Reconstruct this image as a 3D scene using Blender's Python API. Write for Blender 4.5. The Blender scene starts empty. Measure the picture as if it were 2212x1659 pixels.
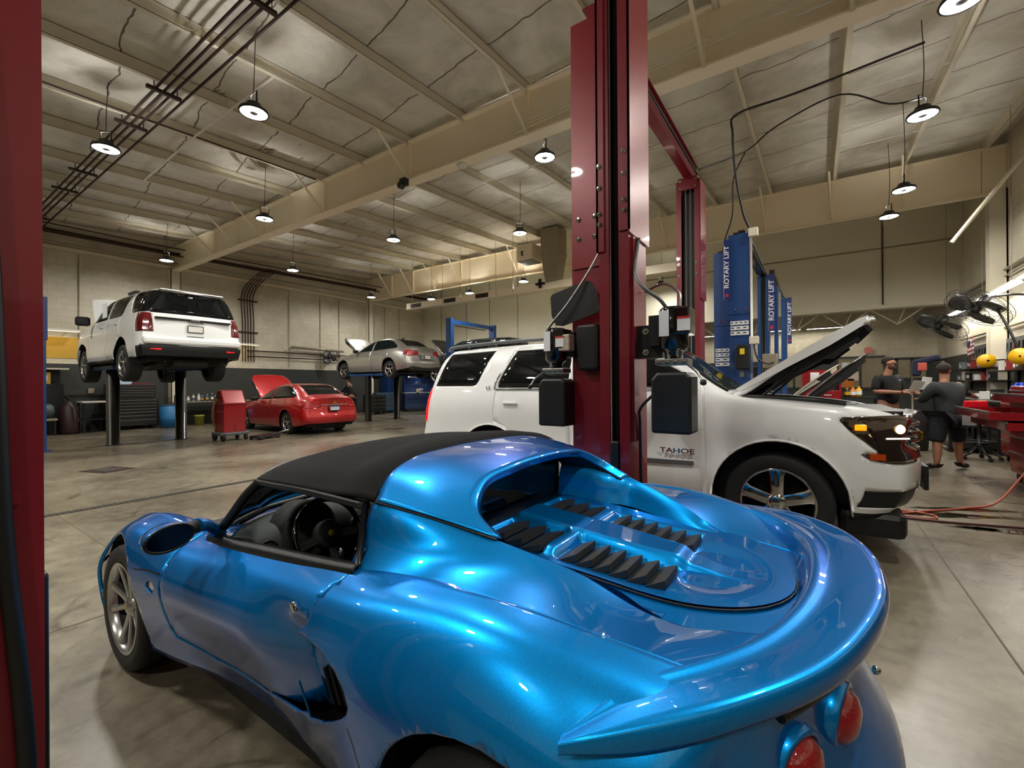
import bpy, bmesh, math, random
from mathutils import Vector, Matrix, Euler
random.seed(7)
SC = bpy.context.scene
COL = SC.collection
PI = math.pi
R = math.radians

# ---------------------------------------------------------------- camera, world, exposure
F_PX, YAW, PITCH, ROLL, CAM_H = 963.04, 0.600723, 0.0010733, 0.00678795, 1.39
cam_data = bpy.data.cameras.new('camera')
cam_data.sensor_fit = 'HORIZONTAL'
cam_data.sensor_width = 36.0
cam_data.lens = 36.0 * F_PX / 2212.0
cam_data.clip_start = 0.02
cam_data.clip_end = 120
cam = bpy.data.objects.new('camera', cam_data)
COL.objects.link(cam)
_f = Vector((-math.sin(YAW) * math.cos(PITCH), math.cos(YAW) * math.cos(PITCH), math.sin(PITCH)))
_r = Vector((math.cos(YAW), math.sin(YAW), 0)); _u = _r.cross(_f)
_r2 = _r * math.cos(ROLL) - _u * math.sin(ROLL); _u2 = _r * math.sin(ROLL) + _u * math.cos(ROLL)
cam.matrix_world = Matrix(((_r2.x, _u2.x, -_f.x, 0), (_r2.y, _u2.y, -_f.y, 0), (_r2.z, _u2.z, -_f.z, CAM_H), (0, 0, 0, 1)))
SC.camera = cam
w = bpy.data.worlds.new('world'); SC.world = w; w.use_nodes = True
w.node_tree.nodes['Background'].inputs[0].default_value = (0.78, 0.76, 0.7, 1)
w.node_tree.nodes['Background'].inputs[1].default_value = 0.02
SC.view_settings.view_transform = 'Standard'
SC.view_settings.look = 'None'
SC.view_settings.gamma = 1
SC.view_settings.exposure = 0.42
SC.view_settings.use_curve_mapping = False
LAMP_E = 300.0        # strength of the round high bay lamps
SC.cycles.use_denoising = True
SC.cycles.max_bounces = 12; SC.cycles.diffuse_bounces = 6; SC.cycles.use_adaptive_sampling = True; SC.cycles.adaptive_threshold = 0.02
SC.cycles.caustics_reflective = False
SC.cycles.caustics_refractive = False
SC.cycles.sample_clamp_indirect = 0.0

# ---------------------------------------------------------------- materials
def lin(c):
    if isinstance(c, str):
        c = [int(c[i:i + 2], 16) / 255 for i in (0, 2, 4)]
        return tuple(x / 12.92 if x <= .04045 else ((x + .055) / 1.055) ** 2.4 for x in c)
    return tuple(c)
MATS = {}
def mat(name, col, rough=.5, metal=0., coat=0., var=.06, vscale=6., bump=0., bscale=60., emit=0., ecol=None, spec=.5, alpha=1.0, trans=0.):
    if name in MATS: return MATS[name]
    m = bpy.data.materials.new(name); m.use_nodes = True; nt = m.node_tree; N = nt.nodes; L = nt.links
    b = N['Principled BSDF']; c = lin(col)
    b.inputs['Roughness'].default_value = rough; b.inputs['Metallic'].default_value = metal
    b.inputs['Coat Weight'].default_value = coat; b.inputs['Coat Roughness'].default_value = .03
    b.inputs['Specular IOR Level'].default_value = spec
    b.inputs['Transmission Weight'].default_value = trans
    b.inputs['Alpha'].default_value = alpha
    tc = N.new('ShaderNodeTexCoord'); nz = N.new('ShaderNodeTexNoise'); nz.inputs['Scale'].default_value = vscale; nz.inputs['Detail'].default_value = 5
    L.new(tc.outputs['Object'], nz.inputs['Vector'])
    mx = N.new('ShaderNodeMix'); mx.data_type = 'RGBA'
    mx.inputs[6].default_value = (*[x * (1 - var) for x in c], 1); mx.inputs[7].default_value = (*[min(1, x * (1 + var)) for x in c], 1)
    L.new(nz.outputs['Fac'], mx.inputs[0]); L.new(mx.outputs[2], b.inputs['Base Color'])
    if bump:
        n2 = N.new('ShaderNodeTexNoise'); n2.inputs['Scale'].default_value = bscale; n2.inputs['Detail'].default_value = 4
        bp = N.new('ShaderNodeBump'); bp.inputs['Strength'].default_value = bump; bp.inputs['Distance'].default_value = .01
        L.new(tc.outputs['Object'], n2.inputs['Vector']); L.new(n2.outputs['Fac'], bp.inputs['Height']); L.new(bp.outputs['Normal'], b.inputs['Normal'])
    if emit:
        b.inputs['Emission Color'].default_value = (*lin(ecol if ecol is not None else col), 1)
        b.inputs['Emission Strength'].default_value = emit
    MATS[name] = m
    return m
def glassmat(name, col=(.02, .025, .025), see=.0, rough=.02):
    """vehicle glass: a mirror-like pane that lets `see` of the light straight through"""
    if name in MATS: return MATS[name]
    m = bpy.data.materials.new(name); m.use_nodes = True; nt = m.node_tree; N = nt.nodes; L = nt.links
    b = N['Principled BSDF']; b.inputs['Base Color'].default_value = (*lin(col), 1); b.inputs['Roughness'].default_value = rough
    tr = N.new('ShaderNodeBsdfTransparent'); tr.inputs[0].default_value = (.72, .78, .76, 1)
    fr = N.new('ShaderNodeFresnel'); fr.inputs[0].default_value = 1.45
    ma = N.new('ShaderNodeMath'); ma.operation = 'MULTIPLY_ADD'; ma.inputs[1].default_value = see; ma.inputs[2].default_value = 1 - see; 
    L.new(fr.outputs[0], ma.inputs[0])
    mix = N.new('ShaderNodeMixShader'); L.new(ma.outputs[0], mix.inputs[0]); L.new(tr.outputs[0], mix.inputs[1]); L.new(b.outputs[0], mix.inputs[2])
    L.new(mix.outputs[0], N['Material Output'].inputs[0])
    MATS[name] = m
    return m
def flake_paint(name, c0, c1, c2):
    if name in MATS: return MATS[name]
    m = bpy.data.materials.new(name); m.use_nodes = True; nt = m.node_tree; N = nt.nodes; L = nt.links
    b = N['Principled BSDF']
    lw = N.new('ShaderNodeLayerWeight'); lw.inputs[0].default_value = .45
    cr = N.new('ShaderNodeValToRGB'); cr.color_ramp.elements[0].color = (*lin(c0), 1); cr.color_ramp.elements[1].color = (*lin(c2), 1)
    e = cr.color_ramp.elements.new(.45); e.color = (*lin(c1), 1)
    L.new(lw.outputs['Facing'], cr.inputs[0])
    tc = N.new('ShaderNodeTexCoord'); vo = N.new('ShaderNodeTexVoronoi'); vo.inputs['Scale'].default_value = 1400
    L.new(tc.outputs['Object'], vo.inputs['Vector'])
    mp = N.new('ShaderNodeMapRange'); mp.inputs[3].default_value = .78; mp.inputs[4].default_value = 1.28
    sp = N.new('ShaderNodeSeparateColor'); L.new(vo.outputs['Color'], sp.inputs[0]); L.new(sp.outputs[0], mp.inputs[0])
    mu = N.new('ShaderNodeMix'); mu.data_type = 'RGBA'; mu.blend_type = 'MULTIPLY'; mu.inputs[0].default_value = 1
    cb = N.new('ShaderNodeCombineColor'); [L.new(mp.outputs[0], cb.inputs[i]) for i in range(3)]
    L.new(cr.outputs[0], mu.inputs[6]); L.new(cb.outputs[0], mu.inputs[7]); L.new(mu.outputs[2], b.inputs['Base Color'])
    b.inputs['Metallic'].default_value = .62; b.inputs['Roughness'].default_value = .34; b.inputs['Specular Tint'].default_value = (.02, .10, .22, 1)
    b.inputs['Coat Weight'].default_value = 1; b.inputs['Coat Roughness'].default_value = .02; b.inputs['Coat IOR'].default_value = 1.42
    MATS[name] = m
    return m
M_white = mat('white_car_paint', 'e4e6e6', .35, 0, 1, .02)
M_blue = flake_paint('metallic_blue_paint', '0c9cf2', '0080d0', '0056a4')
M_red = mat('red_car_paint', 'a80008', .4, .25, 1, .04)
M_silver = mat('silver_car_paint', 'a9a7a2', .32, .6, 1, .03)
M_darkcar = mat('black_car_paint', '0c0d10', .3, .1, 1, .05)
M_lift = mat('dark_red_lift_paint', '7a1624', .34, .1, .35, .10, 3, .05, 25)
M_liftblue = mat('blue_lift_paint', '17427c', .36, .1, .35, .10, 3, .05, 25)
M_black = mat('black_plastic', '121314', .42, 0, 0, .1)
M_gloss = mat('gloss_black', '0a0a0b', .12, 0, .5, .1)
M_rubber = mat('tyre_rubber', '1b1b1b', .72, 0, 0, .15, 12, .2, 90)
M_under = mat('underbody_grime', '15130f', .8, .1, 0, .3, 9, .3, 20)
M_chrome = mat('chrome', 'c9c9c9', .09, 1, 0, .03)
M_alloy = mat('alloy_rim_silver', 'b4b4b2', .26, .9, .3, .04)
M_steel = mat('brushed_steel', '8f8f8c', .35, .9, 0, .1)
M_cable = mat('steel_cable', '8d8678', .4, .7, 0, .2)
M_tint = glassmat('tinted_glass', (.004, .005, .006), 0.0)
M_glass = glassmat('clear_glass', (.02, .03, .03), .82)
M_glassd = glassmat('smoked_glass', (.01, .012, .012), .35)
M_redlens = mat('red_lens', 'a40814', .12, 0, 1, .25, 60, .5, 120)
M_redlit = mat('lit_red_lens', 'c00a14', .15, 0, 1, .2, 60, emit=.9, ecol='ff1018')
M_fabric = mat('black_roof_fabric', '17181a', .93, 0, 0, .1, 20, .5, 700, spec=.2)
M_leather = mat('black_interior_trim', '17191a', .6, 0, 0, .1, 8, .15, 150)
M_grey = mat('grey_plastic', '55585a', .5)
M_cream = mat('cream_beam_paint', 'f6ead2', .6, 0, 0, .07, 1.2)
M_creamd = mat('aged_cream_paint', 'dcd5c2', .65, 0, 0, .12, 2)
M_whitep = mat('white_enamel', 'dedcd4', .4)
M_paper = mat('paper', 'e6e8ea', .8)
M_tooldark = mat('black_tool_cabinet', '161718', .3, .1, .3)
M_toolred = mat('red_tool_cabinet', '8f0f18', .28, .1, .5)
M_toolblue = mat('blue_tool_cabinet', '123262', .3, .1, .4)
M_toolgrey = mat('grey_blue_tool_cabinet', '2c4a66', .35, .1, .3)
M_skin = mat('skin', 'b07c62', .55, 0, 0, .08)
M_hair = mat('short_dark_hair', '2b211c', .85)
M_ink = mat('black_ink', '15161a', .6)
M_yellow = mat('yellow_plastic', 'd9a40c', .4)
M_rust = mat('dark_brown_pipe', '3b2a24', .55, .3, 0, .2)
M_galv = mat('galvanised_metal', 'a39a86', .4, .5, 0, .1)

# ---------------------------------------------------------------- object helpers
def link(o, parent=None):
    COL.objects.link(o)
    if parent is not None: o.parent = parent
    return o
def thing(name, label, cat, loc=(0, 0, 0), rotz=0., group=None):
    o = bpy.data.objects.new(name, None); COL.objects.link(o); o.empty_display_size = .1
    o.location = loc; o.rotation_euler = (0, 0, rotz)
    o['label'] = label; o['category'] = cat
    if group: o['group'] = group
    return o
def tag(o, label, cat, group=None, kind=None):
    o['label'] = label; o['category'] = cat
    if group: o['group'] = group
    if kind: o['kind'] = kind
    return o
def struct(o):
    o['kind'] = 'structure'; return o
def finish(name, bm, mats, parent=None, smooth=None, solid=0., bevel=0.):
    me = bpy.data.meshes.new(name)
    if smooth is not None:
        for f in bm.faces: f.smooth = True
        for e in bm.edges:
            if len(e.link_faces) == 2 and e.calc_face_angle(0) > R(smooth): e.smooth = False
    bm.to_mesh(me); bm.free()
    for m in (mats if isinstance(mats, (list, tuple)) else [mats]): me.materials.append(m)
    o = bpy.data.objects.new(name, me); link(o, parent)
    if bevel:
        b = o.modifiers.new('bevel', 'BEVEL'); b.width = bevel; b.segments = 2; b.limit_method = 'ANGLE'; b.angle_limit = R(40)
    if solid:
        s = o.modifiers.new('solidify', 'SOLIDIFY'); s.thickness = abs(solid); s.offset = -1 if solid > 0 else 1
    return o
def add_box(bm, c, s, rot=None, mi=0, taper=None):
    """c centre, s full size; taper=(tx,ty) scales the top face"""
    vs = []
    for dz in (-.5, .5):
        for dx, dy in ((-.5, -.5), (.5, -.5), (.5, .5), (-.5, .5)):
            tx, ty = (taper if (taper and dz > 0) else (1, 1))
            v = Vector((dx * s[0] * tx, dy * s[1] * ty, dz * s[2]))
            if rot is not None: v = rot @ v
            vs.append(bm.verts.new(v + Vector(c)))
    fs = []
    for q in ((3, 2, 1, 0), (4, 5, 6, 7), (0, 1, 5, 4), (1, 2, 6, 5), (2, 3, 7, 6), (3, 0, 4, 7)):
        f = bm.faces.new([vs[i] for i in q]); f.material_index = mi; fs.append(f)
    return fs
def add_bx(bm, x0, x1, y0, y1, z0, z1, mi=0):
    return add_box(bm, ((x0 + x1) / 2, (y0 + y1) / 2, (z0 + z1) / 2), (abs(x1 - x0), abs(y1 - y0), abs(z1 - z0)), None, mi)
def add_bar(bm, a, b, wd, ht, mi=0, up=(0, 0, 1)):
    """rectangular bar from a to b, wd sideways, ht along `up`"""
    a = Vector(a); b = Vector(b); d = (b - a).normalized(); upv = Vector(up)
    s = d.cross(upv)
    if s.length < 1e-4: upv = Vector((0, 1, 0)); s = d.cross(upv)
    s.normalize(); u = s.cross(d)
    vs = []
    for p in (a, b):
        for i, j in ((-1, -1), (1, -1), (1, 1), (-1, 1)): vs.append(bm.verts.new(p + s * (i * wd / 2) + u * (j * ht / 2)))
    for q in ((3, 2, 1, 0), (4, 5, 6, 7), (0, 1, 5, 4), (1, 2, 6, 5), (2, 3, 7, 6), (3, 0, 4, 7)):
        f = bm.faces.new([vs[i] for i in q]); f.material_index = mi
def frame_of(d):
    d = d.normalized(); a = Vector((0, 0, 1)) if abs(d.z) < .9 else Vector((1, 0, 0))
    s = d.cross(a).normalized(); return s, s.cross(d).normalized()
def add_tube(bm, pts, r, seg=8, mi=0, cap=True, closed=False):
    pts = [Vector(p) for p in pts]; n = len(pts); rings = []
    rr = r if isinstance(r, (list, tuple)) else [r] * n
    s = None
    for i, p in enumerate(pts):
        if closed: d = pts[(i + 1) % n] - pts[i - 1]
        else: d = pts[min(i + 1, n - 1)] - pts[max(i - 1, 0)]
        d = d.normalized()
        if s is None: s, u = frame_of(d)
        else:
            s = (s - d * s.dot(d))
            if s.length < 1e-5: s, u = frame_of(d)
            s.normalize(); u = s.cross(d).normalized()
        rings.append([bm.verts.new(p + (s * math.cos(2 * PI * k / seg) + u * math.sin(2 * PI * k / seg)) * rr[i]) for k in range(seg)])
    m = n if closed else n - 1
    for i in range(m):
        A = rings[i]; B = rings[(i + 1) % n]
        for k in range(seg):
            f = bm.faces.new((A[k], A[(k + 1) % seg], B[(k + 1) % seg], B[k])); f.smooth = True; f.material_index = mi
    if cap and not closed:
        for ring in (rings[0], rings[-1][::-1]):
            try: f = bm.faces.new(ring); f.material_index = mi
            except Exception: pass
def add_lathe(bm, prof, c=(0, 0, 0), axis='Z', seg=24, mi=0, rot=None, cap=True):
    """prof: list of (radius, height) turned about the axis through c"""
    c = Vector(c); rings = []
    for r, h in prof:
        ring = []
        for k in range(seg):
            a = 2 * PI * k / seg; x, y = r * math.cos(a), r * math.sin(a)
            v = {'Z': Vector((x, y, h)), 'Y': Vector((x, h, -y)), 'X': Vector((h, x, y))}[axis]
            if rot is not None: v = rot @ v
            ring.append(bm.verts.new(c + v))
        rings.append(ring)
    for A, B in zip(rings, rings[1:]):
        for k in range(seg):
            f = bm.faces.new((A[k], A[(k + 1) % seg], B[(k + 1) % seg], B[k])); f.material_index = mi
    for ring, rev in (((rings[0], True), (rings[-1], False)) if cap else ()):
        if (ring[0].co - ring[seg // 2].co).length > 1e-4:
            f = bm.faces.new(ring[::-1] if rev else ring); f.material_index = mi
def add_prism(bm, poly, t0, t1, plane='XZ', mi=0):
    """polygon in a plane extruded along the third axis from t0 to t1"""
    def P(a, b, t): return {'XZ': (a, t, b), 'XY': (a, b, t), 'YZ': (t, a, b)}[plane]
    A = [bm.verts.new(P(a, b, t0)) for a, b in poly]; B = [bm.verts.new(P(a, b, t1)) for a, b in poly]
    n = len(poly)
    fs = [bm.faces.new(A), bm.faces.new(B[::-1])]
    for i in range(n): fs.append(bm.faces.new((A[i], B[i], B[(i + 1) % n], A[(i + 1) % n])))
    for f in fs: f.material_index = mi
    bmesh.ops.recalc_face_normals(bm, faces=fs)
def box(name, x0, x1, y0, y1, z0, z1, m, parent=None, bevel=0.):
    bm = bmesh.new(); add_bx(bm, x0, x1, y0, y1, z0, z1); return finish(name, bm, m, parent, bevel=bevel)
def tube(name, pts, r, m, parent=None, seg=8, closed=False):
    bm = bmesh.new(); add_tube(bm, pts, r, seg, closed=closed); return finish(name, bm, m, parent)
def smooth_path(pts, n=6):
    pts = [Vector(p) for p in pts]; out = []
    for i in range(len(pts) - 1):
        p0 = pts[max(i - 1, 0)]; p1 = pts[i]; p2 = pts[i + 1]; p3 = pts[min(i + 2, len(pts) - 1)]
        for k in range(n):
            t = k / n
            out.append(.5 * ((2 * p1) + (p2 - p0) * t + (2 * p0 - 5 * p1 + 4 * p2 - p3) * t * t + (3 * p1 - p0 - 3 * p2 + p3) * t ** 3))
    out.append(pts[-1]); return out
def text(name, s, loc, rot, size, m, parent=None, depth=.002, align='CENTER', sx=1., bold=False):
    cu = bpy.data.curves.new(name, 'FONT'); cu.body = s; cu.size = size; cu.extrude = depth; cu.align_x = align; cu.align_y = 'CENTER'
    if bold: cu.offset = size * .018
    o = bpy.data.objects.new(name + '_c', cu); COL.objects.link(o)
    dg = bpy.context.evaluated_depsgraph_get(); me = bpy.data.meshes.new_from_object(o.evaluated_get(dg))
    bpy.data.objects.remove(o)
    me.materials.clear(); me.materials.append(m)
    t = bpy.data.objects.new(name, me); link(t, parent); t.location = loc; t.rotation_euler = rot; t.scale = (sx, 1, 1)
    return t
def dup(root, loc=None, rotz=None, label=None, group=None):
    r = root.copy(); COL.objects.link(r)
    if loc is not None: r.location = loc
    if rotz is not None: r.rotation_euler = (0, 0, rotz)
    if label: r['label'] = label
    if group: r['group'] = group
    for ch in list(root.children):
        c = ch.copy(); COL.objects.link(c); c.parent = r
        for g in list(ch.children):
            d = g.copy(); COL.objects.link(d); d.parent = c
    return r

# ---------------------------------------------------------------- lofted shells
def hermite(pts, sub, sharp=()):
    """interpolating spline through 3-D points, tangents by chord length; breaks at `sharp` indices"""
    n = len(pts); d = [max((pts[i + 1] - pts[i]).length, 1e-6) for i in range(n - 1)]; out = []
    def tan(i, side):
        if i == 0: return (pts[1] - pts[0]) / d[0]
        if i == n - 1: return (pts[-1] - pts[-2]) / d[-1]
        if i in sharp: return (pts[i + 1] - pts[i]) / d[i] if side > 0 else (pts[i] - pts[i - 1]) / d[i - 1]
        a = (pts[i] - pts[i - 1]) / d[i - 1]; b = (pts[i + 1] - pts[i]) / d[i]
        return (a * d[i] + b * d[i - 1]) / (d[i] + d[i - 1])
    for i in range(n - 1):
        m0 = tan(i, 1) * d[i]; m1 = tan(i + 1, -1) * d[i]
        for k in range(sub):
            t = k / sub; t2 = t * t; t3 = t2 * t
            out.append(pts[i] * (2 * t3 - 3 * t2 + 1) + m0 * (t3 - 2 * t2 + t) + pts[i + 1] * (-2 * t3 + 3 * t2) + m1 * (t3 - t2))
    out.append(pts[-1].copy()); return out
def loft(P, su, sv, sharp_u=(), sharp_v=()):
    """P[i][j] control grid -> dense grid G[a][b]"""
    P = [[Vector(p) for p in row] for row in P]
    cols = [hermite([P[i][j] for i in range(len(P))], su, sharp_u) for j in range(len(P[0]))]
    return [hermite([cols[j][a] for j in range(len(cols))], sv, sharp_v) for a in range(len(cols[0]))]
def add_grid(bm, G, mi=0, flip=False, skip=None, mirror=False):
    for s in ((1, -1) if mirror else (1,)):
        V = [[bm.verts.new((p.x, p.y * s, p.z)) for p in row] for row in G]
        for a in range(len(G) - 1):
            for b in range(len(G[0]) - 1):
                if skip and skip(a, b): continue
                q = (V[a][b], V[a][b + 1], V[a + 1][b + 1], V[a + 1][b])
                if flip != (s < 0): q = q[::-1]
                try: f = bm.faces.new(q); f.smooth = True; f.material_index = mi
                except Exception: pass
def inside(poly, x, y):
    c = False; n = len(poly); j = n - 1
    for i in range(n):
        xi, yi = poly[i]; xj, yj = poly[j]
        if (yi > y) != (yj > y) and x < (xj - xi) * (y - yi) / (yj - yi) + xi: c = not c
        j = i
    return c
AX = {'y': (0, 2, 1), 'x': (1, 2, 0), 'z': (0, 1, 2)}
def knife(bm, poly, axis='y', side=0, filt=None, tagid=None, layer=None):
    """cut a polygon seen along `axis` into the shell; faces inside get tagid on the int layer.
    side: +1/-1 keeps to faces whose centre lies on that side of the axis (0 = both)"""
    a, b, c = AX[axis]; n = len(poly)
    xs = [p[0] for p in poly]; ys = [p[1] for p in poly]
    def ok(f):
        m = f.calc_center_median()
        if side and m[c] * side < 0: return False
        return filt(f, m) if filt else True
    for i in range(n):
        p = poly[i]; q = poly[(i + 1) % n]
        dx, dy = q[0] - p[0], q[1] - p[1]
        if abs(dx) + abs(dy) < 1e-9: continue
        no = [0, 0, 0]; no[a] = -dy; no[b] = dx; co = [0, 0, 0]; co[a] = p[0]; co[b] = p[1]
        x0, x1 = min(p[0], q[0]) - .004, max(p[0], q[0]) + .004; y0, y1 = min(p[1], q[1]) - .004, max(p[1], q[1]) + .004
        fs = []
        for f in bm.faces:
            if not ok(f): continue
            fx = [v.co[a] for v in f.verts]; fy = [v.co[b] for v in f.verts]
            if max(fx) < x0 or min(fx) > x1 or max(fy) < y0 or min(fy) > y1: continue
            fs.append(f)
        if not fs: continue
        g = set(fs)
        for f in fs: g.update(f.edges); g.update(f.verts)
        bmesh.ops.bisect_plane(bm, geom=list(g), dist=1e-6, plane_co=co, plane_no=no)
    if tagid is not None:
        for f in bm.faces:
            m = f.calc_center_median()
            if xs and min(xs) <= m[a] <= max(xs) and min(ys) <= m[b] <= max(ys) and ok(f) and inside(poly, m[a], m[b]): f[layer] = tagid
def circle(cx, cy, r, n=28, ry=None):
    return [(cx + r * math.cos(2 * PI * k / n), cy + (ry or r) * math.sin(2 * PI * k / n)) for k in range(n)]
def take(bm, layer, ids, name, mats, parent, smooth=40, solid=0., mi=None, fn=None):
    """copy the faces tagged with one of ids into their own object"""
    nb = bmesh.new(); mp = {}
    for f in bm.faces:
        if f[layer] in ids:
            vs = []
            for v in f.verts:
                if v.index not in mp: mp[v.index] = nb.verts.new(v.co)
                vs.append(mp[v.index])
            try: g = nb.faces.new(vs); g.material_index = f.material_index if mi is None else mi
            except Exception: pass
    bmesh.ops.dissolve_degenerate(nb, edges=nb.edges, dist=1e-5)
    if fn: fn(nb)
    if not nb.faces: nb.free(); return None
    return finish(name, nb, mats, parent, smooth, solid)
def strip_poly(pts, wd):
    """thin polygon following a 2-D polyline"""
    L, Rr = [], []
    for i, p in enumerate(pts):
        q0 = pts[max(i - 1, 0)]; q1 = pts[min(i + 1, len(pts) - 1)]
        dx, dy = q1[0] - q0[0], q1[1] - q0[1]; l = math.hypot(dx, dy) or 1
        L.append((p[0] - dy / l * wd / 2, p[1] + dx / l * wd / 2)); Rr.append((p[0] + dy / l * wd / 2, p[1] - dx / l * wd / 2))
    return L + Rr[::-1]
def seam(bm, pts, axis, side, layer, wd=.007, tagid=99, filt=None):
    for a, b in zip(pts, pts[1:]):
        knife(bm, strip_poly([a, b], wd), axis, side, filt, tagid, layer)
# ================================================================= the room
def nt_of(name):
    m = bpy.data.materials.new(name); m.use_nodes = True; MATS[name] = m
    return m, m.node_tree.nodes, m.node_tree.links, m.node_tree.nodes['Principled BSDF']
def ramp(N, stops):
    r = N.new('ShaderNodeValToRGB'); r.color_ramp.elements[0].position = stops[0][0]; r.color_ramp.elements[0].color = (*lin(stops[0][1]), 1)
    r.color_ramp.elements[1].position = stops[-1][0]; r.color_ramp.elements[1].color = (*lin(stops[-1][1]), 1)
    for p, c in stops[1:-1]:
        e = r.color_ramp.elements.new(p); e.color = (*lin(c), 1)
    return r
def noise(N, L, vec, scale, detail=6, rough=.6, dist=0.):
    n = N.new('ShaderNodeTexNoise'); n.inputs['Scale'].default_value = scale; n.inputs['Detail'].default_value = detail
    n.inputs['Roughness'].default_value = rough; n.inputs['Distortion'].default_value = dist; L.new(vec, n.inputs['Vector']); return n
def mixc(N, L, fac, a, b, mode='MIX'):
    m = N.new('ShaderNodeMix'); m.data_type = 'RGBA'; m.blend_type = mode
    for s, i in ((fac, 0), (a, 6), (b, 7)):
        if hasattr(s, 'is_output'): L.new(s, m.inputs[i])
        elif i == 0: m.inputs[0].default_value = s
        else: m.inputs[i].default_value = (*lin(s), 1)
    return m.outputs[2]
# floor: polished, oil-stained concrete
m, N, L, b = nt_of('stained_concrete'); tc = N.new('ShaderNodeTexCoord'); P = tc.outputs['Object']
big = noise(N, L, P, .45, 6, .6, .6); fine = noise(N, L, P, 7, 10, .7); spk = noise(N, L, P, 38, 4, .7)
c1 = ramp(N, [(.28, '595246'), (.48, '766e5e'), (.72, '918977')]); L.new(big.outputs[0], c1.inputs[0])
c2 = ramp(N, [(.35, '6a6354'), (.6, 'ffffff')]); L.new(fine.outputs[0], c2.inputs[0])
base = mixc(N, L, .45, c1.outputs[0], c2.outputs[0], 'MULTIPLY')
st = noise(N, L, P, 1.7, 8, .65, 1.2); c3 = ramp(N, [(.60, '000000'), (.70, 'ffffff')]); L.new(st.outputs[0], c3.inputs[0])
base = mixc(N, L, c3.outputs[0], base, '4a4236')
mp = N.new('ShaderNodeMapping'); mp.inputs['Scale'].default_value = (16, 5, 1); mp.inputs['Rotation'].default_value = (0, 0, .6); L.new(P, mp.inputs[0])
dn = noise(N, L, mp.outputs[0], 1.2, 5, .7, .8); c4 = ramp(N, [(.66, '000000'), (.70, 'ffffff')]); L.new(dn.outputs[0], c4.inputs[0])
base = mixc(N, L, c4.outputs[0], base, '4d4739')
L.new(base, b.inputs['Base Color'])
rr = N.new('ShaderNodeMapRange'); rr.inputs[1].default_value = .3; rr.inputs[2].default_value = .7; rr.inputs[3].default_value = .21; rr.inputs[4].default_value = .38
L.new(big.outputs[0], rr.inputs[0]); L.new(rr.outputs[0], b.inputs['Roughness'])
bp = N.new('ShaderNodeBump'); bp.inputs['Strength'].default_value = .12; bp.inputs['Distance'].default_value = .004
L.new(spk.outputs[0], bp.inputs['Height']); L.new(bp.outputs[0], b.inputs['Normal']); b.inputs['Specular IOR Level'].default_value = .55
M_floor = m
# block wall, cream above a dark grey dado
def blockmat(name, up, low, split, axis):
    m, N, L, b = nt_of(name); tc = N.new('ShaderNodeTexCoord'); P = tc.outputs['Object']
    sx = N.new('ShaderNodeSeparateXYZ'); L.new(P, sx.inputs[0]); cb = N.new('ShaderNodeCombineXYZ')
    L.new(sx.outputs[axis], cb.inputs[0]); L.new(sx.outputs[2], cb.inputs[1])
    br = N.new('ShaderNodeTexBrick'); br.inputs['Scale'].default_value = 1; br.inputs['Brick Width'].default_value = .4; br.inputs['Row Height'].default_value = .2
    br.inputs['Mortar Size'].default_value = .006; br.inputs['Mortar Smooth'].default_value = .3
    br.inputs['Color1'].default_value = (1, 1, 1, 1); br.inputs['Color2'].default_value = (.93, .93, .93, 1); br.inputs['Mortar'].default_value = (.72, .70, .66, 1)
    L.new(cb.outputs[0], br.inputs['Vector'])
    gt = N.new('ShaderNodeMath'); gt.operation = 'GREATER_THAN'; gt.inputs[1].default_value = split; L.new(sx.outputs[2], gt.inputs[0])
    col = mixc(N, L, gt.outputs[0], low, up); col = mixc(N, L, .8, col, br.outputs['Color'], 'MULTIPLY')
    n = noise(N, L, P, .8, 7, .65, .5); c = ramp(N, [(.3, 'b9b09a'), (.62, 'ffffff')]); L.new(n.outputs[0], c.inputs[0])
    col = mixc(N, L, .5, col, c.outputs[0], 'MULTIPLY'); L.new(col, b.inputs['Base Color']); b.inputs['Roughness'].default_value = .55
    bp = N.new('ShaderNodeBump'); bp.inputs['Strength'].default_value = .3; bp.inputs['Distance'].default_value = .01
    L.new(br.outputs['Fac'], bp.inputs['Height']); bp.invert = True; L.new(bp.outputs[0], b.inputs['Normal'])
    return m
M_blockL = blockmat('painted_block_wall', 'e0dac8', '3a3d3c', 2.13, 1)
M_blockR = blockmat('painted_block_wall_far', 'e2dbc4', '3a3d3c', 2.3, 0)
# ceiling insulation facing
m, N, L, b = nt_of('ceiling_insulation'); tc = N.new('ShaderNodeTexCoord'); P = tc.outputs['Object']
n = noise(N, L, P, 1.1, 8, .65, .8); c = ramp(N, [(.3, 'c2beb2'), (.55, 'e2dfd6'), (.75, 'efede6')]); L.new(n.outputs[0], c.inputs[0])
sx = N.new('ShaderNodeSeparateXYZ'); n0 = noise(N, L, P, .9, 3); av = N.new('ShaderNodeMath'); av.operation = 'MULTIPLY_ADD'; av.inputs[1].default_value = .35
L.new(P, sx.inputs[0]); L.new(n0.outputs[0], av.inputs[0]); L.new(sx.outputs[1], av.inputs[2])
ax = N.new('ShaderNodeMath'); ax.operation = 'MULTIPLY_ADD'; ax.inputs[1].default_value = .13; L.new(sx.outputs[0], ax.inputs[0]); L.new(av.outputs[0], ax.inputs[2])
md = N.new('ShaderNodeMath'); md.operation = 'PINGPONG'; md.inputs[1].default_value = .62; L.new(ax.outputs[0], md.inputs[0])
lt = N.new('ShaderNodeMath'); lt.operation = 'LESS_THAN'; lt.inputs[1].default_value = .012; L.new(md.outputs[0], lt.inputs[0])
col = mixc(N, L, lt.outputs[0], c.outputs[0], '6d675a')
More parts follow.
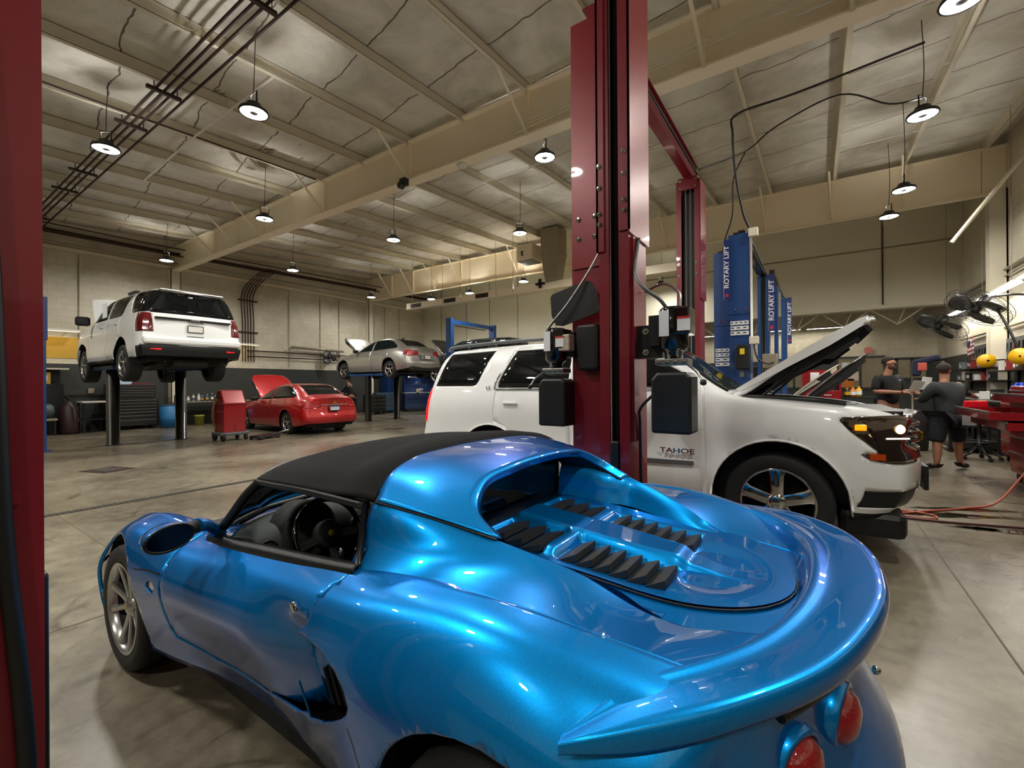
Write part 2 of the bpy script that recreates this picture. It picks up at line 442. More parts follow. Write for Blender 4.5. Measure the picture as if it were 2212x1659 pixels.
n3 = noise(N, L, P, .55, 9, .7, 1.0); c5 = ramp(N, [(.64, '000000'), (.67, 'ffffff')]); L.new(n3.outputs[0], c5.inputs[0])
col = mixc(N, L, c5.outputs[0], col, '7f745c'); L.new(col, b.inputs['Base Color']); b.inputs['Roughness'].default_value = .55
bp = N.new('ShaderNodeBump'); bp.inputs['Strength'].default_value = .6; bp.inputs['Distance'].default_value = .08
sm = N.new('ShaderNodeMath'); sm.operation = 'SMOOTH_MIN'; sm.inputs[1].default_value = .2; sm.inputs[2].default_value = .1; L.new(md.outputs[0], sm.inputs[0])
L.new(sm.outputs[0], bp.inputs['Height']); L.new(bp.outputs[0], b.inputs['Normal'])
M_ceil = m
M_panel = mat('cream_wall_panel', 'e2deca', .5, var=.05, vscale=.8)
M_osb = mat('osb_board', 'c78f3e', .7, var=.35, vscale=22)
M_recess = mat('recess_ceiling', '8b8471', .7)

WX, FY, RX, BY = -19.3, 18.95, 3.6, -8.5
def zc(y): return 6.52 + .058 * (y - 6.15)        # underside of the roof sheet
struct(box('floor', WX - .4, RX + .4, BY - .4, 24.2, -.2, 0, M_floor))
bm = bmesh.new()
for a, c2 in ((BY - .3, 23.5),):
    v = [(WX - .3, a, zc(a)), (RX + .3, a, zc(a)), (RX + .3, c2, zc(c2)), (WX - .3, c2, zc(c2))]
    lo = [bm.verts.new(p) for p in v]; hi = [bm.verts.new((p[0], p[1], p[2] + .15)) for p in v]
    bm.faces.new(lo[::-1]); bm.faces.new(hi)
    for i in range(4): bm.faces.new((lo[i], lo[(i + 1) % 4], hi[(i + 1) % 4], hi[i]))
struct(finish('ceiling', bm, M_ceil))
struct(box('wall_left', WX - .3, WX, BY - .3, FY + .3, 0, 7.4, M_blockL))
struct(box('wall_right', RX, RX + .3, BY - .3, 24, 0, 7.5, M_blockL if False else blockmat('painted_block_wall_right', 'e0dac8', '3b3e3d', 2.2, 1)))
struct(box('wall_back', WX, RX, BY - .3, BY, 0, 6, M_blockR))
# far wall: solid left part, lintel wall over the wide opening, block wall behind the opening
HDR = 3.92; OX = -8.6
bm = bmesh.new(); add_bx(bm, WX, OX, FY, FY + .2, 0, 7.5); add_bx(bm, OX, RX, FY, FY + .2, HDR, 7.5)
add_bx(bm, OX, RX, FY - .03, FY + .22, HDR - .12, HDR + .02)
struct(finish('wall_far', bm, M_panel))
for i, (x, z0, z1) in enumerate([(-17.9, 0, 6.9), (-16.0, 0, 6.9), (-14.4, 0, 6.9), (-12.6, 0, 6.9), (-10.4, 0, 6.9), (1.78, HDR, 6.9), (-3.2, HDR, 6.9), (-6.2, HDR, 6.9)]):
    pass
bm = bmesh.new()
for x in (-17.9, -16.0, -14.4, -12.6, -10.4): add_bx(bm, x - .012, x + .012, FY - .012, FY, 0, 7.2)
for x in (1.78, -2.6, -6.2): add_bx(bm, x - .015, x + .015, FY - .015, FY, HDR, 7.2)
struct(finish('trim_1', bm, M_grey))
struct(box('trim_2', OX, RX, FY - .02, FY, 5.76, 5.80, M_galv))
struct(box('wall_recess', -11, RX, 21.95, 22.15, 0, HDR + .3, M_blockR))
struct(box('wall_recess_side', -8.8, -8.6, FY + .2, 22, 0, HDR + .3, M_blockR))
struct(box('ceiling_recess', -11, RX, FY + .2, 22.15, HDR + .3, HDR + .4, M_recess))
tag(box('plywood_sheet', -8.62, -8.15, FY - .07, FY - .031, 3.5, 5.4, M_osb), 'unpainted orange plywood strip fixed on far panelled wall', 'board')

# columns standing against the left wall and at the right wall
def steel_column(x, y, ztop, label):
    bm = bmesh.new(); add_bx(bm, x, x + .3, y - .15, y - .13, 0, ztop); add_bx(bm, x, x + .3, y + .13, y + .15, 0, ztop); add_bx(bm, x + .14, x + .16, y - .14, y + .14, 0, ztop)
    add_bx(bm, x + .27, x + .3, y - .15, y + .15, 0, ztop)
    return finish('trim_column', bm, M_creamd)
for x, y, z in ((WX, 6.4, 5.6), (WX, 14.9, 5.8), (RX - .3, 6.4, 5.6), (RX - .3, 14.9, 5.8)):
    struct(steel_column(x, y, z, ''))
# main beams (plate girders) with flanges, stiffeners, flange braces
def girder(y, z0, z1, label, xs, bd):
    t = thing('roof_beam', label, 'beam', (0, y, 0), 0, 'cream roof girders')
    bm = bmesh.new(); add_bx(bm, WX, RX, -.012, .012, z0, z1); add_bx(bm, WX, RX, -.13, .13, z0 - .015, z0 + .015); add_bx(bm, WX, RX, -.13, .13, z1 - .015, z1 + .015)
    finish('web', bm, M_cream, t)
    for x in xs:
        bm = bmesh.new(); add_bx(bm, x - .006, x + .006, -.11, -.012, z0, z1); finish('stiffener', bm, M_cream, t)
        bm = bmesh.new(); zb = 6.3 + .058 * (y - .85 - 6.15); add_tube(bm, [(x, -.12, z0 - .02), (x - .08, -.85, zb + .04)], .028, 6); finish('flange_brace', bm, M_cream, t)
    return t
girder(6.4, 5.56, 6.33, 'nearer cream steel roof girder crossing above the white vehicle', [-15.67, -14.19, -12.7, -9.74, -6.81, -3.96, -1.2, .35], -1)
girder(14.9, 5.76, 6.80, 'farther cream steel roof girder with suspended duct below', [-17.3, -15.8, -14.3, -12.8, -9.8, -6.9, -4.0, -1.2, .35, 1.8], -1)
# purlins
PX = [-18.7, -17.25, -15.78, -14.32, -12.84, -11.3, -9.86, -8.36, -6.9, -5.47, -4.04, -2.55, -1.1, .38, 1.8, 3.25]
for i, x in enumerate(PX):
    bm = bmesh.new()
    y0, y1 = BY, FY
    za, zb = zc(y0), zc(y1)
    def sl(xa, xb, la, lb):
        vs = []
        for yy, zz in ((y0, za), (y1, zb)):
            for xx, ll in ((xa, la), (xb, la), (xb, lb), (xa, lb)): vs.append(bm.verts.new((xx, yy, zz - ll)))
        for q in ((3, 2, 1, 0), (4, 5, 6, 7), (0, 1, 5, 4), (1, 2, 6, 5), (2, 3, 7, 6), (3, 0, 4, 7)): bm.faces.new([vs[k] for k in q])
    sl(x - .004, x + .004, .22, 0); sl(x - .004, x + .075, .22, .212); sl(x + .067, x + .075, .22, .195); sl(x - .075, x + .004, .008, 0)
    o = finish('trim_purlin', bm, M_creamd); struct(o)
# diagonal steel straps between purlins (light strips)
for a, b_ in (((-6.9, 3.6), (-9.86, 3.6)), ((-9.86, 3.6), (-12.84, 3.7)), ((-3.9, 8.8), (-6.9, 8.8)), ((-6.9, 10.5), (-9.86, 10.5)), ((-9.86, 11.8), (-12.84, 11.8)), ((-1.1, 9.9), (1.8, 9.9)), ((.38, 12.6), (3.25, 12.6)), ((-4.04, 9.9), (-1.1, 9.9))):
    bm = bmesh.new(); add_bar(bm, (a[0], a[1], zc(a[1]) - .225), (b_[0], b_[1], zc(b_[1]) - .225), .04, .006); struct(finish('trim_strap', bm, M_whitep))
# floor drain, plates, expansion joints
bm = bmesh.new(); add_bx(bm, -6.95, -6.83, BY + .5, FY - .5, -.01, .004)
for k in range(0, 400):
    y = BY + .6 + k * .05
    if y > 12: break
    add_bx(bm, -6.94, -6.84, y, y + .02, .004, .008)
tag(finish('trench_drain', bm, mat('drain_grate', '3c3832', .6, .4)), 'long narrow slotted trench drain running across concrete floor', 'drain')
for x, y, nm, lb in ((-9.84, 2.34, .3, 'small steel floor plate between drain and lifted white vehicle'), (-11.2, 9.6, .3, 'small steel floor plate before the red sedan')):
    t = thing('floor_plate', lb, 'plate', (x, y, 0), .3); box('frame', -.3, .3, -.24, .24, 0, .006, M_rust, t); box('cover', -.2, .16, -.14, .14, .006, .012, M_steel, t)
bm = bmesh.new()
for y in (1.2, 7.4, 12.8): add_bx(bm, WX, RX, y - .005, y + .005, -.01, .0015)
for x in (-3.6, -12.0, .8): add_bx(bm, x - .005, x + .005, BY, FY, -.01, .0015)
struct(finish('trim_floor_joint', bm, mat('floor_joint', '5a5243', .8)))

# ---------------------------------------------------------------- round high bay lamps
M_lamp = mat('lamp_diffuser', 'ffffff', .4, emit=LAMP_E, ecol=(1.0, .965, .885), var=0)
def make_lamp():
    t = thing('high_bay_lamp', '', 'lamp', (0, 0, 0))
    bm = bmesh.new(); add_lathe(bm, [(.05, .13), (.09, .12), (.11, .06), (.175, .035), (.19, .0), (.185, -.012), (.168, -.012)], seg=32, cap=False)
    finish('housing', bm, M_black, t, 40)
    bm = bmesh.new(); add_lathe(bm, [(.168, -.004), (.12, -.010), (.062, -.004)], seg=32, cap=False)
    finish('diffuser', bm, M_lamp, t)
    bm = bmesh.new(); add_lathe(bm, [(.062, -.006), (.05, -.016), (.0001, -.018)], seg=24); finish('centre_cap', bm, M_grey, t, 40)
    bm = bmesh.new(); add_tube(bm, [(-.08, 0, .1), (-.085, 0, .27), (.085, 0, .27), (.08, 0, .1)], .012, 6); finish('bracket', bm, M_black, t)
    return t
LAMPS = [(-6.45, 3.1, 5.2, 'round high bay lamp with bracket, second from the left near top left'), (-9.35, 2.22, 5.2, 'round high bay lamp beside dark conduit run at far left'),
 (-10.5, 5.27, 5.25, 'round high bay lamp hanging in front of the near girder'), (-16.6, 5.35, 5.3, 'round high bay lamp at left wall column above lifted white vehicle'),
 (-3.9, 6.75, 5.35, 'round high bay lamp just right of the near girder smoke detector'), (-9.5, 8.2, 5.35, 'round high bay lamp hanging between the two girders above silver sedan'),
 (-6.4, 9.75, 5.35, 'round high bay lamp beside the galvanised duct drop'), (-14.6, 8.25, 5.3, 'round high bay lamp above the red sedan near left wall'),
 (-16.7, 13.1, 5.4, 'round high bay lamp by the farther wall column'), (-14.3, 14.5, 5.25, 'round high bay lamp left of the suspended white duct'),
 (-11.9, 14.3, 5.2, 'round high bay lamp with tall bracket in front of suspended duct'), (-9.3, 14.4, 5.35, 'round high bay lamp right above suspended duct end'),
 (1.28, 8.7, 5.25, 'round high bay lamp nearest on the right side ceiling'), (1.4, 11.4, 5.1, 'round high bay lamp with bracket before the far girder at right'),
 (1.38, 13.4, 5.2, 'round high bay lamp farthest on right side'), (-5.0, 17.6, 5.25, 'round high bay lamp between dark red posts near far wall'),
 (-3.3, 2.62, 5.05, 'round high bay lamp at top edge left of dark red post'), (1.25, 6.4, 5.3, 'very bright round high bay lamp at top right corner'),
 (-3.6, -.6, 5.2, 'round high bay lamp over the walkway behind viewer'), (1.6, -2.8, 5.2, 'round high bay lamp above the blue sports car tail'), (-6.8, -1.2, 5.2, 'round high bay lamp over left entry bay'),
 (-10.5, -2.0, 5.2, 'round high bay lamp far left entry bay'), (1.2, 2.6, 5.2, 'round high bay lamp at right wall near viewer'), (-15.0, 1.0, 5.2, 'round high bay lamp at left wall near entry'), (-2.0, -4.5, 5.2, 'round high bay lamp near rear wall'),
 (-5.2, 12.2, 5.35, 'round high bay lamp behind dark red post')]
lp0 = make_lamp()
for i, (x, y, z, lb) in enumerate(LAMPS):
    o = lp0 if i == 0 else dup(lp0)
    o.location = (x, y, z); o['label'] = lb; o['group'] = 'round high bay lamps'; o.rotation_euler = (0, 0, .6 * i)
    # suspension cable
    tag(tube('lamp_cable', smooth_path([(x, y, z + .28), (x + .02, y, (z + zc(y)) / 2), (x, y + .03, zc(y) - .02)], 4), .006, M_black, seg=5), 'cable of the ' + lb, 'cable', 'lamp cables')
# fluorescent strip lights
M_tube = mat('fluorescent_tube', 'ffffff', .4, emit=20, ecol=(1., .95, .86), var=0)
M_tubew = mat('warm_fluorescent_tube', 'ffffff', .4, emit=5, ecol=(1., .72, .36), var=0)
def strip_light(name, x, y, z, ln, along, m, label, n=2, grp='fluorescent strip lights', wd=.22, hang=True):
    t = thing(name, label, 'lamp', (x, y, z), 0 if along == 'X' else PI / 2, grp)
    bm = bmesh.new(); add_prism(bm, [(-wd / 2, .0), (-wd / 4, .07), (wd / 4, .07), (wd / 2, .0), (wd / 2 - .01, 0), (wd / 4 - .01, .06), (-wd / 4 + .01, .06), (-wd / 2 + .01, 0)], -ln / 2, ln / 2, 'YZ'); finish('reflector', bm, M_whitep, t)
    hz = (HDR + .3 if y > 19 else zc(y)) - z
    if hang:
        for k in (-1, 1):
            bm = bmesh.new(); add_tube(bm, [(k * ln * .4, 0, .06), (k * ln * .4, 0, hz)], .006, 5); finish('hanger', bm, M_galv, t)
    else:
        bm = bmesh.new()
        for k in (-1, 1): add_bx(bm, k * ln * .4 - .015, k * ln * .4 + .015, 0, .35, .06, .08)
        finish('hanger', bm, M_galv, t)
    for k in range(n):
        yy = (k - (n - 1) / 2) * .09
        bm = bmesh.new(); add_tube(bm, [(-ln / 2 + .02, yy, .03), (ln / 2 - .02, yy, .03)], .026, 8); finish('tube', bm, m, t)
    return t
for i, (y, lb) in enumerate(((11.2, 'bright double strip lamp on right wall nearest the viewer'), (13.9, 'bright double strip lamp on right wall behind the nearer fan'), (17.4, 'bright double strip lamp on right wall behind farther fan'))):
    strip_light('strip_lamp', 3.2, y, 3.3, 2.4, 'Y', M_tube, lb)
strip_light('strip_lamp', WX + .35, 2.9, 3.1, 1.9, 'Y', M_tubew, 'warm orange strip lamp on left wall behind lifted white vehicle nose', 1, hang=False)
strip_light('strip_lamp', WX + .35, 8.3, 3.05, 1.9, 'Y', M_tubew, 'warm orange strip lamp on left wall right of lifted white vehicle', 1, hang=False)
strip_light('strip_lamp', -1.2, 21.3, 3.5, 1.3, 'X', M_tube, 'strip lamp inside the far recess at left', 1)
strip_light('strip_lamp', .4, 21.3, 3.5, 1.5, 'X', M_tube, 'strip lamp inside the far recess behind raised white hood', 1)
strip_light('strip_lamp', -4.2, 20.8, 3.4, 1.5, 'X', M_tube, 'strip lamp inside far recess behind dark red post', 1)
# ================================================================= the blue roadster in front
def make_roadster():
    T = thing('sports_car', 'metallic blue two-seat sports car with black soft top and rear spoiler', 'car', (-.53, 1.55, 0), PI)
    bl = M_blue
    # ---- side shell control grid, local x forward, y left (mirrored), rows: crest, shoulder, widest, lower, sill
    ST = [
     [(2.97,.50,.40),(2.93,.60,.36),(2.88,.66,.30),(2.87,.66,.22),(2.86,.62,.13)],
     [(2.88,.58,.47),(2.85,.68,.43),(2.80,.74,.36),(2.79,.74,.24),(2.79,.70,.13)],
     [(2.72,.64,.60),(2.69,.76,.54),(2.66,.82,.46),(2.66,.82,.28),(2.66,.79,.14)],
     [(2.50,.67,.695),(2.50,.785,.63),(2.50,.845,.52),(2.50,.84,.32),(2.50,.82,.15)],
     [(2.30,.68,.738),(2.30,.80,.685),(2.30,.860,.58),(2.30,.855,.36),(2.30,.83,.16)],
     [(2.00,.675,.745),(2.00,.80,.685),(2.00,.857,.585),(2.00,.850,.40),(2.00,.80,.19)],
     [(1.75,.68,.735),(1.75,.79,.68),(1.75,.850,.60),(1.75,.835,.42),(1.75,.77,.20)],
     [(1.50,.70,.745),(1.50,.785,.685),(1.50,.842,.61),(1.50,.80,.40),(1.50,.71,.19)],
     [(1.20,.705,.775),(1.20,.78,.71),(1.20,.835,.63),(1.20,.775,.39),(1.20,.68,.18)],
     [(.90,.71,.805),(.90,.785,.745),(.90,.838,.66),(.90,.78,.40),(.90,.70,.18)],
     [(.65,.72,.835),(.65,.80,.785),(.65,.852,.69),(.65,.81,.43),(.65,.74,.19)],
     [(.45,.71,.862),(.45,.81,.82),(.45,.868,.71),(.45,.855,.48),(.45,.81,.20)],
     [(.20,.695,.878),(.20,.80,.852),(.20,.875,.735),(.20,.872,.5),(.20,.84,.2)],
     [(0,.68,.873),(0,.79,.855),(0,.875,.745),(0,.875,.5),(0,.85,.2)],
     [(-.20,.65,.848),(-.20,.76,.828),(-.20,.860,.725),(-.20,.865,.48),(-.20,.84,.2)],
     [(-.40,.58,.805),(-.38,.70,.79),(-.31,.830,.70),(-.35,.835,.46),(-.38,.81,.2)],
     [(-.54,.48,.785),(-.43,.63,.765),(-.385,.72,.69),(-.46,.755,.45),(-.52,.74,.22)]]
    G = loft(ST, 8, 9)
    bm = bmesh.new(); add_grid(bm, G, flip=True, mirror=True)
    # bonnet, sharing the crest line of the side shell
    Z0 = hermite([Vector((x, 0, z)) for x, z in [(3.06, .33), (2.97, .44), (2.83, .505), (2.58, .555), (2.34, .595), (2.06, .665), (1.88, .715), (1.74, .735)]], 8)
    rows = []
    for i in range(0, 54):
        c = G[i][0]; o_ = Z0[i]; q = G[i][1]; t = (c - q).normalized()
        rows.append(hermite([o_, o_.lerp(Vector((c.x, c.y, o_.z)), .40) - Vector((0, 0, .004)), Vector((c.x * .8 + o_.x * .2, c.y * .74, min(o_.z, c.z) + .18 * abs(c.z - o_.z))), c + Vector((0, -.05, .000)) - Vector((0, 0, .012 if c.z > .5 else 0)), c], 6))
    add_grid(bm, rows, mirror=True, flip=False)
    # rear haunch from buttress ridge down to the crest line
    RD = hermite([Vector(p) for p in [(.605,.648,1.03),(.45,.607,1.006),(.20,.520,.940),(0,.462,.882),(-.20,.412,.797),(-.40,.345,.790),(-.54,.275,.7895)]], 8)
    rows = []
    for i in range(80, 129):
        r_ = RD[i - 80]; h = G[i][0]; dzz = r_.z - h.z
        rows.append(hermite([r_, r_.lerp(h, .10) + Vector((0, .006, -.004)) * max(0, min(1, dzz / .1)), r_.lerp(h, .5) - Vector((0, 0, .016 * max(0, min(1, dzz / .1)))), r_.lerp(h, .86) - Vector((0, 0, .006 * max(0, min(1, dzz / .1)))), h], 5))
    add_grid(bm, rows, mirror=True, flip=False)
    # tail wrapped round from the last side station
    def xc(z): 
        T_ = [(.20, -.66), (.33, -.70), (.45, -.70), (.56, -.64), (.66, -.585), (.74, -.595), (.80, -.61)]
        for (z0, x0), (z1, x1) in zip(T_, T_[1:]):
            if z <= z1: return x0 + (x1 - x0) * max(0, (z - z0)) / (z1 - z0)
        return -.62
    rows = []
    for p_ in G[-1]:
        rows.append([Vector((p_.x + (xc(p_.z) - p_.x) * (1 - (k / 16) ** 2.2), p_.y * k / 16, p_.z)) for k in range(17)])
    add_grid(bm, rows, mirror=True, flip=True)
    bmesh.ops.remove_doubles(bm, verts=bm.verts, dist=2e-4)
    lay = bm.faces.layers.int.new('r')
    AF = circle(2.30, .315, .345, 36); AR = circle(0.0, .335, .365, 36)
    lat = lambda f, m: abs(m.y) > .56 and m.z < .9
    for s in (1, -1):
        knife(bm, AF, 'y', s, lat, 1, lay); knife(bm, AR, 'y', s, lat, 1, lay)
        door = [(1.70, .80), (1.735, .70), (1.715, .60), (1.70, .50), (1.695, .40), (1.66, .352), (1.43, .325), (1.06, .335), (.80, .385), (.715, .425), (.70, .55), (.69, .69), (.655, .72), (.66, .766), (.61, .83), (.60, .90)]
        scoop = [(.715, .41), (.70, .55), (.69, .69), (.62, .693), (.536, .688), (.475, .668), (.435, .64), (.421, .605), (.432, .58), (.465, .55), (.53, .505), (.60, .46)]
        knife(bm, door, 'y', s, lat, 2, lay); knife(bm, scoop, 'y', s, lat, 3, lay)
        seam(bm, [(2.00, .575), (1.85, .60), (1.72, .608)], 'y', s, lay, .006, filt=lat)
        knife(bm, circle(1.80, .545, .042, 14, .024), 'y', s, lat, 5, lay)
        knife(bm, [(2.80, .43), (2.74, .45), (2.66, .43), (2.65, .33), (2.76, .33)], 'y', s, lat, 6, lay)
        seam(bm, [(.44, .54), (.385, .42), (.355, .33), (.34, .20)], 'y', s, lay, .007, filt=lat)
    knife(bm, [(-.22, .40), (.22, .40), (.22, .56), (-.22, .56)], 'x', -1, None, 98, lay)
    for s in (1, -1): knife(bm, [(2.62, .12 * s), (2.46, .16 * s), (2.30, .30 * s), (2.36, .44 * s), (2.56, .40 * s), (2.68, .26 * s)], 'z', 0, lambda f, m: f.normal.z > .5, 97, lay)
    def sst(a): a = max(0, min(1, a)); return a * a * (3 - 2 * a)
    def sink(nb):
        for v in nb.verts:
            d = .085 * sst((1.05 - v.co.x) / .5) * sst((.745 - v.co.z) / .10) * sst((v.co.z - .28) / .14)
            v.co.y -= math.copysign(d, v.co.y)
    ms = [bl, M_black]
    for f in bm.faces:
        if f[lay] in (99, 97): f.material_index = 1
    take(bm, lay, (0, 99, 98, 97), 'body_shell', ms, T, 50, .006)
    for s in (1, -1):
        def on2(nb, s=s):
            bmesh.ops.delete(nb, geom=[f for f in nb.faces if f.calc_center_median().y * s < 0], context='FACES')
        def only(nb, s=s): on2(nb, s); sink(nb)
        def door_fn(nb, s=s):
            on2(nb, s); sink(nb)
            for v in nb.verts:
                for e_ in v.link_edges:
                    if e_.is_boundary: v.co.y -= math.copysign(.003, v.co.y); break
        take(bm, lay, (2,), 'door', ms, T, 50, .006, fn=door_fn)
        take(bm, lay, (3,), 'side_scoop', ms, T, 50, .006, fn=only)
        take(bm, lay, (5,), 'side_indicator', mat('clear_indicator_lens', 'b9bdc4', .15, 0, 1), T, 50, -.012, fn=on2)
        take(bm, lay, (6,), 'side_marker', mat('orange_lens', 'c2481a', .2, 0, 1), T, 50, -.006, fn=on2)
    bm.free()
    flat = [p for row in G for p in row]
    for s in (1, -1):
        for cx, cz, r_ in ((2.30, .315, .347), (0., .335, .367)):
            arc = []
            for k in range(41):
                a = -.05 + (PI + .1) * k / 40; px, pz = cx + r_ * math.cos(a), cz + r_ * math.sin(a)
                near = sorted(flat, key=lambda p: (p.x - px) ** 2 + (p.z - pz) ** 2 - (p.y > .55) * 1e-9)[:3]
                arc.append((px, s * (sum(p.y for p in near) / 3 - .004), pz))
            tube('wheel_arch_lip', arc, .008, bl, T, 6)
    # scuttle grille (slats ahead of the windscreen)
    for k in range(4):
        bm = bmesh.new(); x = 1.86 + k * .035
        add_tube(bm, [(x - .16, .56, .748 - k * .008), (x - .02, .35, .752 - k * .008), (x + .04, 0, .755 - k * .008), (x - .02, -.35, .752 - k * .008), (x - .16, -.56, .748 - k * .008)], .009, 5); finish('scuttle_slat', bm, M_black, T)
    for s in (1, -1): tube('hoop_seam', [(.60, .652 * s, 1.028), (.45, .611 * s, 1.004), (.35, .578 * s, .982), (.25, .543 * s, .956), (.225, .530 * s, .949)], .0035, M_black, T, 6)
    # ---- hoop / sail panel
    FR = [(.60,.645,1.03),(.665,.555,1.09),(.715,.41,1.122),(.735,.21,1.135),(.74,0,1.138)]
    MI = [(.41,.598,1.000),(.49,.535,1.058),(.54,.41,1.102),(.555,.21,1.124),(.56,0,1.129)]
    WI = [(.22,.522,.948),(.325,.497,1.008),(.375,.405,1.062),(.375,.22,1.095),(.37,0,1.105)]
    IN = [(.24,.485,.935),(.34,.462,.990),(.385,.380,1.040),(.385,.21,1.070),(.38,0,1.080)]
    mir = lambda r: [tuple(p) for p in r] + [(p[0], -p[1], p[2]) for p in r[::-1][1:]]
    bm = bmesh.new(); add_grid(bm, loft([mir(r) for r in (FR, MI, WI, IN)], 6, 7, sharp_u=(2,)), flip=False)
    SO = [(.53,.43,.94),(.53,.43,.98),(.53,.36,1.03),(.53,.21,1.055),(.53,0,1.06)]
    finish('roof_hoop', bm, bl, T, 45, .004)
    bm = bmesh.new(); add_grid(bm, loft([mir(IN), mir(SO)], 3, 6), flip=False); finish('hoop_soffit', bm, M_black, T, 45)
    # ---- inner walls of the engine bay and side of the buttress
    def dz(x): return .852 - .09 * (.52 - x) if x > -.1 else max(.785, .7962 - .03 * (-.1 - x))
    for s in (1, -1):
        rows = []
        for (x, y, z) in [(.53,.43,.99),(.42,.455,.985),(.30,.475,.958),(.22,.508,.945),(.1,.487,.912),(0,.455,.880),(-.1,.426,.845),(-.17,.408,.805),(-.20,.400,.795)]:
            h_ = z - dz(x)
            rows.append([(x, y * s, z), (x, (y - .010) * s, z - .014 * min(1, h_ / .05)), (x, (y - .03) * s, dz(x) + .25 * h_), (x, (y - .04) * s, dz(x) - .004)])
        bm = bmesh.new(); add_grid(bm, loft(rows, 4, 3), flip=s > 0); finish('bay_wall', bm, bl, T, 50)
    # ---- deck
    rows = []
    for x in (.56, .4, .2, 0, -.1, -.18, -.30, -.45, -.55):
        hw = .42 if x > .2 else {0.0: .42, -.1: .435, -.18: .43, -.30: .405, -.45: .35, -.55: .29}.get(x, .43)
        rows.append([(x, hw * k / 4, dz(x)) for k in range(5)])
    bm = bmesh.new(); add_grid(bm, loft(rows, 4, 4), mirror=True, flip=True); finish('rear_deck', bm, bl, T, 60)
    # ---- engine lid: height field inside a rounded outline
    def lidh(x, y):
        z = dz(x) + .012
        a = abs(y)
        ridge = sst((.098 - .04 * sst((.1 - x) / .5) - a) / .028) * sst((x + .40) / .22) * sst((.475 - x) / .03)
        z += .030 * ridge
        def well(x0, x1, y0, y1, dpt):
            return dpt * sst((x - x0) / .018 + .5) * sst((x1 - x) / .018 + .5) * sst((a - y0) / .018 + .5) * sst((y1 - a) / .03 + .5)
        z -= well(.225, .465, .085, .30, .022); z -= well(-.165, .175, .085, .285, .022)
        z += .020 * sst((x - .165) / .03) * sst((.25 - x) / .03) * sst((a - .075) / .02) * sst((.30 - a) / .05)
        rr = math.hypot((x + .24) / .17, y / .22); z -= .026 * sst(1.15 - rr) * sst((-.14 - x) / .05)
        return z
    outl = [(.475, -.30), (.475, .30)]
    def hwid(x):
        if x > -.16: return .315 + .02 * sst((x + .1) / .5)
        t = (-.16 - x) / .315; return .315 * math.sqrt(max(0, 1 - t * t)) if t < 1 else 0
    bm = bmesh.new(); nx, ny = 130, 90; V = []
    for i in range(nx + 1):
        t = i / nx; x = .475 - .95 * (1 - (1 - t) ** 1.25) ; x = max(x, -.4749)
        hw = max(hwid(x), .004); V.append([bm.verts.new((x, hw * (2 * j / ny - 1), lidh(x, hw * (2 * j / ny - 1)))) for j in range(ny + 1)])
    for i in range(nx):
        for j in range(ny):
            f = bm.faces.new((V[i][j], V[i][j + 1], V[i + 1][j + 1], V[i + 1][j])); f.smooth = True
    bmesh.ops.reverse_faces(bm, faces=[f for f in bm.faces if f.normal.z < 0]) if False else None
    bmesh.ops.recalc_face_normals(bm, faces=bm.faces)
    lid = finish('engine_lid', bm, bl, T, 60)
    pts = [(.478, hwid(.47)), (.3, hwid(.3)), (.1, hwid(.1)), (-.1, hwid(-.1)), (-.16, .318)] + [(-.16 - .318 * math.sin(a), .318 * math.cos(a)) for a in [k * PI / 20 for k in range(1, 11)]]
    pts = pts + [(x, -y) for x, y in pts[::-1][1:]]
    bm = bmesh.new(); add_tube(bm, [(x, y * 1.012, dz(x) + .006) for x, y in pts], .003, 6); finish('lid_gap', bm, M_black, lid)
    # louvres
    ML = mat('black_louvre', '1c1d1f', .62, 0, 0, .2, 14)
    for s in (1, -1):
        for x0, n, st, y0, y1 in ((.455, 3, .074, .10, .292), (.165, 6, .055, .10, .278)):
            for k in range(n):
                x = x0 - k * st; a = y0 - .004; b_ = y1 - (0 if n == 3 else .004 * k)
                bm = bmesh.new(); z = dz(x) + .006
                P8 = [(x, z - .004), (x - st * .99, z + .019), (x - st * 1.0, z - .004), (x - .002, z - .02)]
                A = [bm.verts.new((px, s * (a + (.012 if q in (1, 2) else 0)), pz)) for q, (px, pz) in enumerate(P8)]; B = [bm.verts.new((px, s * (b_ - (.016 if q in (1, 2) else 0)), pz)) for q, (px, pz) in enumerate(P8)]
                bm.faces.new(A); bm.faces.new(B[::-1])
                for q in range(4): bm.faces.new((A[q], B[q], B[(q + 1) % 4], A[(q + 1) % 4]))
                bmesh.ops.recalc_face_normals(bm, faces=bm.faces); finish('louvre_slat', bm, ML, lid)
    # rear glass
    bm = bmesh.new(); add_box(bm, (.545, 0, .955), (.006, .86, .23)); finish('rear_window', bm, M_glassd, T)
    # ---- spoiler
    O = [(-.172,.900,.793),(-.29,.81,.818),(-.43,.685,.845),(-.545,.53,.862),(-.63,.32,.878),(-.668,.14,.882),(-.675,0,.883)]
    I = [(-.166,.874,.796),(-.25,.70,.832),(-.33,.60,.842),(-.41,.47,.848),(-.475,.29,.860),(-.50,.13,.866),(-.505,0,.867)]
    rows = []
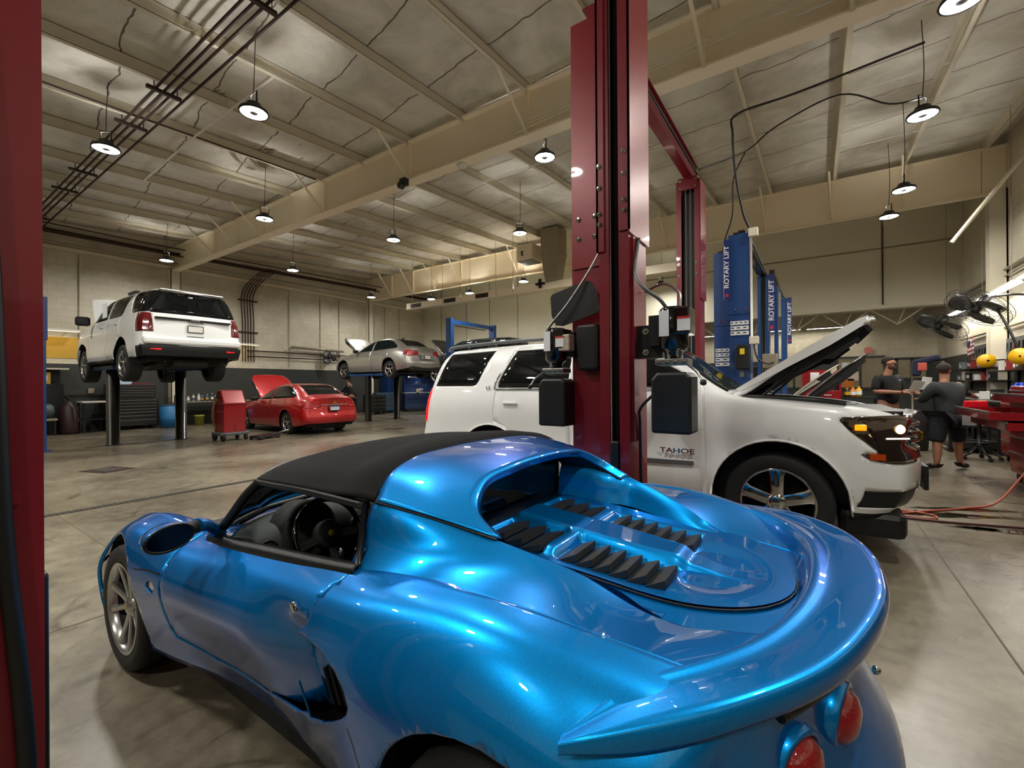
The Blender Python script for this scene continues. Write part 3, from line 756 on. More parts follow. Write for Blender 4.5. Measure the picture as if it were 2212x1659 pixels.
    for o, i_ in zip(O, I):
        o = Vector(o); i_ = Vector(i_); w_ = max(.22, min(1, (o - i_).length / .12)); d = (o - i_).normalized() if (o - i_).length > .03 else Vector((-.7, .7, 0))
        rows.append([i_ - d * .022 * w_ - Vector((0, 0, .075 * w_)), i_ - d * .006 * w_ - Vector((0, 0, .02 * w_)), i_ + d * .012 * w_, i_.lerp(o, .30) + Vector((0, 0, -.006 * w_)), i_.lerp(o, .60) + Vector((0, 0, -.002 * w_)), o - d * .012 * w_ + Vector((0, 0, .001)), o - d * .003 * w_ - Vector((0, 0, .003)), o + d * .002 * w_ - Vector((0, 0, .012)), o + d * .002 * w_ - Vector((0, 0, .040 * w_ + .008)), o - d * .05 * w_ - Vector((0, 0, .044 * w_ + .010))])
    G = loft(rows, 7, 4, sharp_v=(1, 5, 8)); G = G + [[Vector((p.x, -p.y, p.z)) for p in r] for r in G[::-1][1:]]
    bm = bmesh.new(); add_grid(bm, G, flip=True); finish('spoiler', bm, bl, T, 50)
    # ---- shadow gap below the spoiler
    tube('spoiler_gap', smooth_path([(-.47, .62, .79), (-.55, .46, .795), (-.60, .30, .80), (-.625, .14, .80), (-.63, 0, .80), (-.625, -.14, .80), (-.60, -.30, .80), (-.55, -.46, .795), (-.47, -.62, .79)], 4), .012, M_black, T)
    # filler between deck and spoiler foot
    bm = bmesh.new(); rows = []
    for (xa, ya, za), (xb, yb, zb) in zip([(-.30,.62,.812),(-.40,.50,.796),(-.46,.32,.786),(-.50,.15,.785),(-.505,0,.785)], [(-.40,.70,.79),(-.50,.56,.79),(-.57,.36,.79),(-.61,.18,.79),(-.62,0,.79)]):
        rows.append([(xa, ya, za), (xb, yb, zb)])
    add_grid(bm, loft(rows, 4, 2), mirror=True, flip=True); finish('tail_panel', bm, bl, T, 60)
    # tail lamps: two per side in almond bowls
    for s in (1, -1):
        for (x, y, z, r) in ((-.558, .345, .665, .058), (-.486, .53, .655, .056)):
            n = Vector((-1, .25 * s if y < .4 else .55 * s, -.1)).normalized(); rot = n.to_track_quat('Z', 'Y').to_matrix()
            lp = bmesh.new(); add_lathe(lp, [(r + .014, -.02), (r + .012, .002), (r + .004, .006), (r, .0), (r - .004, -.03)], (x - .012, y * s, z), 'Z', 24, 0, rot, cap=False); bez = finish('lamp_surround', lp, bl, T, 50)
            lp = bmesh.new(); add_lathe(lp, [(r, -.03), (r, .0), (r * .82, .02), (r * .45, .031), (.0005, .034)], (x - .012, y * s, z), 'Z', 24, 0, rot); finish('tail_lamp', lp, M_redlens, T, 50)
    for (y, z) in ((.02, .62), (-.06, .665)):
        bm = bmesh.new(); add_lathe(bm, [(.004, .0), (.011, .004), (.011, .012), (.004, .02)], (-.645, y, z), 'X', 12, 0, Matrix.Rotation(PI, 3, 'Z')); finish('plate_lamp_screw', bm, M_chrome, T, 40)
    # ---- soft top
    SF = [[(1.60,0,1.035),(1.57,.28,1.03),(1.50,.48,1.012),(1.46,.55,1.002),(1.42,.606,.990)],
          [(1.40,0,1.085),(1.38,.28,1.075),(1.34,.48,1.047),(1.31,.56,1.028),(1.27,.622,1.002)],
          [(1.15,0,1.128),(1.14,.28,1.115),(1.11,.48,1.078),(1.08,.58,1.050),(1.05,.642,1.014)],
          [(.92,0,1.146),(.92,.26,1.133),(.89,.46,1.098),(.86,.58,1.062),(.84,.652,1.020)],
          [(.742,0,1.142),(.737,.21,1.139),(.722,.41,1.125),(.675,.557,1.092),(.64,.658,1.030)],
          [(.72,0,1.130),(.715,.21,1.127),(.70,.41,1.113),(.655,.553,1.080),(.612,.648,1.024)]]
    bm = bmesh.new(); add_grid(bm, loft([mir(r[::-1]) for r in SF], 6, 6), flip=False)
    finish('soft_top', bm, M_fabric, T, 60, .012)
    # frame rails / pillars
    for s in (1, -1):
        p = [(1.63, .685 * s, .742), (1.55, .662 * s, .82), (1.47, .63 * s, .925), (1.42, .598 * s, .985)]
        bm = bmesh.new(); add_tube(bm, smooth_path(p, 5), .021, 8); finish('windscreen_pillar', bm, M_black, T)
        bm = bmesh.new(); add_tube(bm, smooth_path([(1.42, .60 * s, .985), (1.25, .618 * s, .995), (1.05, .635 * s, 1.008), (.85, .648 * s, 1.012), (.64, .655 * s, 1.012)], 5), .016, 8); finish('roof_rail', bm, M_black, T)
        bm = bmesh.new(); add_tube(bm, [(.645, .655 * s, 1.015), (.61, .70 * s, .90), (.605, .715 * s, .85)], .010, 8); finish('door_seal', bm, M_black, T)
        bm = bmesh.new()
        G2 = [[(x, (y + .012) * s, z - .030), (x, (y + .004) * s, z + .006), (x, (y - .03) * s, z + .010), (x, (y - .04) * s, z - .02)] for x, y, z in [(1.64, .705, .750), (1.5, .712, .752), (1.2, .718, .782), (.9, .722, .812), (.65, .730, .842), (.595, .732, .85)]]
        add_grid(bm, loft(G2, 5, 3), flip=s > 0); finish('door_sill_trim', bm, M_black, T, 50, .006)
        if s > 0:
            bm = bmesh.new(); add_lathe(bm, [(.006, 0), (.006, .03), (.009, .035), (.004, .045)], (.72, .69, .83), 'Z', 10); finish('lock_pin', bm, M_chrome, T, 40)
        # door lock
        bm = bmesh.new(); add_lathe(bm, [(.016, 0), (.016, .006), (.012, .009), (.0005, .009)], (.735, .835 * s, .745), 'Y', 16, 0, None if s > 0 else Matrix.Rotation(PI, 3, 'X')); finish('door_lock', bm, M_chrome, T, 40)
        # scoop grille fins
        g = bmesh.new()
        for k in range(7):
            x = .64 - k * .028
            add_box(g, (x, .775 * s, .525 + .012 * k), (.006, .05, .10 + .006 * k), Matrix.Rotation(.5, 3, 'Y') @ Matrix.Rotation(.5 * s, 3, 'Z'))
        finish('scoop_grille', g, M_black, T)
        # mirrors
        c = Vector((1.50, .905 * s, .828)); mb = bmesh.new()
        rows = []
        for a in range(5):
            x = [-.045, -.03, .02, .06, .075][a]; sc = [1, 1.05, .95, .6, .1][a]
            rows.append([(c.x + x, c.y + s * sc * .078 * math.cos(2 * PI * k / 20) * (1 if math.cos(2 * PI * k / 20) > 0 else 1), c.z + sc * .047 * math.sin(2 * PI * k / 20) - .008 * math.cos(2 * PI * k / 20) * sc) for k in range(21)])
        add_grid(mb, [[Vector(p) for p in r_] for r_ in rows], flip=s > 0); bmesh.ops.recalc_face_normals(mb, faces=mb.faces); finish('mirror_housing', mb, bl, T, 50)
        mb = bmesh.new(); ring = [(c.x - .047, c.y + s * .077 * math.cos(2 * PI * k / 24), c.z + .046 * math.sin(2 * PI * k / 24) - .008 * math.cos(2 * PI * k / 24)) for k in range(24)]
        vs = [mb.verts.new(p) for p in ring]; f = mb.faces.new(vs if s < 0 else vs[::-1]); bmesh.ops.recalc_face_normals(mb, faces=mb.faces); mg = finish('mirror_glass', mb, mat('mirror_glass', '2a2c30', .03, 1), T)
        mb = bmesh.new(); add_tube(mb, ring, .006, 6, closed=True); finish('mirror_rim', mb, M_black, mg)
        mb = bmesh.new(); add_tube(mb, [(1.50, .835 * s, .834), (1.505, .80 * s, .836)], .027, 12); finish('mirror_gaiter', mb, M_rubber, T)
        mb = bmesh.new(); add_tube(mb, smooth_path([(1.51, .80 * s, .836), (1.535, .76 * s, .825), (1.58, .71 * s, .79), (1.60, .68 * s, .75)], 4), [.03] * 3 + [.027] * 3 + [.024] * 4 + [.03] * 3, 12); finish('mirror_arm', mb, bl, T)
    # windscreen
    WSB = [(2.00, 0, .745), (1.93, .3, .745), (1.77, .55, .745), (1.63, .67, .745)]; WST = [(1.60, 0, 1.03), (1.57, .28, 1.025), (1.50, .48, 1.01), (1.43, .59, .985)]
    mid = [tuple((a + b) / 2 + (.03 if i == 0 else .02 if i == 2 else 0) for i, (a, b) in enumerate(zip(p, q))) for p, q in zip(WSB, WST)]
    bm = bmesh.new(); add_grid(bm, loft([WSB, mid, WST], 5, 5), mirror=True, flip=False); finish('windscreen', bm, M_glass, T, 60)
    bm = bmesh.new(); add_tube(bm, smooth_path([(1.42, .59, .99), (1.50, .48, 1.012), (1.57, .28, 1.027), (1.60, 0, 1.032), (1.57, -.28, 1.027), (1.50, -.48, 1.012), (1.42, -.59, .99)], 5), .018, 8); finish('header_rail', bm, M_black, T)
    # ---- interior
    bm = bmesh.new(); add_bx(bm, .56, 1.95, -.66, .66, .14, .18); add_bx(bm, .56, .60, -.66, .66, .14, .84); add_bx(bm, .6, 1.95, .62, .68, .14, .70); add_bx(bm, .6, 1.95, -.68, -.62, .14, .70); add_bx(bm, .6, 1.6, -.10, .10, .14, .36)
    finish('cockpit_tub', bm, M_leather, T)
    DS = [[(1.95,0,.70),(1.90,.3,.70),(1.75,.55,.70),(1.62,.645,.70)], [(1.72,0,.745),(1.70,.30,.745),(1.62,.5,.735),(1.55,.635,.725)], [(1.55,0,.715),(1.55,.30,.735),(1.50,.5,.705),(1.47,.63,.70)], [(1.50,0,.64),(1.50,.30,.655),(1.46,.5,.64),(1.44,.63,.64)], [(1.56,0,.50),(1.55,.30,.50),(1.52,.5,.50),(1.50,.63,.50)]]
    bm = bmesh.new(); add_grid(bm, loft(DS, 5, 5), mirror=True, flip=True); dash = finish('dashboard', bm, mat('dash_trim', '3c4040', .62, 0, 0, .05, 8, .2, 200), T, 55, .01)
    bm = bmesh.new(); add_lathe(bm, [(.15, -.10), (.135, .02), (.11, .035), (.09, .0), (.0005, -.03)], (1.50, .33, .70), 'Z', 24, 0, Vector((-1, 0, .25)).to_track_quat('Z', 'Y').to_matrix()); finish('instrument_binnacle', bm, M_leather, dash, 40)
    for y in (.54, -.54, .07, -.07):
        bm = bmesh.new(); add_lathe(bm, [(.046, -.03), (.044, .008), (.036, .008), (.032, -.006), (.0005, -.004)], (1.47, y, .665), 'Z', 20, 0, Vector((-1, 0, .2)).to_track_quat('Z', 'Y').to_matrix()); finish('air_vent', bm, M_black, dash, 40)
    bm = bmesh.new(); add_box(bm, (1.475, .40, .735), (.003, .006, .006)); finish('warning_light', bm, mat('red_warning_light', 'ff2010', .4, emit=3), dash)
    ax = Vector((-1, 0, .42)).normalized(); rot = ax.to_track_quat('Z', 'Y').to_matrix(); cc = Vector((1.31, .345, .715))
    sw = bmesh.new(); add_tube(sw, [cc + rot @ Vector((.16 * math.cos(2 * PI * k / 32), .16 * math.sin(2 * PI * k / 32), 0)) for k in range(32)], .014, 8, closed=True); whl = finish('steering_wheel', sw, M_gloss, T)
    sw = bmesh.new(); add_lathe(sw, [(.066, -.03), (.066, .0), (.058, .014), (.0005, .018)], cc, 'Z', 24, 0, rot); finish('horn_pad', sw, M_leather, whl, 40)
    sw = bmesh.new(); add_lathe(sw, [(.016, .0), (.015, .003), (.0005, .003)], cc + rot @ Vector((0, 0, .018)), 'Z', 16, 0, rot); finish('centre_badge', sw, mat('badge_yellow', '9a8420', .3), whl, 40)
    up = rot.inverted() @ Vector((0, 0, 1)); a0 = math.atan2(up.y, up.x)
    for da in (PI / 2 + .15, -PI / 2 - .15, PI):
        d = Vector((math.cos(a0 + da), math.sin(a0 + da), 0)); sw = bmesh.new()
        add_bar(sw, cc + rot @ (d * .06), cc + rot @ (d * .15), .034, .008, up=tuple(ax)); finish('wheel_spoke', sw, M_steel, whl)
    for y in (.34, -.34):
        st = bmesh.new(); add_box(st, (.98, y, .27), (.46, .42, .14)); add_box(st, (.72, y, .55), (.13, .42, .58), Matrix.Rotation(-.28, 3, 'Y')); finish('seat', st, M_leather, T, bevel=.04)
    # ---- underfloor and wheel housings
    bm = bmesh.new(); add_bx(bm, -.50, 2.75, -.52, .52, .12, .15); add_bx(bm, .42, 1.85, -.69, .69, .12, .2); add_bx(bm, -.50, .54, -.40, .40, .14, .62); add_bx(bm, 1.97, 2.75, -.5, .5, .14, .45); finish('underbody', bm, M_under, T)
    for cx, r, yi in ((2.30, .343, .56), (0, .363, .58)):
        for s in (1, -1):
            bm = bmesh.new(); n = 16; A = []; B = []
            for k in range(n + 1):
                a = (PI) * k / n; A.append(bm.verts.new((cx + r * math.cos(a), s * yi, .33 + r * math.sin(a)))); B.append(bm.verts.new((cx + r * math.cos(a), s * .80, .33 + r * math.sin(a))))
            for k in range(n): bm.faces.new((A[k], A[k + 1], B[k + 1], B[k]))
            bm.faces.new(A); finish('wheel_housing', bm, M_black, T)
    # ---- wheels
    for cx, rt, wt, yo, rr_ in ((2.30, .302, .195, .835, .218), (0, .317, .225, .862, .232)):
        for s in (1, -1):
            make_wheel(T, (cx, yo * s, rt), rt, wt, rr_, s, 'lotus8')
    return T
def make_wheel(T, c, rt, wt, rr, s, style, name='wheel'):
    """c: centre of the outer face; s: +1 when the face looks to +y"""
    c = Vector(c); W = bpy.data.objects.new(name, None); link(W, T); W.location = c
    if s < 0: W.rotation_euler = (0, 0, PI)
    bm = bmesh.new(); w2 = wt
    add_lathe(bm, [(rr - .004, -.012), (rr + .012, -.002), (rt * .88, .002), (rt * .965, -.008), (rt * .995, -.025), (rt, -.05), (rt, -w2 + .05), (rt * .995, -w2 + .025), (rt * .88, -w2), (rr, -w2)], seg=48, axis='Y', cap=False)
    # tread grooves
    for k in (-.25, 0, .25):
        add_lathe(bm, [(rt + .0006, -w2 / 2 + k * w2 - .004), (rt + .0006, -w2 / 2 + k * w2 + .004)], seg=48, axis='Y', mi=1, cap=False)
    finish('tyre', bm, [M_rubber, mat('tread_groove', '070707', .9)], W, 45)
    bm = bmesh.new(); add_lathe(bm, [(rr + .002, -.004), (rr - .006, -.001), (rr - .016, -.006), (rr - .022, -.04), (rr - .03, -w2 * .8), (rr * .5, -w2 * .82), (.02, -w2 * .82)], seg=48, axis='Y', cap=False)
    rim_m = {'lotus8': M_alloy, 'chrome5': M_chrome, 'dark5': M_alloy, 'star5': M_alloy, 'disc': M_alloy}[style]
    for f in bm.faces:
        if f.calc_center_median().y < -.05: f.material_index = 1
    finish('rim', bm, [rim_m, M_black], W, 45)
    def spoke(a, prof, th=.03, skew=0.):
        b = bmesh.new(); ca, sa = math.cos(a), math.sin(a); L_ = []; 
        for r, hw, y in prof:
            ring = []
            for q, yy in ((-hw, y - th), (-hw, y - .006), (-hw * .55, y), (hw * .55, y), (hw, y - .006), (hw, y - th)):
                xx, zz = r, q + skew * (r - .05); ring.append(b.verts.new((xx * ca - zz * sa, yy, xx * sa + zz * ca)))
            L_.append(ring)
        for A, B in zip(L_, L_[1:]):
            for k in range(6): b.faces.new((A[k], A[(k + 1) % 6], B[(k + 1) % 6], B[k]))
        b.faces.new(L_[0]); b.faces.new(L_[-1][::-1]); bmesh.ops.recalc_face_normals(b, faces=b.faces); finish('spoke', b, rim_m, W, 35)
    if style == 'lotus8':
        for k in range(8): spoke(PI / 8 + k * PI / 4 + (.07 if k % 2 else -.07), [(.035, .016, -.034), (.09, .014, -.028), (rr * .7, .015, -.018), (rr - .008, .021, -.008)])
        hub = [(.0005, -.022), (.028, -.022), (.034, -.028), (.052, -.036), (.06, -.06)]
    elif style == 'chrome5':
        for k in range(5): spoke(PI / 2 + k * 2 * PI / 5, [(.05, .045, -.004), (.12, .046, .004), (rr * .8, .05, .002), (rr - .01, .066, -.004)], .06)
        hub = [(.0005, .012), (.05, .012), (.066, .004), (.075, -.012), (.08, -.06)]
    elif style in ('dark5', 'star5'):
        for k in range(5):
            for q in ((-.12, .12) if style == 'dark5' else (0,)): spoke(PI / 2 + k * 2 * PI / 5 + q, [(.04, .018, -.02), (rr * .5, .02 if style == 'dark5' else .03, -.012), (rr - .01, .018 if style == 'dark5' else .03, -.006)], .03)
        hub = [(.0005, -.012), (.03, -.012), (.045, -.02), (.05, -.05)]
    else:
        for k in range(7): spoke(k * 2 * PI / 7, [(.04, .024, -.01), (rr * .6, .03, -.008), (rr - .01, .038, -.004)], .02)
        hub = [(.0005, -.004), (.03, -.004), (.05, -.012), (.055, -.04)]
    bm = bmesh.new(); add_lathe(bm, hub[::-1], seg=20, axis='Y', cap=False); finish('hub_cap', bm, rim_m, W, 40)
    if style == 'lotus8':
        bm = bmesh.new(); add_lathe(bm, [(.014, -.0215), (.0005, -.0205)], seg=16, axis='Y', cap=False); finish('wheel_badge', bm, mat('badge_yellow', '9a8420', .3), W, 40)
    return W
roadster = make_roadster()
# ================================================================= other vehicles, one generator
def make_car(c):
    T = thing(c['name'], c['label'], 'car', c['loc'], c.get('rot', 0.))
    paint = c['paint']; S = c['st']
    P = [[(a[0], 0, a[1]), (a[0] - c.get('crown', .01), a[3] * .55, a[1] * .55 + a[4] * .45 + .012)] + [tuple(a[2 + 3 * k:5 + 3 * k]) for k in range(6)] for a in S]
    G = loft(P, c.get('su', 5), 5)
    bm = bmesh.new(); add_grid(bm, G, mirror=True, flip=c.get('flip', False))
    for row, sgn, bul in ((G[0], 1, c['bulge_f']), (G[-1], -1, c['bulge_r'])):
        rows = []
        for q in row:
            rows.append([Vector((q.x + sgn * bul(q.z) * (1 - (k / 10) ** 2.4), q.y * k / 10, q.z)) for k in range(11)])
        add_grid(bm, rows, mirror=True, flip=(sgn > 0))
    bmesh.ops.remove_doubles(bm, verts=bm.verts, dist=3e-4)
    bmesh.ops.recalc_face_normals(bm, faces=bm.faces)
    lay = bm.faces.layers.int.new('r')
    ymin = c['ymin']; lat = lambda f, m: abs(m.y) > ymin and abs(f.normal.y) > .25
    xf, xr, zw, ra = c['xf'], 0.0, c['zw'], c['ra']
    ids = []
    nid = 10
    for s in (1, -1):
        for cx in (xf, xr): knife(bm, circle(cx, zw, ra, 36, c.get('ray', ra)), 'y', s, lambda f, m: abs(m.y) > ymin, 1, lay)
    reg = []
    for nm, poly, axis, mats, opt in c['regions']:
        sides = (1, -1) if axis == 'y' else (0,)
        polys = [poly]
        if axis in ('x', 'z') and opt.get('mirror'): polys = [poly, [(-a, b) for a, b in poly] if axis == 'x' else [(a, -b) for a, b in poly]]
        for s in sides:
            for pl in polys:
                if axis == 'y': f_ = lat
                elif axis == 'x': f_ = (lambda f, m, d=opt.get('dir', 1): m.x * d > opt.get('xmin', -99) * 1 and f.normal.x * d > .15)
                else: f_ = (lambda f, m, o=opt: f.normal.z > .1 and o.get('z0', 0) < m.z)
                nid += 1
                knife(bm, pl, axis, s, f_, nid, lay)
                reg.append((nid, nm, mats, opt))
    for sm, axis in c.get('seams', ()):
        for s in ((1, -1) if axis == 'y' else (0,)):
            seam(bm, sm, axis, s, lay, .008, 99, lat if axis == 'y' else None)
    dark = [0]
    for f in bm.faces:
        if f[lay] == 99: f.material_index = 1
        elif f[lay] == 0 and f.calc_center_median().z < c.get('zblack', -1): f.material_index = 1
        if f[lay] >= 10:
            f.material_index = 0
    take(bm, lay, (0, 99), 'body_shell', [paint, M_black], T, 42, .012)
    byname = {}
    for i, nm, mats, opt in reg:
        fn = opt.get('fn')
        o = take(bm, lay, (i,), nm, mats, T, 42, opt.get('solid', .008), fn=fn)
        if o is not None and opt.get('bevel'): pass
        if o is not None: byname.setdefault(nm, []).append(o)
    bm.free()
    # wheel housings, underbody, wheels
    for s in (1, -1):
        for cx in (xf, xr):
            b = bmesh.new(); n = 14; A = []; B = []; r = ra - .003
            for k in range(n + 1):
                a = -.2 + (PI + .4) * k / n; px, pz = cx + r * math.cos(a), max(zw + r * math.sin(a), c['zs'] - .02)
                A.append(b.verts.new((px, s * (c['yw'] - .36), pz))); B.append(b.verts.new((px, s * (c['yw'] - .05), pz)))
            for k in range(n): b.faces.new((A[k], A[k + 1], B[k + 1], B[k]))
            b.faces.new(A); finish('wheel_housing', b, M_black, T)
            rt = c['rt']
            make_wheel(T, (cx, s * (c['yw'] - .03), c.get('zwheel', rt)), rt, c['wt'], c['rim'], s, c['style'])
    x0, x1 = S[0][0] - .12, S[-1][0] + .12; yw = c['yw']
    b = bmesh.new(); zs = c['zs']; add_bx(b, x1 + .1, x0 - .25, -yw + .40, yw - .40, zs - .06, zs + .12); add_bx(b, xf - ra - .08, ra + .08, -yw + .16, yw - .16, zs - .04, zs + .14)
    add_bx(b, x1, -ra - .05, -yw + .2, yw - .2, zs + .02, zs + .2)
    for xx in (0, xf): add_bx(b, xx - .06, xx + .06, -yw + .25, yw - .25, zw - .06, zw + .06)
    finish('underbody', b, M_under, T)
    b = bmesh.new()
    for s in (1, -1): pass
    add_tube(b, smooth_path([(xf - .6, .15, zs - .02), (1.2, .2, zs - .05), (.3, .3, zs), (-.3, .35, zs + .06), (x1 + .1, .45, zs + .02)], 4), .035, 8); finish('exhaust_pipe', b, M_steel, T)
    # cabin
    cb = c['cabin']
    b = bmesh.new(); add_bx(b, cb[0], cb[1], -cb[2], cb[2], zs + .14, zs + .2); add_bx(b, cb[0], cb[0] + .04, -cb[2], cb[2], zs + .2, cb[3]); add_bx(b, cb[1] - .05, cb[1], -cb[2], cb[2], zs + .2, cb[3] + .02)
    add_bx(b, cb[1] - .5, cb[1], -cb[2], cb[2], cb[3] - .14, cb[3] - .02); finish('cabin_floor', b, M_leather, T)
    for sx in c['seats']:
        for y in (.36, -.36):
            b = bmesh.new(); add_box(b, (sx, y, zs + .32), (.5, .5, .16)); add_box(b, (sx - .28, y, zs + .62), (.14, .48, .58), Matrix.Rotation(-.22, 3, 'Y')); add_box(b, (sx - .36, y, zs + .98), (.09, .24, .16), Matrix.Rotation(-.15, 3, 'Y'))
            finish('seat', b, c.get('seatmat', M_leather), T, bevel=.04)
    # engine bay under an opened hood
    if c.get('bay'):
        bx = c['bay']; b = bmesh.new(); add_bx(b, bx[0], bx[1], -bx[2], bx[2], bx[3] - .45, bx[3] - .34)
        finish('bay_floor', b, M_under, T)
        b = bmesh.new(); add_box(b, ((bx[0] + bx[1]) / 2 - .05, 0, bx[3] - .17), (.62, .62, .24), taper=(.85, .85)); finish('engine_cover', b, M_black, T, bevel=.03)
        for x, y, sx_, sy_, sz in ((.25, .52, .3, .24, .22), (-.2, .55, .26, .2, .2), (.1, -.55, .36, .24, .24), (-.28, -.52, .2, .2, .26), (.42, 0, .10, 1.1, .10)):
            b = bmesh.new(); add_box(b, ((bx[0] + bx[1]) / 2 + x, y * bx[2] / .75, bx[3] - .13), (sx_, sy_, sz), taper=(.9, .9)); finish('engine_component', b, random.choice([M_black, M_grey, M_under]), T, bevel=.02)
        for k in range(4):
            b = bmesh.new(); y0 = -.5 + k * .3; xm = (bx[0] + bx[1]) / 2
            add_tube(b, smooth_path([(xm - .4, y0, bx[3] - .1), (xm - .2, y0 + .1, bx[3] - .02), (xm + .1, y0 + .04, bx[3] - .03), (xm + .35, y0 + .2, bx[3] - .1)], 4), .018, 6); finish('engine_hose', b, M_rubber, T)
    return T, byname
def hinge(px, pz, ang):
    """lift a bonnet about a lateral axis at (px, pz)"""
    def fn(nb):
        m = Matrix.Rotation(-ang, 4, 'Y')
        for v in nb.verts:
            p = m @ Vector((v.co.x - px, v.co.y, v.co.z - pz)); v.co = Vector((p.x + px, p.y, p.z + pz + .01))
    return fn
def letters(T, s, loc, rot, size, m, sx=1.2, bold=False): return text('badge_lettering', s, loc, rot, size, m, T, .003, sx=sx, bold=bold)
def plate(T, loc, rot, w_=.305, h=.152, s='', name='license_plate'):
    b = bmesh.new(); add_box(b, (0, 0, 0), (.008, w_, h)); o = finish(name, b, M_whitep, T); o.location = loc; o.rotation_euler = rot
    b = bmesh.new()
    for y0, y1, z0, z1 in ((-w_ / 2, w_ / 2, h / 2 - .012, h / 2), (-w_ / 2, w_ / 2, -h / 2, -h / 2 + .012), (-w_ / 2, -w_ / 2 + .012, -h / 2, h / 2), (w_ / 2 - .012, w_ / 2, -h / 2, h / 2)): add_bx(b, -.008, .008, y0, y1, z0, z1)
    f = finish('plate_frame', b, M_black, o); return o
def tube_bar(T, name, pts, r, m): return tube(name, pts, r, m, T)

M_head = mat('headlamp_housing', '3a2a1c', .08, .7, 1, .4, 30)
M_headlit = mat('lit_headlamp', 'ffe2a8', .2, emit=3.2, ecol='ffd48a')
M_amberlit = mat('lit_amber_lamp', 'ff9a10', .2, emit=1.6, ecol='ff7808')
M_drl = mat('daytime_running_lamp', 'fff6e8', .2, emit=1.6, ecol='fff0dc')
M_darkred = mat('dark_red_lens', '5c0a10', .12, 0, 1, .5, 25)
M_amber = mat('amber_lens', 'b8420c', .15, 0, 1)
M_hoodunder = mat('hood_liner', '121111', .85)

# ---------------------------------------------------------------- white full-size vehicle in front
SUV = [
 # x0, z0, | edge x,y,z | belt | shoulder | mid | low | sill
 (3.84, 1.125, 3.80,.66,1.11, 3.78,.74,1.06, 3.74,.80,.94, 3.76,.83,.70, 3.74,.84,.52, 3.66,.82,.37),
 (3.72, 1.165, 3.68,.72,1.145, 3.64,.81,1.10, 3.60,.885,.96, 3.60,.915,.71, 3.60,.915,.52, 3.56,.89,.36),
 (3.45, 1.205, 3.45,.77,1.195, 3.45,.875,1.17, 3.43,.945,1.02, 3.43,.972,.74, 3.43,.975,.54, 3.42,.95,.36),
 (3.20, 1.235, 3.20,.79,1.225, 3.20,.90,1.20, 3.20,.965,1.05, 3.20,.985,.77, 3.20,1.0,.55, 3.20,.97,.36),
 (2.95, 1.262, 2.95,.80,1.25, 2.95,.91,1.228, 2.95,.975,1.07, 2.95,.985,.80, 2.95,1.005,.55, 2.95,.97,.36),
 (2.62, 1.30, 2.62,.80,1.285, 2.62,.925,1.265, 2.62,.98,1.09, 2.62,.975,.80, 2.62,.998,.55, 2.62,.96,.36),
 (2.55, 1.33, 2.54,.80,1.32, 2.54,.93,1.28, 2.54,.98,1.10, 2.54,.975,.80, 2.54,.996,.55, 2.54,.96,.36),
 (2.25, 1.57, 2.19,.745,1.545, 2.24,.935,1.305, 2.24,.98,1.12, 2.24,.972,.80, 2.24,.992,.54, 2.24,.96,.36),
 (1.90, 1.80, 1.80,.69,1.775, 1.86,.94,1.32, 1.86,.98,1.13, 1.86,.972,.80, 1.86,.99,.54, 1.86,.96,.36),
 (1.60, 1.855, 1.55,.68,1.825, 1.55,.94,1.33, 1.55,.98,1.14, 1.55,.972,.80, 1.55,.99,.54, 1.55,.96,.36),
 (1.0, 1.885, 1.0,.675,1.85, 1.0,.94,1.34, 1.0,.98,1.15, 1.0,.972,.80, 1.0,.99,.54, 1.0,.96,.36),
 (.4, 1.89, .4,.675,1.855, .4,.94,1.345, .4,.98,1.16, .4,.972,.80, .4,.99,.54, .4,.96,.36),
 (-.2, 1.88, -.2,.67,1.85, -.2,.935,1.352, -.2,.98,1.16, -.2,.98,.82, -.2,1.0,.55, -.2,.97,.38),
 (-.62, 1.865, -.62,.655,1.838, -.62,.92,1.355, -.62,.97,1.16, -.62,.98,.84, -.62,.985,.58, -.62,.96,.42),
 (-.92, 1.845, -.90,.63,1.82, -.96,.895,1.355, -.97,.945,1.16, -1.02,.955,.86, -1.04,.965,.62, -1.02,.94,.44),
 (-1.03, 1.80, -.99,.61,1.775, -1.06,.86,1.34, -1.10,.90,1.16, -1.13,.915,.87, -1.15,.93,.62, -1.12,.90,.46)]
def bf(z): return .10 if z > .85 else (.19 if z > .4 else .12)
def br(z): return .05
def suv_cfg(**k):
    c = dict(paint=M_white, st=SUV, bulge_f=bf, bulge_r=br, ymin=.55, xf=2.95, zw=.42, ra=.50, rt=.402, wt=.275, rim=.275, style='chrome5', yw=.985, zs=.34,
             cabin=(-1.0, 2.3, .84, 1.30), seats=(1.35, .35, -.5), bay=(2.65, 3.7, .72, 1.20), zblack=.395)
    c.update(k); return c
W1 = [(-.96, 1.372), (-.83, 1.80), (-.07, 1.812), (-.22, 1.43), (-.25, 1.385), (-.31, 1.372)]
W2 = [(.10, 1.35), (.09, 1.41), (.26, 1.795), (1.02, 1.80), (1.02, 1.352)]
W3 = [(1.10, 1.352), (1.10, 1.80), (1.66, 1.785), (2.26, 1.45), (2.33, 1.37), (2.3, 1.362)]
D_rear = [(.075, 1.33), (.25, 1.83), (1.06, 1.83), (1.06, .42), (.50, .42), (.49, .60), (.40, .76), (.22, .90), (.045, .96)]
D_front = [(1.07, .42), (1.07, 1.83), (1.70, 1.82), (2.33, 1.46), (2.40, 1.30), (2.395, 1.0), (2.41, .60), (2.38, .42)]
HOOD = [(2.60, -.79), (3.72, -.70), (3.80, -.40), (3.83, 0), (3.80, .40), (3.72, .70), (2.60, .79)]
WSH = [(2.56, -.80), (2.56, .80), (2.2, .70), (1.86, .64), (1.86, -.64), (2.2, -.70)]
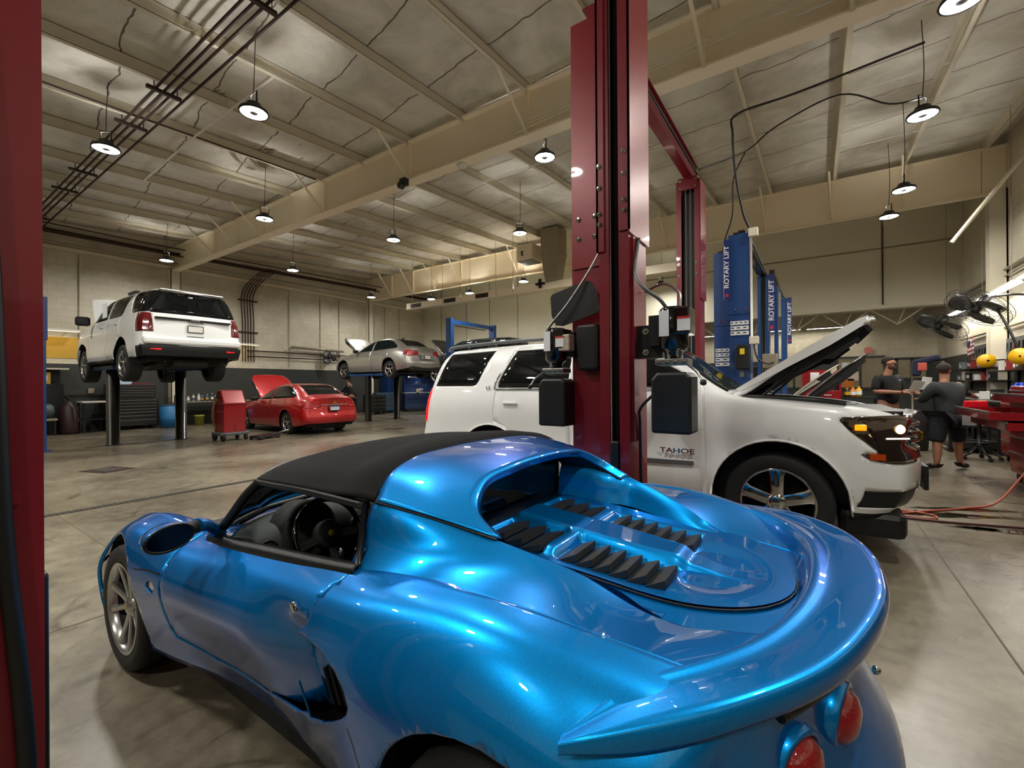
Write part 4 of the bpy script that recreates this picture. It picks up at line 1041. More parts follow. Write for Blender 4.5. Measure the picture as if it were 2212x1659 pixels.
HL = [(3.39, 1.118), (3.37, 1.095), (3.44, 1.01), (3.55, .915), (3.60, .87), (3.60, .845), (3.50, .845), (3.56, .80), (3.70, .775), (3.9, .77), (3.9, 1.13), (3.6, 1.125)]
regs = [('side_window', W1, 'y', M_tint, {}), ('side_window', W2, 'y', M_tint, {}), ('side_window', W3, 'y', M_glassd, {}),
        ('door', D_rear, 'y', M_white, {'solid': .006}), ('door', D_front, 'y', M_white, {'solid': .006}),
        ('windscreen', WSH, 'z', M_glass, {'z0': 1.30}), ('hood', HOOD, 'z', [M_white], {'z0': 1.0, 'fn': hinge(2.62, 1.30, R(40)), 'solid': .04}),
        ('headlight', HL, 'y', M_head, {'solid': -.006}), ('headlight', [(.42, .79), (.42, 1.10), (.9, 1.10), (.9, .79)], 'x', M_head, {'mirror': 1, 'xmin': 3.3, 'solid': -.006}),
        ('grille', [(-.40, .77), (-.40, 1.09), (.40, 1.09), (.40, .77)], 'x', M_black, {'xmin': 3.3}),
        ('fog_lamp_pocket', [(3.72, .46), (3.725, .55), (3.75, .57), (3.99, .58), (3.99, .44), (3.75, .435)], 'y', M_black, {}),
        ('fog_lamp_pocket', [(.60, .44), (.60, .57), (.95, .57), (.95, .44)], 'x', M_black, {'mirror': 1, 'xmin': 3.3}),
        ('tail_lamp', [(-1.3, .915), (-1.3, 1.34), (-1.045, 1.34), (-1.06, 1.22), (-1.075, 1.10), (-1.09, .915)], 'y', M_redlit, {'solid': -.01}),
        ('rear_window', [(-.66, 1.36), (-.52, 1.74), (.52, 1.74), (.66, 1.36)], 'x', M_tint, {'dir': -1}),
        ]
# glass must be tagged after doors: reorder
regs = [r for r in regs if r[0] == 'door'] + [r for r in regs if r[0] != 'door']
cfg = suv_cfg(name='sport_utility_vehicle', label='white full-size sport utility vehicle with raised hood behind blue car', loc=(-3.232, 5.22, 0), rot=0., regions=regs,
              seams=[([(3.44, 1.0), (3.40, .80), (3.42, .60), (3.45, .36)], 'y'), ([(-.62, .78), (-.8, .86), (-1.05, .90), (-1.2, .905)], 'y')])
TA, parts = make_car(cfg)
b = bmesh.new()
for o in parts['hood']:
    for i in range(len(o.data.materials)): pass
# hood inner liner following the opened hood
def hood_liner(T, px, pz, ang, x0, x1, yw, m=M_hoodunder):
    b = bmesh.new(); add_bx(b, x0, x1, -yw, yw, pz - .085, pz - .045); add_bx(b, x0 + .1, x1 - .12, -yw + .1, yw - .1, pz - .11, pz - .08)
    mm = Matrix.Rotation(-ang, 4, 'Y')
    for v in b.verts:
        taper = 1 - .14 * max(0, (v.co.x - x0)) / (x1 - x0); zz = v.co.z - .10 * max(0, (v.co.x - x0)) / (x1 - x0)
        p = mm @ Vector((v.co.x - px, v.co.y * taper, zz - pz)); v.co = Vector((p.x + px, p.y, p.z + pz))
    finish('hood_liner', b, m, T, bevel=.02)
hood_liner(TA, 2.62, 1.30, R(40), 2.66, 3.70, .74)
for s in (1, -1):
    b = bmesh.new(); pl_ = [(2.64, 1.315), (3.0, 1.275), (3.4, 1.225), (3.68, 1.18), (3.74, 1.16), (3.66, 1.12), (3.40, 1.145), (3.0, 1.215), (2.66, 1.275)]
    add_prism(b, pl_, s * .775, s * .79, 'XZ')
    for v in b.verts: v.co.y *= 1 - .085 * max(0, v.co.x - 2.64)
    hinge(2.62, 1.30, R(40))(b); finish('hood_flange', b, M_white, TA)
    b = bmesh.new(); add_prism(b, [(2.70, 1.28), (3.4, 1.20), (3.60, 1.15), (3.58, 1.045), (3.35, 1.045), (3.3, 1.09), (2.9, 1.17)], s * .70, s * .735, 'XZ')
    for v in b.verts: v.co.y *= 1 - .085 * max(0, v.co.x - 2.64)
    hinge(2.62, 1.30, R(40))(b); finish('hood_rib', b, M_hoodunder, TA)
b = bmesh.new(); add_bx(b, 3.66, 3.69, -.68, .68, 1.05, 1.16); hinge(2.62, 1.30, R(40))(b); finish('hood_front_flange', b, M_hoodunder, TA)
for s in (1, -1):
    tube('hood_strut', [(2.75, .72 * s, 1.20), (3.12, .70 * s, 1.56)], .012, M_black, TA)
    tube('roof_rail', smooth_path([(-.95, .62 * s, 1.845), (-.85, .62 * s, 1.90), (0, .635 * s, 1.925), (.9, .635 * s, 1.92), (1.35, .635 * s, 1.90), (1.45, .635 * s, 1.86)], 4), .022, M_grey, TA)
    # mirror
    b = bmesh.new(); add_box(b, (2.08, 1.12 * s, 1.29), (.13, .26, .20)); finish('door_mirror', b, M_white, TA, bevel=.045)
    for x in (.30, 1.36):
        b = bmesh.new(); add_box(b, (x, .995 * s, 1.175), (.20, .022, .032)); finish('door_handle', b, M_white, TA, bevel=.01)
    b = bmesh.new(); add_bar(b, (1.15, .998 * s, .655), (2.31, .996 * s, .672), .012, .035); finish('door_moulding', b, M_grey, TA)
    b = bmesh.new(); add_bar(b, (.15, .998 * s, .66), (1.02, .998 * s, .66), .012, .035); finish('door_moulding', b, M_grey, TA)
    # chrome window line
    tube('window_moulding', [(.06, .952 * s, 1.335), (1.0, .955 * s, 1.343), (2.3, .945 * s, 1.352)], .009, M_chrome, TA, 6)
    tube('window_moulding', [(.045, .95 * s, 1.34), (.05, .93 * s, 1.42), (.225, .74 * s, 1.80)], .010, M_chrome, TA, 6)
    tube('wheel_arch_lip', [(2.95 + .497 * math.cos(a), 1.002 * s * (1 - .012 * math.sin(a) ** 2), .42 + .497 * math.sin(a)) for a in [PI * k / 20 for k in range(21)]], .010, M_white, TA, 6)
    tube('wheel_arch_lip', [(.497 * math.cos(a), .998 * s * (1 - .012 * math.sin(a) ** 2), .42 + .497 * math.sin(a)) for a in [PI * k / 20 for k in range(21)]], .010, M_white, TA, 6)
    # lit lamps
    b = bmesh.new(); add_lathe(b, [(.036, 0), (.03, .012), (.0005, .02)], (3.745, .79 * s, 1.03), 'Y', 16, 0, Matrix.Rotation(-.6 * s, 3, 'Z') if s > 0 else Matrix.Rotation(PI + .6, 3, 'Z')); finish('headlamp_bulb', b, M_headlit, TA, 50)
    b = bmesh.new(); add_box(b, (3.50, .945 * s, 1.045), (.075, .014, .045), Matrix.Rotation(-.25 * s, 3, 'Z')); finish('turn_signal', b, M_amberlit, TA, bevel=.01)
    b = bmesh.new(); add_bar(b, (3.66, .862 * s, .962), (3.80, .765 * s, .962), .012, .010); finish('running_lamp', b, M_drl, TA)
    b = bmesh.new(); add_box(b, (3.60, .915 * s, .825), (.10, .014, .045), Matrix.Rotation(-.3 * s, 3, 'Z')); finish('side_reflector', b, M_amber, TA)
    letters(TA, 'TAHOE', (2.165, .998 * s, .772), (PI / 2, 0, PI if s > 0 else 0), .062, M_chrome, 1.5, True)
    letters(TA, 'LT', (-.035, .957 * s, 1.35), (PI / 2, 0, PI if s > 0 else 0), .05, M_grey, 1.2, True)
for z in (.83, .90, .97, 1.04):
    b = bmesh.new(); add_tube(b, [(3.845, -.40, z), (3.93, -.2, z), (3.95, 0, z), (3.93, .2, z), (3.845, .40, z)], .014, 6); finish('grille_bar', b, M_chrome, TA)
b = bmesh.new(); add_box(b, (3.96, 0, .93), (.02, .26, .07)); finish('front_emblem', b, mat('gold_emblem', 'a8842a', .3, .8), TA, bevel=.01)
b = bmesh.new(); add_box(b, (3.98, 0, .58), (.03, .36, .20)); finish('front_plate_bracket', b, M_black, TA)
b = bmesh.new(); add_bx(b, 3.36, 3.78, -.86, .86, .20, .40); finish('front_air_dam', b, M_black, TA, bevel=.05)
b = bmesh.new(); add_tube(b, [(1.95, .15, 1.345), (2.35, .5, 1.36), (2.52, .7, 1.345)], .010, 6); finish('wiper_arm', b, M_black, TA)
b = bmesh.new(); add_tube(b, [(2.62, -.75, 1.275), (2.9, -.79, 1.262), (3.2, -.775, 1.245), (3.42, -.75, 1.22)], .018, 6); finish('bay_seal', b, M_black, TA)
b = bmesh.new(); add_bx(b, 3.44, 3.78, -.66, .66, 1.13, 1.165); finish('radiator_cover', b, M_black, TA, bevel=.012)

# ---------------------------------------------------------------- white vehicle raised on the lift (newer model, seen from behind)
def mod(st, f): return [tuple(f(i, v, k) for k, v in enumerate(a)) for i, a in enumerate(st)]
SUVB = mod(SUV, lambda i, v, k: v + .05 if k in (1, 4) and i >= 8 else v)
regsB = [('door', D_rear, 'y', M_white, {}), ('door', D_front, 'y', M_white, {}),
         ('side_window', [(-1.2, 1.36), (-1.1, 1.86), (-.30, 1.87), (-.48, 1.42), (-.56, 1.372)], 'y', M_tint, {}), ('side_window', [(.10, 1.36), (.02, 1.42), (-.13, 1.82), (.98, 1.84), (.98, 1.36)], 'y', M_glassd, {}), ('side_window', [(1.06, 1.36), (1.06, 1.84), (1.70, 1.82), (2.3, 1.44), (2.34, 1.36)], 'y', M_glass, {}),
         ('windscreen', WSH, 'z', M_glassd, {'z0': 1.30}), ('hood', HOOD, 'z', [M_white], {'z0': 1.0, 'fn': hinge(2.62, 1.30, R(55)), 'solid': .04}),
         ('headlight', HL, 'y', M_head, {}), ('grille', [(-.6, .77), (-.6, 1.09), (.6, 1.09), (.6, .77)], 'x', M_black, {'xmin': 3.3}),
         ('tail_lamp', [(-1.3, .96), (-1.3, 1.35), (-1.02, 1.35), (-.99, 1.24), (-1.02, 1.02), (-1.06, .96)], 'y', M_darkred, {'solid': -.01}),
         ('tail_lamp', [(.74, .96), (.76, 1.35), (1.0, 1.35), (1.0, .96)], 'x', M_darkred, {'dir': -1, 'mirror': 1, 'solid': -.01}),
         ('rear_window', [(-.95, 1.362), (-.95, 1.50), (-.62, 1.84), (.62, 1.84), (.95, 1.50), (.95, 1.362)], 'x', M_tint, {'dir': -1}),
         ('rear_fascia', [(-1.0, .40), (-1.0, .66), (-.80, .70), (.80, .70), (1.0, .66), (1.0, .40)], 'x', M_black, {'dir': -1, 'solid': -.01})]
TB, pb = make_car(suv_cfg(name='sport_utility_vehicle', label='white sport utility vehicle raised on a lift, seen from behind at left', loc=(-12.45, 4.15, 1.58), rot=PI, regions=regsB, st=SUVB, style='dark5', rim=.28, zblack=.44, zw=.40, zwheel=.33, bulge_r=lambda z: .07,
              seams=[([(-.50, .62), (-.7, .80), (-1.0, .86), (-1.2, .86)], 'y')]))
hood_liner(TB, 2.62, 1.30, R(55), 2.66, 3.70, .74, M_grey)
for s in (1, -1):
    b = bmesh.new(); add_box(b, (2.15, 1.13 * s, 1.40), (.15, .27, .22)); finish('door_mirror', b, M_black, TB, bevel=.05)
    for x in (.28, 1.36):
        b = bmesh.new(); add_box(b, (x, .995 * s, 1.20), (.20, .02, .03)); finish('door_handle', b, M_white, TB, bevel=.008)
    tube('rear_reflector', [(-1.19, .62 * s, .60), (-1.16, .80 * s, .60)], .022, M_redlit, TB, 6)
b = bmesh.new(); add_bx(b, -1.24, -1.0, -.93, .93, .70, .86); finish('rear_bumper', b, M_white, TB, bevel=.05)
b = bmesh.new(); add_bx(b, -1.19, -1.12, -.72, .72, 1.235, 1.275); finish('tailgate_trim_bar', b, M_gloss, TB, bevel=.01)
b = bmesh.new(); add_bx(b, -1.205, -1.18, -.085, .085, 1.24, 1.272); finish('tailgate_emblem', b, M_chrome, TB, bevel=.006)
plate(TB, (-1.20, 0, 1.06), (0, 0, 0))
letters(TB, 'TAHOE', (-1.20, 0, 1.205), (PI / 2, 0, -PI / 2), .058, M_ink, 1.6, True)
b = bmesh.new(); add_bx(b, -1.20, -1.165, -.16, .16, .885, .905); finish('tailgate_handle', b, M_chrome, TB)
b = bmesh.new(); add_bx(b, -1.10, -.9, -.60, .60, 1.86, 1.89); finish('roof_spoiler', b, M_white, TB, bevel=.012)
b = bmesh.new(); add_box(b, (.5, .6, 1.97), (.5, .10, .06)); finish('roof_rail', b, M_black, TB, bevel=.02)
b = bmesh.new(); add_box(b, (1.35, .91, 1.60), (.34, .01, .34), Matrix.Rotation(.0, 3, 'Z')); finish('window_sticker', b, M_paper, TB)
tube('running_board', [(.55, .99, .40), (2.4, .99, .40)], .035, M_black, TB); tube('running_board', [(.55, -.99, .40), (2.4, -.99, .40)], .035, M_black, TB)
b = bmesh.new(); add_bx(b, -1.0, -.35, -.35, .35, .22, .42); finish('spare_wheel_well', b, M_under, TB, bevel=.08)

# ---------------------------------------------------------------- sedans
SED = [
 (3.50, .66, 3.47,.52,.66, 3.44,.60,.64, 3.40,.68,.56, 3.40,.72,.44, 3.40,.72,.32, 3.36,.68,.22),
 (3.38, .745, 3.35,.58,.74, 3.30,.70,.70, 3.24,.80,.60, 3.22,.85,.46, 3.22,.85,.32, 3.20,.82,.20),
 (3.10, .84, 3.10,.62,.83, 3.10,.76,.79, 3.06,.86,.68, 3.05,.90,.50, 3.05,.895,.32, 3.05,.87,.20),
 (2.68, .93, 2.68,.65,.915, 2.68,.79,.87, 2.68,.885,.72, 2.68,.915,.52, 2.68,.91,.32, 2.68,.88,.20),
 (2.30, .985, 2.30,.67,.97, 2.30,.80,.925, 2.30,.89,.76, 2.30,.915,.54, 2.30,.905,.32, 2.30,.87,.20),
 (2.05, 1.01, 2.05,.67,.99, 2.05,.815,.94, 2.05,.895,.78, 2.05,.915,.55, 2.05,.905,.32, 2.05,.87,.20),
 (1.98, 1.05, 1.96,.67,1.03, 1.98,.82,.945, 1.98,.895,.785, 1.98,.915,.55, 1.98,.905,.32, 1.98,.87,.20),
 (1.55, 1.28, 1.48,.59,1.26, 1.55,.83,.955, 1.55,.895,.80, 1.55,.912,.56, 1.55,.90,.32, 1.55,.87,.20),
 (1.22, 1.41, 1.12,.55,1.385, 1.2,.83,.965, 1.2,.895,.81, 1.2,.912,.57, 1.2,.90,.32, 1.2,.87,.20),
 (.80, 1.455, .75,.55,1.43, .75,.83,.98, .75,.895,.825, .75,.912,.58, .75,.90,.32, .75,.87,.20),
 (.35, 1.455, .3,.55,1.43, .3,.825,1.0, .3,.895,.845, .3,.915,.60, .3,.905,.33, .3,.88,.20),
 (.0, 1.41, -.05,.545,1.38, -.05,.81,1.02, -.05,.89,.86, -.05,.92,.62, -.05,.91,.34, -.05,.88,.21),
 (-.35, 1.29, -.36,.55,1.25, -.38,.78,1.03, -.38,.87,.87, -.38,.91,.64, -.38,.90,.36, -.38,.87,.23),
 (-.66, 1.14, -.66,.58,1.09, -.66,.72,1.02, -.66,.83,.88, -.66,.885,.66, -.66,.88,.38, -.66,.85,.26),
 (-.92, 1.06, -.91,.60,1.035, -.90,.68,.985, -.89,.76,.86, -.89,.83,.66, -.90,.84,.42, -.88,.80,.30),
 (-1.00, 1.035, -.97,.58,1.01, -.96,.64,.96, -.95,.70,.84, -.97,.75,.66, -1.0,.78,.44, -.96,.74,.32)]
def sed_cfg(**k):
    c = dict(st=SED, bulge_f=lambda z: .14, bulge_r=lambda z: .07 if z > .6 else .10, ymin=.5, xf=2.72, zw=.33, ra=.385, rt=.325, wt=.215, rim=.215, style='disc', yw=.905, zs=.20,
             cabin=(-.2, 1.9, .74, .93), seats=(1.15, .25), bay=(2.1, 3.2, .60, .88), zblack=-1)
    c.update(k); return c
SW_ = [('door', [(.10, .97), (.02, .80), (.30, .62), (.36, .28), (1.00, .28), (1.02, .98), (.98, 1.40), (.3, 1.42)], 'y', None, {}), ('door', [(1.01, .28), (1.03, .98), (.99, 1.41), (1.3, 1.37), (1.85, 1.07), (2.04, .93), (2.10, .80), (2.06, .5), (2.05, .28)], 'y', None, {})]
def sedan(name, label, loc, rot, paint, hood_ang, **k):
    cf = [(n_, p_, a_, paint, o_) for n_, p_, a_, m_, o_ in SW_]
    g = k.pop('glass', M_glass)
    hp = k.pop('hoodpoly', [(2.10, -.66), (3.05, -.60), (3.30, -.50), (3.38, 0), (3.30, .50), (3.05, .60), (2.10, .66)])
    cf += [('side_window', [(.98, 1.0), (.95, 1.385), (.34, 1.40), (.02, 1.33), (-.22, 1.19), (-.33, 1.09), (-.28, 1.06)], 'y', g, {}), ('side_window', [(1.04, 1.0), (1.02, 1.385), (1.22, 1.35), (1.60, 1.18), (1.84, 1.02), (1.92, .975)], 'y', g, {}),
           ('windscreen', [(2.0, -.66), (2.0, .66), (1.5, .56), (1.16, .50), (1.16, -.50), (1.5, -.56)], 'z', M_glass, {'z0': .9}),
           ('rear_window', [(.06, -.48), (-.62, -.53), (-.66, 0), (-.62, .53), (.06, .48)], 'z', g, {'z0': 1.05}),
           ('hood', hp, 'z', [paint], {'z0': .6, 'fn': hinge(2.10, 1.0, hood_ang), 'solid': .025}),
           ('headlight', [(3.10, .70), (3.12, .80), (3.28, .76), (3.5, .70), (3.5, .58), (3.3, .60)], 'y', M_head, {}),
           ('tail_lamp', [(-.72, .80), (-.70, .96), (-.78, .97), (-1.2, .95), (-1.2, .76)], 'y', M_redlens, {'solid': -.008}),
           ('tail_lamp', [(.36, .79), (.40, .93), (.8, .95), (.8, .74)], 'x', M_redlens, {'dir': -1, 'mirror': 1, 'solid': -.008}),
           ('grille', [(-.5, .42), (-.5, .60), (.5, .60), (.5, .42)], 'x', M_black, {'xmin': 3.0})]
    T, pp = make_car(sed_cfg(name=name, label=label, loc=loc, rot=rot, paint=paint, regions=cf, **k))
    mm = Matrix.Rotation(-hood_ang, 4, 'Y')
    b = bmesh.new(); add_bx(b, 2.16, 3.05, -.56, .56, .94, .965)
    for v in b.verts:
        t = (v.co.x - 2.16) / .9; p = mm @ Vector((v.co.x - 2.10, v.co.y * (1 - .1 * t), v.co.z - .16 * t - 1.0 + .0)); v.co = Vector((p.x + 2.10, p.y, p.z + 1.0))
    finish('hood_liner', b, M_black, T)
    for s in (1, -1):
        b = bmesh.new(); add_prism(b, [(2.14, .985), (2.7, .925), (3.1, .84), (3.25, .77), (3.2, .71), (3.0, .74), (2.6, .84), (2.16, .94)], s * .60, s * .615, 'XZ')
        for v in b.verts: v.co.y *= 1 - .12 * max(0, v.co.x - 2.2)
        hinge(2.10, 1.0, hood_ang)(b); finish('hood_flange', b, paint, T)
        b = bmesh.new(); add_prism(b, [(2.3, .95), (2.9, .86), (3.1, .80), (3.05, .70), (2.8, .74), (2.3, .87)], s * .54, s * .57, 'XZ'); hinge(2.10, 1.0, hood_ang)(b); finish('hood_rib', b, M_black, T)
        b = bmesh.new(); add_box(b, (1.80, .98 * s, 1.0), (.11, .20, .13)); finish('door_mirror', b, M_black, T, bevel=.035)
        for x in (.22, 1.16):
            b = bmesh.new(); add_box(b, (x, .91 * s, .80), (.19, .02, .026)); finish('door_handle', b, paint, T, bevel=.008)
    return T
T = sedan('sedan', 'red sedan with raised hood parked on the floor near left wall', (-12.25, 7.85, 0), R(190) - R(20), M_red, R(48), style='star5', glass=M_glassd, rim=.215)
T.rotation_euler = (0, 0, PI - R(3))
b = bmesh.new(); add_bx(b, -1.10, -1.06, -.42, .42, .835, .862); finish('boot_trim_bar', b, M_chrome, T, bevel=.008)
b = bmesh.new(); add_box(b, (-1.09, 0, .905), (.012, .12, .045)); finish('boot_emblem', b, mat('gold_emblem', 'a8842a', .3, .8), T, bevel=.008)
pl = plate(T, (-1.095, 0, .74), (0, .05, 0)); b = bmesh.new(); add_bx(b, -.006, -.0045, -.14, .14, .04, .064); add_bx(b, -.006, -.0045, -.14, .14, -.064, -.045); finish('plate_stripe', b, mat('plate_blue', '3a5a9a'), pl)
text('plate_lettering', 'KPM 0751', (-.0062, 0, 0), (PI / 2, 0, -PI / 2), .062, mat('plate_ink', '22305e'), pl, .0008)
T.location = (-12.62, 7.80, 0)
T = sedan('sedan', 'silver sedan with raised hood up on a lift by the left wall', (-12.95, 11.8, 1.70), PI, M_silver, R(42), style='star5', zwheel=.27)
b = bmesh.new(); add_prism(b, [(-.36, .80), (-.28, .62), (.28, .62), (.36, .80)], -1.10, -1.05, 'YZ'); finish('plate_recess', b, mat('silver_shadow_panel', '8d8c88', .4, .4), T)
plate(T, (-1.105, 0, .71), (0, 0, 0))
b = bmesh.new(); add_bx(b, -1.06, -.60, -.74, .74, .22, .36); finish('rear_valance', b, M_black, T, bevel=.04)
b = bmesh.new(); add_prism(b, [(.32, 1.45), (.20, 1.52), (.14, 1.45)], -.012, .012, 'XZ'); finish('roof_aerial', b, M_black, T)
# dark vehicle on the far portal lift
regsC = [('door', D_rear, 'y', M_darkcar, {}), ('door', D_front, 'y', M_darkcar, {})] + [r for r in regsB if r[0] in ('side_window', 'windscreen', 'rear_window')] + [('hood', HOOD, 'z', [M_darkcar], {'z0': 1.0, 'fn': hinge(2.62, 1.30, R(45)), 'solid': .04}), ('tail_lamp', regsB[9][1], 'y', M_redlens, {})]
make_car(suv_cfg(name='sport_utility_vehicle', label='black sport utility vehicle with raised hood on the far blue lift', loc=(-11.4, 15.75, 1.50), rot=PI, paint=M_darkcar, regions=regsC, st=SUV, style='dark5', rim=.28, zwheel=.36))
# ================================================================= lifts
def post(T, name, x0, x1, y0, y1, z1, m, open_side, wall=.03):
    """C-section column; open_side is '+y' or '-y'"""
    b = bmesh.new(); add_bx(b, x0, x0 + wall, y0, y1, 0, z1); add_bx(b, x1 - wall, x1, y0, y1, 0, z1)
    if open_side == '-y':
        add_bx(b, x0 + wall, x1 - wall, y1 - wall, y1, 0, z1); add_bx(b, x0 + wall, x0 + .07, y0, y0 + .015, 0, z1); add_bx(b, x1 - .07, x1 - wall, y0, y0 + .015, 0, z1)
    else:
        add_bx(b, x0 + wall, x1 - wall, y0, y0 + wall, 0, z1); add_bx(b, x0 + wall, x0 + .07, y1 - .015, y1, 0, z1); add_bx(b, x1 - .07, x1 - wall, y1 - .015, y1, 0, z1)
    o = finish(name, b, m, T)
    b = bmesh.new(); add_bx(b, x0 - .08, x1 + .08, y0 - .08, y1 + .08, 0, .018); finish('base_plate', b, m, T)
    return o
def bolt(T, p, ax='Y', s=-1, r=.014):
    b = bmesh.new(); rot = {'Y': Matrix.Rotation(PI / 2 * (1 if s < 0 else -1), 3, 'X'), 'X': Matrix.Rotation(PI / 2 * s, 3, 'Y')}[ax]
    add_lathe(b, [(r * 1.5, 0), (r * 1.5, .003), (r, .003), (r, .012), (.0005, .013)], p, 'Z', 6, 0, rot); finish('bolt', b, M_chrome, T)
def power_unit(T, x, y, zt, side, name='power_unit'):
    """hydraulic power unit: motor over valve block over reservoir; x,y centre, zt top of the motor"""
    P = bpy.data.objects.new(name, None); link(P, T); P.location = (x, y, zt)
    b = bmesh.new(); add_lathe(b, [(.0005, 0), (.075, -.002), (.088, -.02), (.09, -.26), (.07, -.28), (.055, -.29), (.055, -.34)], seg=28); finish('motor', b, M_gloss, P, 35)
    b = bmesh.new(); add_box(b, (.07, -.02, -.10), (.10, .16, .17)); finish('capacitor_cover', b, M_gloss, P, bevel=.012)
    b = bmesh.new(); add_bx(b, -.10, .10, -.07, .07, -.37, -.33); finish('valve_block', b, M_steel, P, bevel=.006)
    for k in range(4):
        b = bmesh.new(); add_lathe(b, [(.012, 0), (.012, .01), (.0005, .011)], (-.075 + .05 * k, -.07, -.35), 'Z', 10, 0, Matrix.Rotation(PI / 2, 3, 'X')); finish('block_plug', b, M_chrome, P)
    b = bmesh.new(); add_prism(b, [(-.12, -.80), (-.12, -.46), (-.085, -.415), (.10, -.415), (.125, -.445), (.125, -.80)], -.10, .10, 'XZ'); finish('reservoir', b, M_black, P, bevel=.018)
    tube('release_lever', [(side * .09, -.06, -.36), (side * .16, -.09, -.42), (side * .19, -.1, -.47)], .008, M_steel, P, 6)
    b = bmesh.new(); add_lathe(b, [(.0005, .02), (.016, .014), (.02, 0), (.016, -.014), (.0005, -.02)], (side * .195, -.1, -.48), seg=10); finish('lever_knob', b, M_black, P)
    b = bmesh.new(); add_box(b, (-.035, -.092, -.11), (.06, .004, .16)); finish('information_label', b, M_paper, P)
    b = bmesh.new(); add_box(b, (.085, -.102, -.12), (.075, .004, .085)); finish('warning_label', b, M_paper, P)
    b = bmesh.new(); add_box(b, (.085, -.104, -.083), (.075, .004, .014)); finish('label_stripe', b, mat('label_red', 'c01818'), P)
    b = bmesh.new(); add_bx(b, -side * .09 - .07, -side * .09 + .07, .0, .08, -.24, -.04); finish('mounting_bracket', b, M_black, P)
    return P
def red_column(label, x0, x1, y0, y1, z1, side, loc=(0, 0, 0)):
    T = thing('car_lift_column', label, 'lift', loc, 0, 'dark red lift columns')
    post(T, 'column', x0, x1, y0, y1, z1, M_lift, side)
    yo = y0 if side == '-y' else y1; sg = -1 if side == '-y' else 1
    b = bmesh.new(); add_bx(b, x0 + .075, x1 - .075, yo - sg * .10, yo - sg * .08, .1, z1 - .05); finish('inner_track', b, M_black, T)
    for dx in (.03, -.035): tube('lift_cable', [((x0 + x1) / 2 + dx, yo - sg * .03, .9), ((x0 + x1) / 2 + dx, yo - sg * .03, z1 - .02)], .006, M_cable, T, 6)
    b = bmesh.new(); add_bx(b, x0 + .075, x1 - .075, yo - sg * .12, yo + sg * .02, .30, 1.0); finish('carriage', b, M_black, T, bevel=.01)
    return T
# column R: facing the blue car, its opening towards the viewer
TR = red_column('tall dark red lift column beside blue car, open channel with two cables', -1.245, -1.035, 2.90, 3.26, 5.3, '-y')
b = bmesh.new(); add_bx(b, -1.035, -1.022, 2.885, 3.30, 2.40, 5.3); add_bx(b, -1.10, -1.022, 2.885, 2.897, 2.42, 5.3); finish('extension_cover', b, M_lift, TR)
b = bmesh.new(); add_bx(b, -1.26, -1.245, 2.885, 3.30, 2.30, 5.3); add_bx(b, -1.26, -1.205, 2.885, 2.897, 2.30, 5.3); finish('extension_cover', b, M_lift, TR)
for z in (2.62, 2.80, 2.55, 2.95):
    bolt(TR, (-1.06, 2.885, z)); bolt(TR, (-1.235, 2.885, z - .06))
b = bmesh.new(); add_bx(b, -1.035, -1.012, 2.93, 3.02, 1.0, 2.38); finish('edge_channel', b, M_lift, TR)
PU = power_unit(TR, -.755, 2.93, 1.875, 1)
b = bmesh.new(); add_bx(b, -1.03, -.84, 2.98, 3.06, 1.56, 1.78); finish('unit_bracket', b, M_black, TR)
for z in (1.6, 1.74): bolt(TR, (-.95, 2.98, z))
tube('hydraulic_hose', smooth_path([(-1.0, 3.0, 2.38), (-1.0, 2.92, 2.15), (-.93, 2.85, 2.02), (-.83, 2.87, 1.93), (-.79, 2.90, 1.87)], 6), .012, M_grey, TR)
tube('hydraulic_hose', smooth_path([(-1.02, 3.2, 2.05), (-.86, 3.1, 2.07), (-.74, 3.0, 1.98), (-.72, 2.95, 1.87)], 6), .010, M_steel, TR)
tube('hydraulic_hose', smooth_path([(-.88, 2.92, 1.32), (-.98, 2.95, 1.22), (-1.0, 3.0, 1.1), (-1.0, 3.02, .6)], 6), .010, M_black, TR)
# column L: back towards the viewer
TL = red_column('dark red lift column seen from its flat bolted back, left of the taller one', -1.67, -1.33, 3.33, 3.66, 4.35, '+y')
b = bmesh.new(); add_bx(b, -1.66, -1.34, 3.315, 3.33, 2.33, 4.30); finish('extension_plate', b, M_lift, TL)
for x, z in ((-1.60, 2.73), (-1.46, 2.73), (-1.60, 2.57), (-1.46, 2.57), (-1.38, 2.70), (-1.38, 2.9)): bolt(TL, (x, 3.315, z), r=.016)
power_unit(TL, -1.78, 3.25, 1.85, -1)
b = bmesh.new(); add_box(b, (-1.66, 3.20, 1.72), (.10, .10, .13)); finish('electrical_box', b, mat('greasy_white_box', 'b9b19c', .6, 0, 0, .3, 30), TL, bevel=.01)
b = bmesh.new(); add_prism(b, [(-1.585, 1.86), (-1.41, 1.86), (-1.41, 1.50), (-1.57, 1.50), (-1.60, 1.72)], 3.22, 3.33, 'XZ'); finish('control_cover', b, M_black, TL, bevel=.02)
b = bmesh.new(); add_prism(b, [(-1.81, 2.10), (-1.795, 2.125), (-1.50, 2.20), (-1.45, 2.19), (-1.41, 2.13), (-1.385, 1.97), (-1.40, 1.94), (-1.70, 1.86), (-1.76, 1.87), (-1.80, 1.95)], 3.21, 3.225, 'XZ'); finish('plastic_flap', b, M_black, TL)
b = bmesh.new(); add_bx(b, -1.375, -1.345, 3.30, 3.33, .9, 1.93); finish('rubber_strip', b, M_black, TL)
b = bmesh.new(); add_bx(b, -1.375, -1.345, 3.30, 3.33, .5, .86); finish('rubber_strip', b, M_black, TL)
tube('hydraulic_hose', smooth_path([(-1.36, 3.28, 2.50), (-1.45, 3.2, 2.28), (-1.62, 3.16, 2.03), (-1.78, 3.16, 1.87), (-1.86, 3.2, 1.80)], 6), .011, M_steel, TL)
